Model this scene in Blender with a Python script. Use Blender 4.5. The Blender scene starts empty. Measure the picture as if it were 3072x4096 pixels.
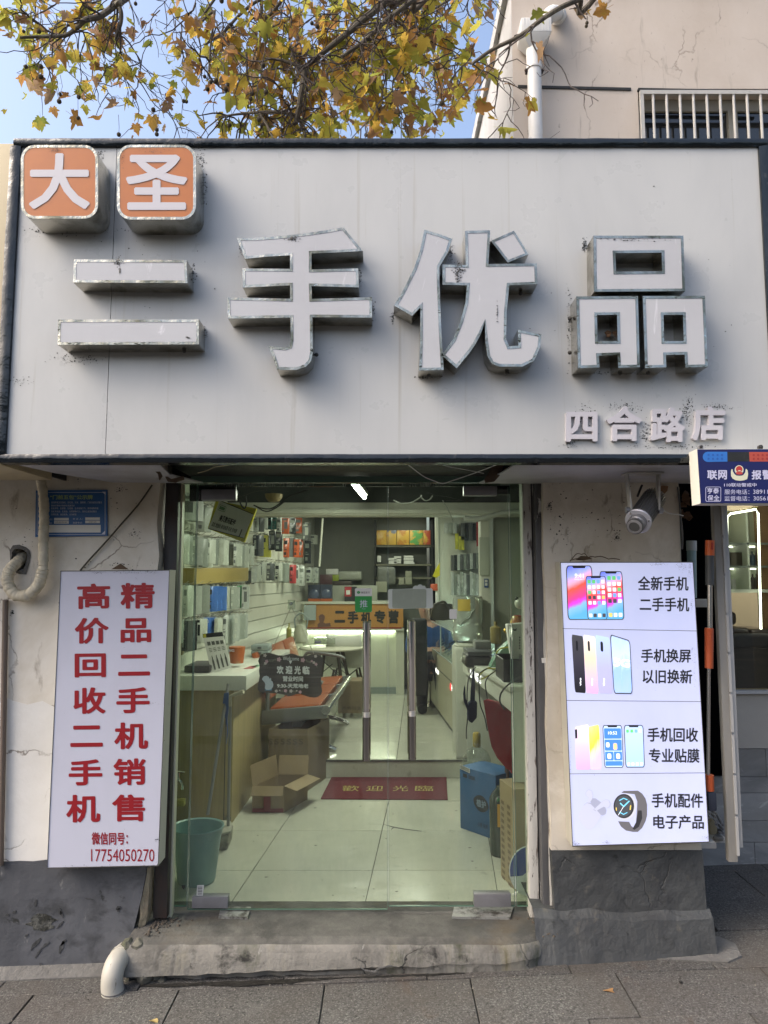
import bpy, bmesh, math, random
from mathutils import Vector as V, Matrix, noise as MN
from mathutils.geometry import tessellate_polygon
sc = bpy.context.scene
C = sc.collection
R = math.radians
random.seed(7)
# ---------------------------------------------------------------- camera, world, sun, exposure
F, CX, CY = 2841.0, 1536.0, 2048.0          # focal length and centre of the 3072 x 4096 photograph, in its pixels
TH = R(5.5)
CAM = V((0, -3.53, 1.683))
cd = bpy.data.cameras.new('camera'); cam = bpy.data.objects.new('camera', cd); C.objects.link(cam)
cd.sensor_fit = 'VERTICAL'; cd.sensor_height = 34.6; cd.lens = 34.6 * F / 4096
cd.clip_start = 0.02; cd.clip_end = 500
cam.location = CAM; cam.rotation_euler = (R(90) + TH, 0, 0)
sc.camera = cam
w = bpy.data.worlds.new('World'); sc.world = w; w.use_nodes = True
nt = w.node_tree; bg = nt.nodes['Background']
sky = nt.nodes.new('ShaderNodeTexSky'); sky.sky_type = 'NISHITA'; sky.sun_disc = False
SUN_EL, SUN_AZ = R(44), R(-112)            # veiled sun to the left behind the viewer
sky.sun_elevation = SUN_EL; sky.sun_rotation = SUN_AZ
sky.air_density = 1.0; sky.dust_density = 6.0; sky.ozone_density = 1.0
nt.links.new(sky.outputs[0], bg.inputs[0]); bg.inputs[1].default_value = 0.15
sd = bpy.data.lights.new('sun', 'SUN'); sun = bpy.data.objects.new('sun', sd); C.objects.link(sun)
sd.energy = .5; sd.angle = R(35); sd.color = (1.0, 0.99, 0.97)
_sd = V((math.sin(SUN_AZ) * math.cos(SUN_EL), math.cos(SUN_AZ) * math.cos(SUN_EL), math.sin(SUN_EL)))
sun.rotation_euler = (-_sd).to_track_quat('-Z', 'Y').to_euler()
sun.location = _sd * 20
sc.view_settings.view_transform = 'Standard'; sc.view_settings.look = 'None'
sc.view_settings.gamma = 1; sc.view_settings.use_curve_mapping = False
sc.view_settings.exposure = 1.35
sc.render.engine = 'CYCLES'
cy = sc.cycles
cy.use_denoising = True
try: cy.denoiser = 'OPENIMAGEDENOISE'
except Exception: pass
cy.max_bounces = 8; cy.diffuse_bounces = 4; cy.glossy_bounces = 4; cy.transmission_bounces = 8; cy.transparent_max_bounces = 16
cy.sample_clamp_indirect = 6; cy.caustics_reflective = False; cy.caustics_refractive = False
# ---------------------------------------------------------------- where a photo pixel lies in the place
def ray(u, v):
 a = (u - CX) / F; b = (CY - v) / F
 return V((a, math.cos(TH) - b * math.sin(TH), math.sin(TH) + b * math.cos(TH)))
def at(u, v, y):
 r = ray(u, v); return CAM + r * ((y - CAM.y) / r.y)
def atz(u, v, z):
 r = ray(u, v); return CAM + r * ((z - CAM.z) / r.z)
SK = 0.079                                  # the shop's side walls run a little to the right as they go in
def onleft(u, v, off=0.0):                  # on the left inner wall, off metres out of it
 r = ray(u, v); x0 = -1.49 + off
 t = (x0 + SK * CAM.y - CAM.x) / (r.x - SK * r.y)
 return CAM + r * t
ZW = dict(zA=(0, 0, .663), zB=(1000, 0, .663), zC=(1900, 0, .7064), z4=(0, 540, .9042), z5=(1500, 840, .9476), z6=(0, 1800, .4822),
          z7=(150, 2250, .565), z8=(600, 1820, .4822), z9=(1200, 1820, .6028), z10=(600, 2500, .5424), z11=(1300, 2500, .5726),
          z12=(2150, 1780, .5557), z13=(2150, 2200, .5876), z14=(0, 3300, .4822), z15=(500, 3500, 1.085), z16=(2150, 3200, .5557),
          z17=(1700, 2200, .3616), p1=(2760, 1780, .188), p2=(130, 1940, .1929), p3=(800, 1980, .1567), p4=(1400, 2320, .217),
          p5=(1000, 2580, .1929), p6=(1200, 2250, .3014), p7=(2800, 2000, .4066), q1=(2250, 2230, .1869), q2=(2250, 2500, .1869),
          q3=(2250, 2860, .211), q4=(2280, 3120, .217), q5=(2780, 3150, .2035), d=(0, 0, 1 / .54))
def zp(k, x, y):
 o = ZW[k]; return o[0] + x * o[2], o[1] + y * o[2]
def za(k, x, y, Y): return at(*zp(k, x, y), Y)
# ---------------------------------------------------------------- materials
def nodes(name):
 m = bpy.data.materials.new(name); m.use_nodes = True
 t = m.node_tree; return m, t, t.nodes['Principled BSDF'], t.nodes, t.links
def ramp(N, L, src, lo, hi):
 r = N.new('ShaderNodeMapRange'); r.inputs[1].default_value = lo; r.inputs[2].default_value = hi
 r.clamp = True; L.new(src, r.inputs[0]); return r.outputs[0]
def mixc(N, L, fac, a, b):
 x = N.new('ShaderNodeMix'); x.data_type = 'RGBA'
 if isinstance(fac, float): x.inputs[0].default_value = fac
 else: L.new(fac, x.inputs[0])
 for i, c in ((6, a), (7, b)):
  if isinstance(c, tuple): x.inputs[i].default_value = (*c, 1)
  else: L.new(c, x.inputs[i])
 return x.outputs[2]
def mth(N, L, op, a, b=None):
 x = N.new('ShaderNodeMath'); x.operation = op
 for i, c in ((0, a), (1, b)):
  if c is None: continue
  if isinstance(c, (int, float)): x.inputs[i].default_value = c
  else: L.new(c, x.inputs[i])
 return x.outputs[0]
def coords(N, L, stretch=(1, 1, 1), kind='Object'):
 tc = N.new('ShaderNodeTexCoord'); mp = N.new('ShaderNodeMapping'); mp.inputs[3].default_value = stretch
 L.new(tc.outputs[kind], mp.inputs[0]); return mp.outputs[0]
def nz(N, L, scale, stretch=(1, 1, 1), detail=5, rough=.6, dist=0, kind='Object'):
 n = N.new('ShaderNodeTexNoise'); n.inputs['Scale'].default_value = scale; n.inputs['Detail'].default_value = detail
 n.inputs['Roughness'].default_value = rough; n.inputs['Distortion'].default_value = dist
 L.new(coords(N, L, stretch, kind), n.inputs['Vector']); return n.outputs[0]
def mat(name, col, rough=.6, metal=0.0, layers=(), bump=None, spec=.5, rnd=0, rvar=0, cracks=None, coat=0, emit=None):
 """col: base colour; layers: (colour, noise scale, stretch, lo, hi); bump: (strength, scale[, stretch]); rnd: per-object brightness;
 cracks: (colour, scale, width)"""
 m, t, b, N, L = nodes(name)
 c = col
 for ly in layers:
  lc, s, st, lo, hi = ly[:5]
  c = mixc(N, L, ramp(N, L, nz(N, L, s, st, 6, .65, ly[5] if len(ly) > 5 else .3), lo, hi), c, lc)
 hgt = None
 if cracks:
  cc, cs, cw = cracks
  vo = N.new('ShaderNodeTexVoronoi'); vo.feature = 'DISTANCE_TO_EDGE'; vo.inputs['Scale'].default_value = cs
  va = N.new('ShaderNodeVectorMath'); va.operation = 'MULTIPLY_ADD'
  nn = N.new('ShaderNodeTexNoise'); nn.inputs['Scale'].default_value = cs * 2.2; nn.inputs['Detail'].default_value = 6
  cv = coords(N, L); L.new(cv, nn.inputs['Vector'])
  L.new(nn.outputs[1], va.inputs[0]); va.inputs[1].default_value = (.5 / cs * 1.2,) * 3; L.new(cv, va.inputs[2])
  L.new(va.outputs[0], vo.inputs['Vector'])
  line = ramp(N, L, vo.outputs[0], cw, 0.0)
  line = mth(N, L, 'MULTIPLY', line, ramp(N, L, nz(N, L, cs * .8), .48, .6))
  c = mixc(N, L, line, c, cc); hgt = line
 if rnd:
  oi = N.new('ShaderNodeObjectInfo'); hs = N.new('ShaderNodeHueSaturation')
  L.new(ramp(N, L, oi.outputs['Random'], 0, 1), hs.inputs['Value'])
  mr = hs.inputs['Value'].links[0].from_node; mr.inputs[3].default_value = 1 - rnd; mr.inputs[4].default_value = 1 + rnd
  if isinstance(c, tuple): hs.inputs['Color'].default_value = (*c, 1)
  else: L.new(c, hs.inputs['Color'])
  c = hs.outputs[0]
 if isinstance(c, tuple): b.inputs['Base Color'].default_value = (*c, 1)
 else: L.new(c, b.inputs['Base Color'])
 b.inputs['Metallic'].default_value = metal; b.inputs['Roughness'].default_value = rough
 b.inputs['Specular IOR Level'].default_value = spec
 if coat: b.inputs['Coat Weight'].default_value = coat; b.inputs['Coat Roughness'].default_value = .08
 if rvar:
  r = ramp(N, L, nz(N, L, 6, (1, 1, 1), 4), .3, .7); q = r.node
  q.inputs[3].default_value = max(.02, rough - rvar); q.inputs[4].default_value = min(1, rough + rvar)
  L.new(r, b.inputs['Roughness'])
 if emit:
  if isinstance(c, tuple): b.inputs['Emission Color'].default_value = (*c, 1)
  else: L.new(c, b.inputs['Emission Color'])
  b.inputs['Emission Strength'].default_value = emit
 if bump:
  bs = N.new('ShaderNodeBump'); bs.inputs['Strength'].default_value = bump[0]; bs.inputs['Distance'].default_value = bump[3] if len(bump) > 3 else .01
  h = nz(N, L, bump[1], bump[2] if len(bump) > 2 else (1, 1, 1), 6, .6)
  if hgt is not None: h = mth(N, L, 'SUBTRACT', h, mth(N, L, 'MULTIPLY', hgt, .6))
  L.new(h, bs.inputs['Height']); L.new(bs.outputs[0], b.inputs['Normal'])
 return m
def glow(name, col, s):
 m = bpy.data.materials.new(name); m.use_nodes = True; t = m.node_tree
 b = t.nodes['Principled BSDF']; b.inputs['Base Color'].default_value = (*col, 1)
 b.inputs['Emission Color'].default_value = (*col, 1); b.inputs['Emission Strength'].default_value = s
 b.inputs['Roughness'].default_value = .35
 return m
def grad(name, stops, axis=2, emit=0, rough=.3, slant=(0, 0, 0), noise_amt=0):
 """printed colour gradient along a generated axis; stops (pos, colour)"""
 m, t, b, N, L = nodes(name)
 tc = N.new('ShaderNodeTexCoord'); sp = N.new('ShaderNodeSeparateXYZ'); L.new(tc.outputs['Generated'], sp.inputs[0])
 h = sp.outputs[axis]
 if slant[0]: h = mth(N, L, 'ADD', h, mth(N, L, 'MULTIPLY', sp.outputs[0], slant[0]))
 if noise_amt: h = mth(N, L, 'ADD', h, mth(N, L, 'MULTIPLY', mth(N, L, 'SUBTRACT', nz(N, L, 3.2, kind='Generated', dist=1.2), .5), noise_amt))
 cr = N.new('ShaderNodeValToRGB'); e = cr.color_ramp.elements
 while len(e) < len(stops): e.new(.5)
 for k, (p, c) in enumerate(stops): e[k].position = p; e[k].color = (*c, 1)
 L.new(h, cr.inputs[0]); L.new(cr.outputs[0], b.inputs['Base Color'])
 b.inputs['Roughness'].default_value = rough
 if emit:
  L.new(cr.outputs[0], b.inputs['Emission Color']); b.inputs['Emission Strength'].default_value = emit
 return m
def glass(name, tint, refl=1.0, smear=0.0, rough=0.0):
 m = bpy.data.materials.new(name); m.use_nodes = True; t = m.node_tree; N = t.nodes; L = t.links
 N.remove(N['Principled BSDF']); out = N['Material Output']
 tr = N.new('ShaderNodeBsdfTransparent'); tr.inputs[0].default_value = (*tint, 1)
 gl = N.new('ShaderNodeBsdfGlossy'); gl.inputs['Roughness'].default_value = rough
 fr = N.new('ShaderNodeFresnel'); fr.inputs[0].default_value = 1.45
 bf = N.new('ShaderNodeNewGeometry'); f = mth(N, L, 'MULTIPLY', mth(N, L, 'MULTIPLY', fr.outputs[0], refl), mth(N, L, 'SUBTRACT', 1, bf.outputs['Backfacing']))
 mx = N.new('ShaderNodeMixShader'); L.new(f, mx.inputs[0]); L.new(tr.outputs[0], mx.inputs[1]); L.new(gl.outputs[0], mx.inputs[2])
 res = mx.outputs[0]
 if smear:                                # a film of dust and wiping marks on the pane
  df = N.new('ShaderNodeBsdfDiffuse'); df.inputs[0].default_value = (.62, .66, .62, 1)
  sm = ramp(N, L, mth(N, L, 'MULTIPLY', nz(N, L, 1.6, (1, 1, .5), 7, .7, 2.0), mth(N, L, 'ADD', nz(N, L, 9, (3, 1, .6), 6, .7, 2.5), .5)), .36, .80)
  mr = sm.node; mr.inputs[4].default_value = smear
  m2 = N.new('ShaderNodeMixShader'); L.new(sm, m2.inputs[0]); L.new(res, m2.inputs[1]); L.new(df.outputs[0], m2.inputs[2]); res = m2.outputs[0]
 L.new(res, out.inputs[0]); return m
# ---------------------------------------------------------------- mesh building
WL = {}
class MB:
 def __init__(s): s.v = []; s.f = []
 def add(s, vs, fs):
  o = len(s.v); s.v += [V(p) for p in vs]; s.f += [tuple(i + o for i in f) for f in fs]; return s
 def hexa(s, p): return s.add(p, [(0, 3, 2, 1), (4, 5, 6, 7), (0, 1, 5, 4), (1, 2, 6, 5), (2, 3, 7, 6), (3, 0, 4, 7)])
 def box(s, x0, x1, y0, y1, z0, z1):
  return s.hexa([(x0, y0, z0), (x1, y0, z0), (x1, y1, z0), (x0, y1, z0), (x0, y0, z1), (x1, y0, z1), (x1, y1, z1), (x0, y1, z1)])
 def pbox(s, k, a, b, c, d, y0, y1):     # a box whose front, at depth y0, covers the photo rectangle a..c, b..d
  p = za(k, a, b, y0); q = za(k, c, d, y0); m1 = za(k, a, (b + d) / 2, y0); m2 = za(k, c, (b + d) / 2, y0)
  return s.box(min(m1.x, m2.x), max(m1.x, m2.x), min(y0, y1), max(y0, y1), min(p.z, q.z), max(p.z, q.z))
 def quad(s, a, b, c, d): return s.add([a, b, c, d], [(0, 1, 2, 3)])
 def slab(s, q, dv):                     # four front corners and a thickness vector
  q = [V(p) for p in q]; dv = V(dv); return s.hexa(q + [p + dv for p in q])
 def colz(s, poly, z0, z1):              # floor polygon between two heights
  n = len(poly); vs = [(p[0], p[1], z0) for p in poly] + [(p[0], p[1], z1) for p in poly]
  return s.add(vs, [tuple(range(n))[::-1], tuple(range(n, 2 * n))] + [(i, (i + 1) % n, n + (i + 1) % n, n + i) for i in range(n)])
 def prism(s, loops, dv, caps=(True, True)):   # loops of world points in one plane (outer first, then holes), pushed by dv
  dv = V(dv); loops = [[V(p) for p in l] for l in loops]; flat = [p for l in loops for p in l]
  nrm = dv.normalized(); n = len(flat); tri = tessellate_polygon(loops)
  fs = []
  if caps[0]: fs += [tuple(t) for t in tri]
  if caps[1] and dv.length: fs += [tuple(i + n for i in t[::-1]) for t in tri]
  vs = list(flat)
  if dv.length:
   vs += [p + dv for p in flat]; o = 0
   for l in loops:
    k = len(l)
    fs += [(o + i, o + (i + 1) % k, n + o + (i + 1) % k, n + o + i) for i in range(k)]; o += k
  return s.add(vs, fs)
 def tube(s, path, r, n=10, closed=False, caps=True):
  path = [V(p) for p in path]; m = len(path); rr = r if isinstance(r, (list, tuple)) else [r] * m
  rings = []; ref = None; o = len(s.v)
  for i, p in enumerate(path):
   t = (path[(i + 1) % m if closed else min(i + 1, m - 1)] - path[i - 1 if closed else max(i - 1, 0)])
   if t.length < 1e-9: t = V((0, 0, 1))
   t.normalize()
   if ref is None:
    ref = V((0, 0, 1)) if abs(t.z) < .9 else V((1, 0, 0))
   a = ref - t * ref.dot(t)
   if a.length < 1e-6: a = t.orthogonal()
   a.normalize(); b = t.cross(a); ref = a
   for k in range(n):
    w_ = 2 * math.pi * k / n; s.v.append(p + (a * math.cos(w_) + b * math.sin(w_)) * rr[i])
  for i in range(m if closed else m - 1):
   j = (i + 1) % m
   for k in range(n):
    s.f.append((o + i * n + k, o + i * n + (k + 1) % n, o + j * n + (k + 1) % n, o + j * n + k))
  if caps and not closed: s.f += [tuple(o + k for k in range(n))[::-1], tuple(o + (m - 1) * n + k for k in range(n))]
  return s
 def lathe(s, c, prof, n=20, ax=None, sx=1, sy=1):   # profile (radius, height) about a vertical (or given) axis at c
  o = len(s.v); c = V(c); q = V((0, 0, 1)).rotation_difference(V(ax)) if ax is not None else None
  for r, h in prof:
   for k in range(n):
    a = 2 * math.pi * k / n; p = V((r * math.cos(a) * sx, r * math.sin(a) * sy, h))
    if q: p = q @ p
    s.v.append(c + p)
  m = len(prof)
  for i in range(m - 1):
   for k in range(n): s.f.append((o + i * n + k, o + i * n + (k + 1) % n, o + (i + 1) * n + (k + 1) % n, o + (i + 1) * n + k))
  s.f += [tuple(o + k for k in range(n))[::-1], tuple(o + (m - 1) * n + k for k in range(n))]
  return s
 def ball(s, c, r, n=8, sz=1):
  return s.lathe(c, [(max(1e-4, r * math.sin(math.pi * i / n)), -r * sz * math.cos(math.pi * i / n)) for i in range(n + 1)], n + 2)
 def mesh(s, name, org=(0, 0, 0), smooth=False, bev=0, seg=2):
  me = bpy.data.meshes.new(name); o = V(org)
  me.from_pydata([tuple(p - o) for p in s.v], [], s.f)
  bm = bmesh.new(); bm.from_mesh(me)
  bmesh.ops.recalc_face_normals(bm, faces=bm.faces)
  if bev:
   es = [e for e in bm.edges if len(e.link_faces) == 2 and e.calc_face_angle(0) > .6]
   bmesh.ops.bevel(bm, geom=es, offset=bev, segments=seg, affect='EDGES', profile=.6, clamp_overlap=True)
  if smooth or bev:
   for f in bm.faces: f.smooth = True
   for e in bm.edges:
    if len(e.link_faces) == 2 and e.calc_face_angle(0) > R(38): e.smooth = False
  bm.to_mesh(me); bm.free(); return me
 def build(s, name, m, parent=None, label=None, smooth=False, bev=0, seg=2, org=None, stuff=False):
  org = WL[parent.name] if parent else (org if org is not None else V((0, 0, 0)))
  me = s.mesh(name, org, smooth, bev, seg); me.materials.append(m)
  o = bpy.data.objects.new(name, me); C.objects.link(o)
  if parent: o.parent = parent
  else: o.location = org
  WL[o.name] = V(org)
  if label: o['label'] = label
  if stuff: o['kind'] = 'stuff'
  return o
def thing(name, label, cat, loc=(0, 0, 0), group=None, kind=None):
 o = bpy.data.objects.new(name, None); C.objects.link(o); o.empty_display_size = .1
 o.location = loc; WL[o.name] = V(loc)
 if kind: o['kind'] = kind
 else: o['label'] = label; o['category'] = cat
 if group: o['group'] = group
 return o
def tag(o, label, cat, group=None):
 o['label'] = label; o['category'] = cat
 if group: o['group'] = group
 return o
def struct(o): o['kind'] = 'structure'; return o
def copy_tree(o, loc=None, rot=None, parent=None):
 c = o.copy(); C.objects.link(c); c.parent = parent
 if loc is not None: c.location = loc
 if rot is not None: c.rotation_euler = rot
 for ch in list(o.children): copy_tree(ch, parent=c)
 return c
def noisy(mb, amt, scale=4.0, axis=None, seed=0):
 for p in mb.v:
  d = MN.noise_vector(p * scale + V((seed, 0, 0))) * amt
  if axis is not None: p[axis] += d[axis]
  else: p += d
 return mb
def gridz(mb, x0, x1, y0, y1, nx, ny, fz):
 vs = [(x0 + (x1 - x0) * i / nx, y0 + (y1 - y0) * j / ny) for j in range(ny + 1) for i in range(nx + 1)]
 return mb.add([(x, y, fz(x, y)) for x, y in vs], [(j * (nx + 1) + i, j * (nx + 1) + i + 1, (j + 1) * (nx + 1) + i + 1, (j + 1) * (nx + 1) + i) for j in range(ny) for i in range(nx)])
def smooth_path(pts, k=6):
 pts = [V(p) for p in pts]; out = []
 for i in range(len(pts) - 1):
  a, b, c, d = pts[max(i - 1, 0)], pts[i], pts[i + 1], pts[min(i + 2, len(pts) - 1)]
  for j in range(k):
   t = j / k
   out.append(.5 * ((2 * b) + (c - a) * t + (2 * a - 5 * b + 4 * c - d) * t * t + (3 * b - a - 3 * c + d) * t ** 3))
 out.append(pts[-1]); return out
# ---------------------------------------------------------------- lettering
_gc = {}
def glyphs(s):
 if s not in _gc:
  cu = bpy.data.curves.new('t', 'FONT'); cu.body = s; cu.resolution_u = 3; cu.fill_mode = 'FRONT'
  o = bpy.data.objects.new('t', cu); C.objects.link(o)
  dg = bpy.context.evaluated_depsgraph_get(); me = bpy.data.meshes.new_from_object(o.evaluated_get(dg))
  vs = [tuple(v.co) for v in me.vertices]; fs = [tuple(p.vertices) for p in me.polygons]
  bpy.data.objects.remove(o); bpy.data.curves.remove(cu); bpy.data.meshes.remove(me)
  x0 = min(v[0] for v in vs); x1 = max(v[0] for v in vs); y0 = min(v[1] for v in vs); y1 = max(v[1] for v in vs)
  _gc[s] = (vs, fs, x0, x1, y0, y1)
 return _gc[s]
def text(mb, s, q, bold=0, thick=0, nrm=(0, -1, 0)):
 """letters s stretched over the four corners q (top left, top right, bottom right, bottom left); bold thickens the strokes
 (in ems) with shifted layers a hair apart; thick raises them along nrm"""
 vs, fs, x0, x1, y0, y1 = glyphs(s); a, b, c, d = [V(p) for p in q]; nv = V(nrm).normalized()
 n = len(vs); edge = []
 if thick:
  cnt = {(f[i], f[(i + 1) % len(f)]) for f in fs for i in range(len(f))}; edge = [e for e in cnt if (e[1], e[0]) not in cnt]
 offs = [(bold * math.cos(k * math.pi / 4 + .39), bold * math.sin(k * math.pi / 4 + .39)) for k in range(8)] if bold > .012 else [(0, 0)]
 w_, h_ = x1 - x0 + 2 * bold, y1 - y0 + 2 * bold
 for k, (ox, oy) in enumerate(offs):
  pts = []
  for v in vs:
   x = (v[0] - x0 + ox + bold) / w_; y = (v[1] - y0 + oy + bold) / h_
   pts.append((d.lerp(c, x)).lerp(a.lerp(b, x), y) + nv * (thick + .00006 * k))
  if thick: mb.add(pts + [p - nv * thick for p in pts], list(fs) + [(e[0] + n, e[1] + n, e[1], e[0]) for e in edge])
  else: mb.add(pts, fs)
 return mb
def ztext(mb, k, s, box, Y, bold=0, thick=0, sl=0):
 a, b, c, d = box
 return text(mb, s, [za(k, a, b, Y), za(k, c, b + sl, Y), za(k, c, d + sl, Y), za(k, a, d, Y)], bold, thick)
def inset(poly, d):
 """polygon (2-D) offset inwards by d (mitred), whichever way it winds"""
 n = len(poly); A = sum(poly[i][0] * poly[(i + 1) % n][1] - poly[(i + 1) % n][0] * poly[i][1] for i in range(n))
 s = 1 if A > 0 else -1; out = []
 for i in range(n):
  p0, p, p1 = V(poly[i - 1]), V(poly[i]), V(poly[(i + 1) % n])
  e0 = (p - p0).normalized(); e1 = (p1 - p).normalized()
  n0 = V((-e0.y, e0.x)) * s; n1 = V((-e1.y, e1.x)) * s
  k = 1 + n0.dot(n1); m_ = (n0 + n1) / max(k, .35)
  out.append(p + m_ * d)
 return [tuple(p) for p in out]
def rrect(x0, y0, x1, y1, r, n=6):
 out = []
 for cx_, cy_, a0 in ((x1 - r, y0 + r, -90), (x1 - r, y1 - r, 0), (x0 + r, y1 - r, 90), (x0 + r, y0 + r, 180)):
  for i in range(n + 1):
   a = R(a0 + 90 * i / n); out.append((cx_ + r * math.cos(a), cy_ + r * math.sin(a)))
 return out
def zpoly(k, pts, Y): return [za(k, x, y, Y) for x, y in pts]
ORD = 'first second third fourth fifth sixth seventh eighth ninth tenth eleventh twelfth thirteenth fourteenth fifteenth sixteenth seventeenth eighteenth nineteenth twentieth'.split()
# ---------------------------------------------------------------- materials of the place
M = {}
M['panel'] = mat('sign_panel', (.46, .465, .455), .32, layers=[((.40, .405, .40), 2.2, (1, 1, .35), .45, .75), ((.36, .345, .31), 26, (1, 1, .02), .60, .76), ((.10, .08, .05), 160, (1, 1, 1), .735, .78)], bump=(.03, 3), rvar=.08)
M['chrome'] = mat('bright_steel', (.37, .36, .31), .14, 1.0, layers=[((.15, .14, .10), 5, (1, 1, 1), .45, .64), ((.95, .95, .93), 9, (1, 1, 1.6), .69, .71, 1.5)], bump=(.4, 5, (1, 1, 1), .05))  # bright flecks and dark patches in the colour imitate glints and reflections
M['steel_side'] = mat('letter_return_steel', (.56, .54, .48), .24, 1.0, layers=[((.16, .14, .09), 9, (1, 1, 1), .45, .75), ((.04, .03, .02), 70, (1, 1, 1), .68, .75)], bump=(.1, 8))
M['acrylic'] = mat('letter_acrylic', (.425, .423, .432), .22, layers=[((.39, .387, .395), 5, (1, 1, 1), .45, .8), ((.58, .575, .59), 10, (1.6, 1, .3), .62, .70, 1.2), ((.09, .07, .05), 150, (1, 1, 1), .74, .80)], bump=(.04, 8), coat=.3)  # the lighter streaks in the colour imitate sheen on the faces
M['orange'] = mat('orange_acrylic', (.42, .125, .012), .30, layers=[((.35, .10, .012), 6, (1, 1, 1), .4, .8), ((.06, .03, .02), 120, (1, 1, 1), .72, .78)], coat=.2)
M['white_film'] = mat('white_film', (.48, .465, .495), .4, layers=[((.25, .23, .2), 130, (1, 1, 1), .70, .77)])
M['black_trim'] = mat('black_glossy_trim', (.006, .009, .012), .09, .0, spec=.5, layers=[((.04, .04, .036), 30, (1, 1, 1), .6, .8)], bump=(.35, 7, (1, .5, 1), .03))
M['soffit'] = mat('soffit_panel', (.42, .42, .46), .5, layers=[((.20, .19, .18), 3, (1, 1, 1), .45, .85), ((.08, .07, .06), 40, (1, 1, 1), .66, .8)])
M['black'] = mat('sooty_black', (.012, .013, .013), .6, layers=[((.05, .045, .035), 18, (1, 1, 1), .55, .8)], bump=(.3, 20))
M['gold'] = mat('champagne_panel', (.50, .42, .27), .4, .2, layers=[((.36, .30, .2), 6, (1, 1, .2), .5, .8)])
M['plaster'] = mat('old_plaster', (.57, .525, .45), .9, layers=[((.43, .38, .30), 1.8, (1, 1, .7), .44, .66), ((.70, .66, .59), 3.5, (1, 1, .8), .52, .7), ((.17, .135, .095), 11, (1, 1, .35), .60, .72), ((.07, .055, .04), 60, (1, 1, .8), .70, .78)],
                   bump=(.35, 14), cracks=((.13, .10, .07), 2.2, .012))
M['plaster_pale'] = mat('whitewashed_plaster', (.66, .65, .62), .9, layers=[((.52, .50, .46), 2.0, (1, 1, .6), .45, .8), ((.25, .22, .19), 10, (1, 1, .4), .64, .82), ((.10, .09, .08), 60, (1, 1, .8), .72, .8)], bump=(.4, 12), cracks=((.2, .17, .14), 2.6, .012))
M['greybase'] = mat('grey_wall_paint', (.062, .066, .076), .55, layers=[((.095, .10, .112), 2.0, (1, 1, .7), .44, .62), ((.042, .045, .05), 5, (1, 1, 1.4), .52, .66), ((.22, .22, .21), 22, (1, 1, .3), .66, .74), ((.018, .02, .02), 8, (1, 1, 1), .63, .68)],
     bump=(.55, 6, (1, 1, 1), .02))
M['greybase_r'] = mat('grey_cement_render', (.046, .049, .05), .7, layers=[((.075, .08, .081), 1.8, (1, 1, .7), .44, .62), ((.034, .036, .038), 5, (1, 1, 1), .52, .66), ((.105, .096, .078), 8, (1, 1, 1), .60, .70), ((.022, .023, .023), 14, (1, 1, 1), .62, .70)],
                      bump=(.7, 12, (1, 1, 1), .02), cracks=((.03, .03, .03), 2.4, .01))
M['step'] = mat('stained_concrete', (.215, .205, .18), .9, layers=[((.085, .081, .072), 2.6, (1, 1, .6), .46, .64), ((.33, .32, .285), 5, (1, 1, .15), .54, .70), ((.12, .105, .06), 5, (1, 1, .10), .57, .72), ((.050, .056, .027), 3.5, (1.2, 1, .5), .58, .70), ((.026, .025, .022), 7, (1, 1, 1), .58, .68), ((.33, .32, .29), 16, (1, 1, .6), .66, .72)],
    bump=(.5, 40, (1, 1, 1), .012), cracks=((.02, .02, .018), 2.2, .008))
M['steptop'] = mat('cement_threshold', (.085, .082, .075), .9, layers=[((.05, .049, .046), 3, (1, 1, 1), .42, .75), ((.13, .125, .11), 9, (1, 1, 1), .60, .8), ((.09, .06, .04), 4, (1, 1, 1), .60, .8)], bump=(.5, 22, (1, 1, 1), .02))
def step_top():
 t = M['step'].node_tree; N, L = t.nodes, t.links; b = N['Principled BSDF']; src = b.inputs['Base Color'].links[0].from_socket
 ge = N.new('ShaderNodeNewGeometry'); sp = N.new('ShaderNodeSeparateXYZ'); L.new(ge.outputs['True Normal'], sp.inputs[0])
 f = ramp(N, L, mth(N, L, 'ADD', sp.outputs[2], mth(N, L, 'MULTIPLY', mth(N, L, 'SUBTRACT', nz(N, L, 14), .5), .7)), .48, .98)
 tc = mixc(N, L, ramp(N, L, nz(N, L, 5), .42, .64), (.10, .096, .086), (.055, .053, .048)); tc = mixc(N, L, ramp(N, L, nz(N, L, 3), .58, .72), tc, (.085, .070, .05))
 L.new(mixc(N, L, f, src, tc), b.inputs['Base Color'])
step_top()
M['slab'] = mat('granite_paving', (.066, .063, .058), .85, layers=[((.165, .16, .15), 120, (1, 1, 1), .50, .62), ((.022, .021, .020), 80, (1, 1, 1), .53, .65), ((.070, .060, .050), 1.6, (1, 1, 1), .45, .75), ((.13, .125, .115), 5, (1, 1, 1), .60, .8), ((.085, .052, .033), 1.3, (1, 1, 1), .62, .78)], bump=(.5, 130, (1, 1, 1), .01), rnd=.09)
M['slabbed'] = mat('paving_joint_dirt', (.045, .042, .038), .95, layers=[((.10, .095, .085), 12, (1, 1, 1), .5, .8)])
M['mortar'] = mat('cement_fillet', (.13, .127, .12), .95, layers=[((.09, .086, .08), 9, (1, 1, 1), .45, .75), ((.27, .265, .25), 16, (1, 1, 1), .6, .8)], bump=(.8, 26, (1, 1, 1), .02))
M['soot'] = mat('wet_black_dirt', (.016, .015, .013), .5, layers=[((.05, .05, .04), 40, (1, 1, 1), .5, .8)], bump=(.8, 40))
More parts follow.
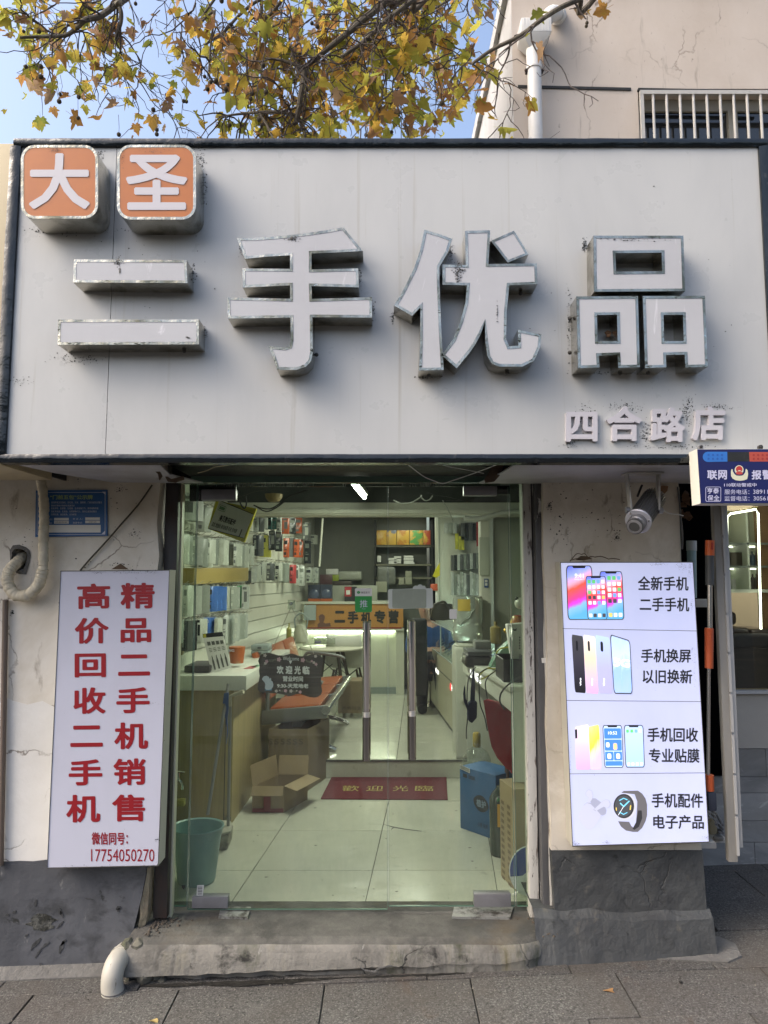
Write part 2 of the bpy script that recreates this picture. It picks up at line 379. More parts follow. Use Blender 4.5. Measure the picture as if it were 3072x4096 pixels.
M['darkpost'] = mat('rusty_dark_steel', (.030, .026, .025), .5, layers=[((.060, .028, .018), 7, (1, 1, .4), .48, .75), ((.11, .10, .095), 3, (1, 1, .2), .62, .85), ((.50, .46, .44), 26, (1, 1, .25), .735, .76)], bump=(.3, 16))
M['greypost'] = mat('peeling_grey_paint', (.085, .085, .088), .6, layers=[((.052, .052, .055), 5, (1, 1, .4), .45, .7), ((.12, .07, .045), 9, (1, 1, .4), .64, .8), ((.52, .51, .49), 10, (1.6, 1.6, .45), .635, .655)], bump=(.3, 14))
M['whitewood'] = mat('flaking_white_paint', (.54, .525, .48), .7, layers=[((.34, .325, .285), 7, (1, 1, .12), .44, .66), ((.14, .115, .10), 30, (1.3, 1.3, .2), .56, .62), ((.05, .04, .035), 70, (1, 1, .3), .64, .69)], bump=(.5, 24, (1, 1, .2)))
M['frame_l'] = mat('cream_aluminium', (.64, .60, .44), .45, layers=[((.27, .27, .22), 8, (1, 1, .1), .5, .8), ((.08, .05, .03), 26, (1, 1, .4), .72, .8)])
M['tan'] = mat('broken_render_edge', (.44, .36, .235), .95, layers=[((.26, .20, .13), 9, (1, 1, .5), .45, .75), ((.58, .52, .42), 12, (1, 1, .4), .6, .8)], bump=(1, 18, (1, 1, .6), .03))
M['alu'] = mat('satin_aluminium', (.25, .248, .26), .38, .4, layers=[((.18, .175, .18), 6, (1, 8, 1), .4, .8)], bump=(.05, 90, (1, 1, 12)))
M['steel'] = mat('brushed_steel', (.62, .60, .585), .22, 1.0, bump=(.05, 120, (1, 1, .05)))
M['mirror'] = mat('polished_steel', (.72, .70, .67), .05, 1.0)
M['pvc'] = mat('weathered_pvc', (.40, .385, .335), .5, layers=[((.36, .34, .28), 7, (1, 1, .5), .45, .62), ((.15, .135, .105), 22, (1, 1, .4), .60, .70)], bump=(.15, 20))
M['pvcw'] = mat('white_pvc', (.66, .66, .65), .45, layers=[((.50, .49, .46), 4, (1, 1, .4), .45, .8), ((.34, .33, .27), 9, (1, 1, .4), .64, .84)])
M['wrap'] = mat('pipe_wrap_tape', (.52, .47, .36), .7, layers=[((.36, .32, .23), 9, (1, 1, 1), .45, .75), ((.62, .58, .48), 30, (1, 1, 1), .58, .8)], bump=(.5, 34, (1, 1, 1), .01))
M['lbox'] = mat('light_box_film', (.50, .51, .60), .35, layers=[((.45, .455, .53), 2.5, (1, 1, .6), .45, .8), ((.30, .28, .27), 90, (1, 1, 1), .75, .80)])
M['lboxside'] = mat('light_box_side', (.46, .44, .37), .5, layers=[((.34, .32, .26), 4, (1, 1, .2), .5, .8), ((.1, .08, .06), 60, (1, 1, 1), .72, .78)])
M['dkedge'] = mat('dark_edging', (.06, .058, .055), .5, layers=[((.15, .14, .12), 30, (1, 1, 1), .6, .8)])
M['red'] = mat('red_vinyl', (.25, .008, .014), .4)
M['blue'] = mat('blue_notice', (.012, .082, .235), .4, layers=[((.015, .065, .18), 6, (1, 1, 1), .5, .8)])
M['navy'] = mat('navy_board', (.010, .013, .085), .3, coat=.2)
M['print_white'] = mat('white_print', (.55, .56, .64), .5)
M['paper'] = mat('paper', (.62, .61, .57), .6)
M['ink'] = mat('black_ink', (.02, .02, .02), .5)
M['gink'] = mat('yellow_green_ink', (.30, .40, .16), .5)
M['uwall'] = mat('pink_beige_render', (.53, .475, .425), .9, layers=[((.46, .40, .345), 1.1, (1, 1, .6), .42, .75), ((.54, .48, .42), 2.4, (1, 1, .9), .55, .85), ((.24, .21, .18), 7, (1, 1, .12), .60, .74), ((.27, .235, .20), 26, (1, 1, .5), .64, .74)], bump=(.12, 30), cracks=((.20, .165, .14), 1.3, .012))
M['uside'] = mat('pale_gable_render', (.52, .52, .52), .9, layers=[((.40, .395, .385), 2.5, (1, 1, .25), .45, .75), ((.24, .23, .20), 7, (1, 1, .15), .64, .82)], bump=(.1, 20), cracks=((.3, .28, .27), .9, .012))
M['bars'] = mat('painted_steel_bars', (.43, .42, .40), .5, layers=[((.34, .32, .29), 12, (1, 1, .3), .55, .8)])
M['wframe'] = mat('window_frame', (.30, .29, .25), .5)
M['winglass'] = mat('dark_window_glass', (.018, .02, .022), .06, spec=.8)
M['bark'] = mat('plane_bark', (.085, .073, .056), .9, layers=[((.19, .175, .13), 7, (1, 1, .6), .56, .64), ((.04, .035, .028), 10, (1, 1, .5), .55, .75)], bump=(.5, 22))
M['twig'] = mat('twig_bark', (.06, .048, .042), .9)
M['seed'] = mat('seed_ball', (.072, .058, .036), .95, bump=(1, 160))
def leafmat():
 m, t, b, N, L = nodes('plane_leaf')
 N.remove(b); out = N['Material Output']
 oi = N.new('ShaderNodeObjectInfo'); ge = N.new('ShaderNodeNewGeometry')
 rv = mth(N, L, 'FRACT', mth(N, L, 'ADD', oi.outputs['Random'], mth(N, L, 'MULTIPLY', ge.outputs['Random Per Island'], 7.31)))
 cr = N.new('ShaderNodeValToRGB'); e = cr.color_ramp.elements
 st = [(0, (.22, .25, .055)), (.25, (.37, .36, .07)), (.45, (.52, .41, .08)), (.58, (.53, .34, .07)), (.68, (.38, .20, .06)), (.84, (.24, .13, .075)), (1, (.36, .26, .17))]
 while len(e) < len(st): e.new(.5)
 for k, (p, c) in enumerate(st): e[k].position = p; e[k].color = (*c, 1)
 L.new(rv, cr.inputs[0])
 c = mixc(N, L, ramp(N, L, nz(N, L, 28, detail=4), .52, .72), cr.outputs[0], (.34, .25, .04))
 c = mixc(N, L, ramp(N, L, nz(N, L, 90, detail=3), .66, .74), c, (.10, .065, .03))
 df = N.new('ShaderNodeBsdfDiffuse'); tl = N.new('ShaderNodeBsdfTranslucent')
 L.new(c, df.inputs[0]); L.new(c, tl.inputs[0])
 mx = N.new('ShaderNodeMixShader'); mx.inputs[0].default_value = .64
 L.new(df.outputs[0], mx.inputs[1]); L.new(tl.outputs[0], mx.inputs[2]); L.new(mx.outputs[0], out.inputs[0]); return m
M['leaf'] = leafmat()
M['door_glass'] = glass('door_glass', (.87, .90, .855), 1.5, smear=.06)
M['side_glass'] = glass('side_glass', (.78, .85, .77), 1.3, smear=.09)
M['case_glass'] = glass('case_glass', (.93, .97, .95), 1.2)
M['glass_edge'] = mat('green_glass_edge', (.10, .17, .135), .15, spec=.8)
M['shop_window'] = glass('neighbour_glass', (.80, .80, .76), 1.6)
# ---------------------------------------------------------------- ground
def gz(x, y): return .036 * x - .022 if y > -4 else .036 * x - .022
g = MB(); gridz(g, -60, 60, -60, 60, 8, 8, lambda x, y: -.25 if abs(x) > 20 or abs(y) > 20 else gz(x, y) - .10)
g.f = [f for f in g.f]
struct(g.build('ground', M['slabbed']))
pv = thing('pavement', None, None, (0, 0, 0), kind='structure')
b = MB(); gridz(b, -4.6, 5.2, -4.5, 1.0, 2, 2, lambda x, y: gz(x, y) - .012); b.build('joint_bed', M['slabbed'], pv)
slabmeshes = {}
def slab(x0, x1, y0, y1):
 b = MB(); e = .0028; j = random.uniform(-.0025, .0025)
 t = lambda x, y: gz(x, y) + j
 b.hexa([(x0 + e, y0 + e, t(x0, y0) - .03), (x1 - e, y0 + e, t(x1, y0) - .03), (x1 - e, y1 - e, t(x1, y1) - .03), (x0 + e, y1 - e, t(x0, y1) - .03),
   (x0 + e, y0 + e, t(x0, y0)), (x1 - e, y0 + e, t(x1, y0)), (x1 - e, y1 - e, t(x1, y1)), (x0 + e, y1 - e, t(x0, y1))])
 b.build('slab', M['slab'], pv, bev=.002, seg=1)
ys = [-3.6, -3.27, -2.94, -2.61, -2.28, -1.95, -1.62, -1.29, -.96, -.63, -.315, .0, .33, .66, .99]
ph = [.1, .4, .2, .5, .0, .35, .12, .42, .07, .40, .105, .35, .0, .3]
for i in range(len(ys) - 1):
 x = -3.6 + ph[i] * .62
 while x < 4.2:
  if not (ys[i] > -.02 and x < 1.2): slab(x, x + .62, ys[i], ys[i + 1])
  x += .62
road = MB(); road.box(-60, 60, -14, -4.5, -.45, -.19); struct(road.build('road', mat('asphalt', (.05, .05, .052), .9, layers=[((.08, .08, .08), 60, (1, 1, 1), .5, .8)], bump=(.4, 80))))
kb = MB(); kb.box(-60, 60, -4.66, -4.5, -.40, -.02); tag(kb.build('kerb', M['mortar']), 'grey stone kerb between the pavement and the road', 'kerb')
# the far side of the street, which the panes and the polished steel mirror
ob = thing('opposite_building', 'pale low building across the street that the shop glass mirrors', 'building', (0, -17, 0))
b = MB(); b.box(-22, 22, -22, -17, -.3, 5.4); b.build('wall', mat('far_wall', (.30, .295, .265), .9, layers=[((.10, .12, .07), .5, (1, 1, .6), .45, .75)]), ob)
for i in range(9):
 x = -20 + i * 4.8; b = MB(); b.box(x, x + 3.4, -17.06, -16.98, .1, 2.6); b.build('shopfront', mat('far_shopfront_%d' % i, random.choice([(.05, .05, .06), (.20, .13, .05), (.08, .12, .10)]), .3), ob)
 b = MB(); b.box(x + .6, x + 2.6, -17.05, -16.98, 3.3, 4.7); b.build('window', M['winglass'], ob)
# ---------------------------------------------------------------- facade walls
YW = -.15
M['plaster_l'] = mat('faded_plaster', (.66, .63, .57), .9, layers=[((.50, .45, .36), 1.6, (1, 1, .7), .46, .66), ((.26, .22, .17), 11, (1, 1, .35), .61, .74), ((.09, .075, .06), 55, (1, 1, .8), .69, .76)], bump=(.35, 14), cracks=((.16, .13, .10), 2.2, .012))
wl = thing('facade_wall', 'stained cream wall with grey painted base left of the glass door', 'wall', (-2, YW, -.2))
XR = at(622, 2600, YW).x
hole = [za('z6', x, y, YW) for x, y in [(103, 925), (108, 850), (128, 822), (165, 818), (205, 830), (228, 848), (236, 880), (226, 935), (205, 985), (165, 1000), (120, 975)]]
zb = at(100, 3455, YW).z; ztop = 2.9
edge = [(XR, zb + .002), (XR - .006, .62), (XR + .010, .8), (XR - .008, 1.1), (XR + .006, 1.5), (XR - .010, 1.66), (XR + .004, 1.8), (XR - .012, 1.95), (XR, 2.2), (XR, ztop)]
outer = [V((-3.4, YW, zb + .002))] + [V((x, YW, z)) for x, z in edge] + [V((-3.4, YW, ztop))]
b = MB(); b.prism([outer, hole], (0, .10, 0)); b.build('plaster', M['plaster_l'], wl)
b = MB(); b.box(-3.4, XR - .02, YW + .101, YW + .16, zb + .002, ztop); b.build('dark_back', M['black'], wl)  # black backing paints the inside of the hole as shade
b = MB(); bx = [(-3.4, -.45), (XR - .02, -.45), (XR - .028, -.1), (XR - .050, .05), (XR - .058, .12), (XR - .028, .25), (XR - .012, .35), (XR - .012, zb), (-3.4, zb)]
b.prism([[V((x, YW - .006, z)) for x, z in bx]], (0, .16, 0)); b.build('painted_base', M['greybase'], wl)
b = MB(); pts = [(-3.4, zb - .004)] + [(-3.4 + i * .06, zb + .012 + .014 * MN.noise(V((i * .7, 0, 0)))) for i in range(int((XR + 3.4 - .3) / .06))]
pts += [(pts[-1][0], zb - .004)]
b.prism([[V((x, YW - .0025, z)) for x, z in pts]], (0, .002, 0)); b.build('base_paint_edge', M['greybase'], wl)
b = MB(); b.prism([[V((x, YW - .045 - .02 * math.sin(x * 9), gz(x, 0) + .0)) for x in [-3.4 + .1 * i for i in range(23)]] + []] if False else [[V((-3.4, YW - .06, gz(-3.4, 0))), V((XR - .1, YW - .05, gz(XR, 0))), V((XR - .1, YW, gz(XR, 0) + .035)), V((-3.4, YW, gz(-3.4, 0) + .045))]], (0, 0, -.02))
noisy(b, .008, 9); b.build('cement_fillet', M['mortar'], wl)
b = MB(); pts = [(-3.4, zb + .012), (XR - .03, zb + .012), (XR - .03, 1.1)] + [(XR - .03 - i * .07, 1.12 + .10 * MN.noise(V((i * .45, 2, 0)))) for i in range(1, 32)] + [(-3.4, 1.1)]
b.prism([[V((x, YW - .002, z)) for x, z in pts]], (0, .0015, 0)); b.build('whitewash', M['plaster_pale'], wl)
# pit in the base paint and scrapes
def blob(k, cx, cy, r0, Y, n=34, sx=1, sy=1, seed=0):
 return [za(k, cx + sx * r0 * (1 + .7 * MN.noise(V((math.cos(a) * 2.6, math.sin(a) * 2.6, seed)))) * math.cos(a), cy + sy * r0 * (1 + .35 * MN.noise(V((math.cos(a) * 1.6, math.sin(a) * 1.6, seed + 5)))) * math.sin(a), Y) for a in [2 * math.pi * i / n for i in range(n)]]
b = MB(); b.prism([blob('z14', 350, 810, 92, YW - .0085, sx=1.1, sy=.72, seed=1)], (0, .002, 0)); b.build('scuffed_patch', mat('damp_patch', (.07, .072, .066), .9, layers=[((.012, .013, .010), 26, (1, 1, 1), .46, .58), ((.17, .17, .15), 20, (1, 1, 1), .6, .75)], bump=(1, 40)), wl)
b = MB()
for (x0, y0, x1, y1, w_) in [(290, 1105, 345, 1020, 10), (345, 1020, 410, 970, 14), (255, 1040, 300, 960, 13), (285, 1010, 335, 940, 16), (490, 1065, 530, 965, 20), (505, 1000, 545, 950, 14), (470, 860, 525, 800, 10), (505, 745, 492, 692, 18), (525, 770, 500, 715, 12), (205, 925, 235, 905, 10), (290, 680, 300, 620, 14), (105, 735, 132, 712, 14), (45, 750, 75, 745, 12), (330, 1165, 345, 1145, 14), (705, 610, 775, 622, 5), (960, 700, 1000, 680, 18), (975, 720, 990, 690, 14)]:
 a, c = za('z14', x0, y0, YW - .0085), za('z14', x1, y1, YW - .0085); d = (c - a).normalized(); nn = V((-d.z, 0, d.x)) * w_ * .00055
 b.prism([[a - nn * .3, a + nn * .2, (a + c) / 2 + nn, c + nn * .3, c - nn * .4, (a + c) / 2 - nn * .8]], (0, .002, 0))
b.build('scrape', mat('scrape_dark', (.034, .036, .038), .8, layers=[((.07, .073, .08), 30, (1, 1, 1), .5, .6)]), wl, stuff=True)
# ring of broken mortar round the hole
b = MB(); ctr = sum(hole, V()) / len(hole)
ring = [ctr + (p - ctr) * (1.35 + .25 * MN.noise(p * 30)) + V((0, -.004, 0)) for p in hole]
rin = [p + V((0, -.010, 0)) for p in hole]; n_ = len(hole)
b.add(ring + rin + [p + V((0, .03, 0)) for p in hole], [(i, (i + 1) % n_, n_ + (i + 1) % n_, n_ + i) for i in range(n_)] + [(n_ + i, n_ + (i + 1) % n_, 2 * n_ + (i + 1) % n_, 2 * n_ + i) for i in range(n_)])
b.build('hole_rim', M['mortar'], wl)
# reveal edge of broken render beside the left post
b = MB(); pts = [(1250, 290, 1310), (1256, 400, 1312), (1238, 560, 1308), (1248, 700, 1306), (1222, 820, 1304), (1240, 900, 1302), (1236, 985, 1300)]
L_ = [za('z6', a, y, YW + .004) for a, y, c in pts]; Rr = [za('z6', c, y, YW + .02) for a, y, c in pts]
for i in range(len(pts) - 1): b.hexa([L_[i], Rr[i], Rr[i] + V((0, .06, 0)), L_[i] + V((0, .06, 0)), L_[i + 1], Rr[i + 1], Rr[i + 1] + V((0, .06, 0)), L_[i + 1] + V((0, .06, 0))])
pts = [(1178, 355, 1240), (1174, 450, 1238), (1168, 560, 1236), (1160, 660, 1228), (1162, 760, 1222), (1148, 830, 1205), (1146, 890, 1160)]
L_ = [za('z14', a, y, YW + .001) for a, y, c in pts]; Rr = [za('z14', c, y, YW + .02) for a, y, c in pts]
for i in range(len(pts) - 1): b.hexa([L_[i], Rr[i], Rr[i] + V((0, .06, 0)), L_[i] + V((0, .06, 0)), L_[i + 1], Rr[i + 1], Rr[i + 1] + V((0, .06, 0)), L_[i + 1] + V((0, .06, 0))])
b.build('broken_edge', M['tan'], wl)
# right wall
wr = thing('facade_wall', 'cracked cream wall with cement base behind the lit advert box', 'wall', (1.4, YW, -.1))
XA = at(2178, 2200, YW).x; XB = at(2724, 2300, YW).x; XC = at(2815, 3600, YW).x
zr = at(2500, 3400, YW).z
eL = [(XA, zr), (XA + .004, .6), (XA - .008, 1.0), (XA + .006, 1.4), (XA - .006, 1.8), (XA, 2.2), (XA, 2.9)]
outer = [V((x, YW, z)) for x, z in eL] + [V((XB, YW, 2.9)), V((XB + .004, YW, 2.0)), V((XB - .006, YW, 1.6)), V((XB + .03, YW, 1.2)), V((XC, YW, zr))]
b = MB(); b.prism([outer], (0, .5, 0)); b.build('plaster', M['plaster'], wr)
zl = at(2500, 3650, YW).z
b = MB(); b.prism([[V((x, YW - .008, z)) for x, z in [(XA + .01, zl - .01), (XA, zr), (XC, zr), (XC + .004, .35), (XC + .008, zl + .01)]]], (0, .52, 0)); b.build('cement_base', M['greybase_r'], wr)
b = MB(); n_ = 40; top = []; fr = []; bt = []
for i in range(n_ + 1):
 x = XA - .09 + (XC + .115 - XA) * i / n_; s_ = .02 * MN.noise(V((x * 5, 3, 0)))
 top.append(V((x, YW - .004, zl + .015 + s_))); fr.append(V((x, YW - .042 + s_ * .4, zl - .012 + s_ * .7))); bt.append(V((x, YW - .105 + .035 * i / n_, gz(x, 0) - .02)))
k = n_ + 1; vs = top + fr + bt + [p + V((0, .55, 0)) for p in top] + [p + V((0, .6, 0)) for p in bt]
fs = [(i, i + 1, k + i + 1, k + i) for i in range(n_)] + [(k + i, k + i + 1, 2 * k + i + 1, 2 * k + i) for i in range(n_)] + [(i, i + 1, 3 * k + i + 1, 3 * k + i) for i in range(n_)] + [(n_, k + n_, 2 * k + n_, 4 * k + n_, 3 * k + n_)]
b.add(vs, fs)
for p in b.v: p += MN.noise_vector(p * 14) * .006
b.build('plinth', M['greybase_r'], wr)
b = MB(); pp = [(XA + .1, -.10), (XA + .4, -.13), (XC - .25, -.165), (XC + .04, -.22), (XC + .12, -.17), (XC + .15, -.06), (XC + .1, .0)]
b.prism([[V((x, y + YW + .09, gz(x, y) + .004)) for x, y in pp] + [V((XC - .1, YW + .1, gz(XC, 0) + .004)), V((XA + .1, YW + .05, gz(XA, 0) + .004))]], (0, 0, -.02)); noisy(b, .01, 8)
b.build('cement_spill', M['mortar'], wr)
# posts and door frames
po = MB(); po.pbox('d', 344, 1040, 373, 1984, -.10, -.052); tag(po.build('steel_post', M['darkpost'], bev=.003), 'dark rusty steel post at the left edge of the glass door', 'post')
b = MB(); b.pbox('z9', 1562, 190, 1622, 1000, -.11, .02); o = b.v
x0 = za('z9', 1565, 600, -.11).x; x1 = za('z9', 1624, 600, -.11).x
po = thing('steel_post', 'peeling grey steel post right of the glass door with white paint remnants', 'post', (x0, -.11, .1))
b = MB(); b.box(x0, x1, -.11, .02, .06, 2.25); b.build('post_body', M['greypost'], po, bev=.003)
b = MB(); L_ = []
for i in range(26):
 z = .12 + i * .082; w_ = .012 + .022 * max(0, MN.noise(V((0, 0, z * 3.3)))) ; L_.append((x1 - w_, z))
b.prism([[V((x, -.1135, z)) for x, z in L_] + [V((x1 + .001, -.1135, 2.17)), V((x1 + .001, -.1135, .12))]], (0, .003, 0)); b.build('paint_flake', M['whitewood'], po)
b = MB(); b.prism([zpoly('z9', [(1602, 1348), (1645, 1345), (1645, 1380), (1606, 1380)], -.114)], (0, .001, 0)); b.build('paper_scrap', M['paper'], po)
b = MB(); b.pbox('z11', 1562, 385, 1652, 560, -.128, -.11); b.build('hinge_plate', mat('rusty_plate', (.05, .035, .03), .6, layers=[((.62, .6, .57), 16, (1, 1, .5), .60, .62), ((.10, .03, .02), 9, (1, 1, 1), .6, .8)]), po)
fl = MB(); x0 = at(686, 2700, -.05).x; x1 = at(711, 2700, -.05).x
fl.box(x0, x1, -.05, -.006, .10, 2.16); tag(fl.build('door_jamb', M['frame_l'], bev=.002), 'narrow cream jamb between dark post and left glass pane', 'door jamb')
x2 = za('z9', 1478, 700, -.03).x; x3 = za('z9', 1536, 700, -.03).x
fl = MB(); fl.box(x2, x3, -.05, .03, .08, 2.18); tag(fl.build('door_jamb', M['whitewood'], bev=.002), 'wide flaking white jamb right of the glass door', 'door jamb')
fl = MB(); fl.box(x3 + .001, x3 + .028, -.02, .03, .08, 2.18); tag(fl.build('gap_infill', M['black']), 'shaded gap built as a solid black track between white jamb and grey post', 'infill')  # solid black box stands in for the shade of an open gap
# wall cable, conduit left, AC hose
b = MB(); b.tube(smooth_path([za('z6', x, y, YW - .012) for x, y in [(1262, 290), (1150, 450), (1010, 610), (880, 760), (760, 890), (665, 1000)]]), .0042, 6); tag(b.build('cable', mat('dirty_cable', (.055, .05, .035), .8), smooth=True), 'thin dark cable slanting down the cream wall', 'cable')
b = MB(); b.tube([at(22, 2400, YW - .02), at(12, 3000, YW - .02), at(2, 3460, YW - .02)], .013, 10); tag(b.build('conduit', mat('brown_conduit', (.12, .09, .07), .6), smooth=True), 'thin brown pipe down the outer edge of the left wall', 'pipe')
hp = smooth_path([za('z6', x, y, Y) for x, y, Y in [(318, 130, YW - .05), (335, 220, YW - .05), (355, 350, YW - .05), (366, 500, YW - .055), (363, 650, YW - .05), (361, 800, YW - .05), (360, 940, YW - .05), (345, 1050, YW - .055), (295, 1150, YW - .06), (215, 1208, YW - .06), (130, 1200, YW - .055), (75, 1130, YW - .05), (62, 1050, YW - .05), (92, 985, YW - .04), (150, 925, YW + .0), (190, 890, YW + .06)]], 14)
rr = [.0205 * (1 + .13 * ((i * .23) % 1) + .09 * MN.noise(V((i * .35, 0, 0)))) * (1 + .2 * (i > 90)) for i in range(len(hp))]
b = MB(); b.tube(hp, rr, 14); noisy(b, .0035, 30); tag(b.build('wrapped_hose', M['wrap'], smooth=True), 'cream tape wrapped pipe hooking into a hole in the wall', 'hose')
# ---------------------------------------------------------------- door step
st = thing('door_step', 'stained broken concrete step below the glass door', 'step', (0, -.15, 0))
nx, prof = 150, None
xl, xr = -1.13, .77; b = MB(); rows = []
zt = .1215
for i in range(nx + 1):
 x = xl + (xr - xl) * i / nx; n1 = MN.noise(V((x * 3.1, 0, 1))); n2 = MN.noise(V((x * 9, 4, 0))); g0 = gz(x, 0)
 f0 = -.275 + .006 * n1 + .13 * max(0, min(1, (x - .58) / .19)) ** 2; cavity = max(0, min(1, (.25 - x) / 1.2)) * .045 * (1 + n2)
 rows.append([V((x, .108, zt)), V((x, -.05, zt - .004)), V((x, -.17 + .01 * n2, zt - .006)), V((x, f0 + .06, zt - .010 + .004 * n1)), V((x, f0 + .022, zt - .026 + .004 * n2)), V((x, f0 + .004, zt - .052)),
                 V((x, f0 + .002 * n2, zt - .095)), V((x, f0 - .004, g0 + .036 + .012 * n2)), V((x, f0 + .003 + cavity, g0 + .014 + .008 * n1)), V((x, f0 + cavity * 1.3, g0 - .02))])
m_ = len(rows[0]); b.v = [p for r in rows for p in r]
b.f = [(i * m_ + j, i * m_ + j + 1, (i + 1) * m_ + j + 1, (i + 1) * m_ + j) for i in range(nx) for j in range(m_ - 1)]
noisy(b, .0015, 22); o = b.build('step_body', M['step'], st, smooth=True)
b = MB()
for x0_, x1_, s in ((-1.05, -.18, .05), (-.2, .35, .018)):
 pts = [V((x0_ + (x1_ - x0_) * i / 16, -.285 + (i % 2) * .004, gz(x0_ + (x1_ - x0_) * i / 16, 0) + .006)) for i in range(17)]
 q = [p + V((0, -s * (.6 + .5 * MN.noise(p * 9)) * math.sin(math.pi * (k + .5) / 17), -.001)) for k, p in enumerate(pts)]
 b.prism([pts + q[::-1]], (0, 0, -.004))
b.build('foot_strip', M['soot'], st)  # flat black strips on the paving along the foot of the step
b = MB(); pts = [(860, 338), (885, 350), (918, 355), (935, 342), (975, 333), (1010, 340), (975, 337), (938, 347), (920, 360), (884, 354)]
b.prism([[za('z15', x, y, -.283) for x, y in pts]], (0, .004, 0)); b.build('paint_splash', M['mortar'], st)
# debris and dust in the corners of the step
b = MB()
for i in range(260):
 s_ = random.random() < .5; x = (-1.06 + abs(random.gauss(0, .06)) if s_ else .78 - abs(random.gauss(0, .05))); y = -.06 - abs(random.gauss(0, .07)); r = random.uniform(.002, .009)
 if y < -.24: continue
 b.lathe((x, y, zt - .004), [(r, 0), (r * .8, r * .6), (.0005, r * .9)], 5)
b.build('grit', mat('grit', (.08, .065, .05), .95, layers=[((.35, .33, .3), 60, (1, 1, 1), .6, .7)]), st, stuff=True)
for (box, lab) in (((345, 118, 462, 157), 'worn left floor spring plate under the door'), ((1205, 118, 1430, 158), 'bright worn floor spring plate under the right door pivot')):
 p = [atz(*zp('z15', x, y), zt + .004) for x, y in [(box[0] + 8, box[1]), (box[2] + 2, box[1]), (box[2] - 10, box[3]), (box[0], box[3] - 3)]]
 b = MB(); b.colz([(q.x, q.y) for q in p], zt - .01, zt + .006); tag(b.build('floor_plate', mat('scuffed_plate', (.30, .30, .28), .45, .4, layers=[((.07, .065, .055), 22, (1, 1, 1), .48, .62), ((.55, .55, .52), 14, (2, .6, 1), .62, .72)], bump=(.4, 40))), lab, 'floor plate')
# drain elbow
dp = thing('drain_pipe', 'white plastic drain elbow coming out below the step', 'pipe', (-.95, -.25, gz(-.95, 0)))
pa = smooth_path([za('z14', x, y, Y) for x, y, Y in [(1045, 1052, -.16), (1010, 1085, -.24), (962, 1150, -.29), (935, 1240, -.315), (930, 1330, -.32), (942, 1400, -.32)]], 8)
b = MB(); b.tube(pa, .0455, 20); b.build('elbow', M['pvc'], dp, smooth=True)
b = MB(); pb = [za('z14', x, y, -.32) for x, y in [(941, 1380), (944, 1428), (946, 1462)]]; rg_ = MB(); rg_.tube([pb[2] + V((0, 0, -.001)), pb[2] + V((.0003, 0, -.006))], .0496, 20); rg_.tube([pb[0] + V((0, 0, .002)), pb[0] + V((0, 0, .006))], .0492, 20); rg_.build('joint_ring', M['greypost'], dp, smooth=True); b.tube(pb, .049, 20); b.build('collar', M['pvc'], dp, smooth=True)
b = MB(); b.tube([pa[9], pa[11]], .0485, 20); b.build('collar', M['pvc'], dp, smooth=True)
b = MB(); b.tube([za('z14', 946, 1445, -.32), za('z14', 960, 1585, -.32) + V((0, 0, -.02))], .0405, 20); b.build('pipe_end', M['pvc'], dp, smooth=True)
# a few things dropped on the paving
for (k, x, y, r, c_, lab) in (('z15', 110, 486, .016, (.26, .20, .07), 'small yellow leaf lying on the paving below the step'), ('z14', 1285, 1510, .016, (.36, .27, .10), 'tiny pale leaf scrap on the paving right of the elbow'), ('z16', 520, 1400, .02, (.24, .13, .05), 'brown leaf scrap on the paving below the right base')):
 c = atz(*zp(k, x, y), .0); c.z = gz(c.x, c.y) + .004; b = MB(); b.prism([[c + V((r * math.cos(a) * (1 + .4 * math.sin(3 * a + x)), r * .7 * math.sin(a) * (1 + .3 * math.cos(2 * a)), .004 * math.sin(2 * a))) for a in [i * .5 for i in range(12)]]], (0, 0, .0015)); tag(b.build('fallen_leaf', mat('fallen_leaf', c_, .8)), lab, 'leaf')
b = MB(); c = atz(*zp('z16', 1030, 1305), .03); c.z = gz(c.x, c.y) + .006; b.ball(c, .008, 6, .8); tag(b.build('pebble', M['soot'], smooth=True), 'single dark pebble on the paving by the right wall base', 'pebble')
b = MB()
for i in range(240):
 x = random.uniform(-1.7, 1.9); y = -.30 - abs(random.gauss(0, .16)); r = random.uniform(.0012, .004); b.lathe((x, y, gz(x, y) - .0005), [(r, 0), (r * .7, r * .6), (.0004, r * .8)], 5)
b.build('paving_grit', mat('paving_grit', (.22, .20, .17), .95, layers=[((.03, .028, .025), 30, (1, 1, 1), .5, .55)]), None, stuff=True)
# rubble round the elbow
b = MB()
for (x, y, r) in [(1090, 1050, 60), (1150, 1010, 60), (1130, 1075, 45), (1180, 1130, 55), (1050, 1240, 30), (1060, 1310, 32), (1260, 1320, 45), (1350, 1300, 40), (1210, 1230, 80), (1130, 1190, 60), (1060, 1000, 50), (1290, 1250, 40)]:
 c = za('z14', x, y, -.235); n0 = len(b.v); b.ball(c, r * .00058, 6);
 for p in b.v[n0:]: p += MN.noise_vector(p * 45) * .012
b.build('broken_concrete', mat('mossy_rubble', (.13, .125, .10), .95, layers=[((.05, .058, .028), 9, (1, 1, 1), .5, .7), ((.04, .038, .035), 14, (1, 1, 1), .55, .7)], bump=(.8, 30)), st, smooth=True)
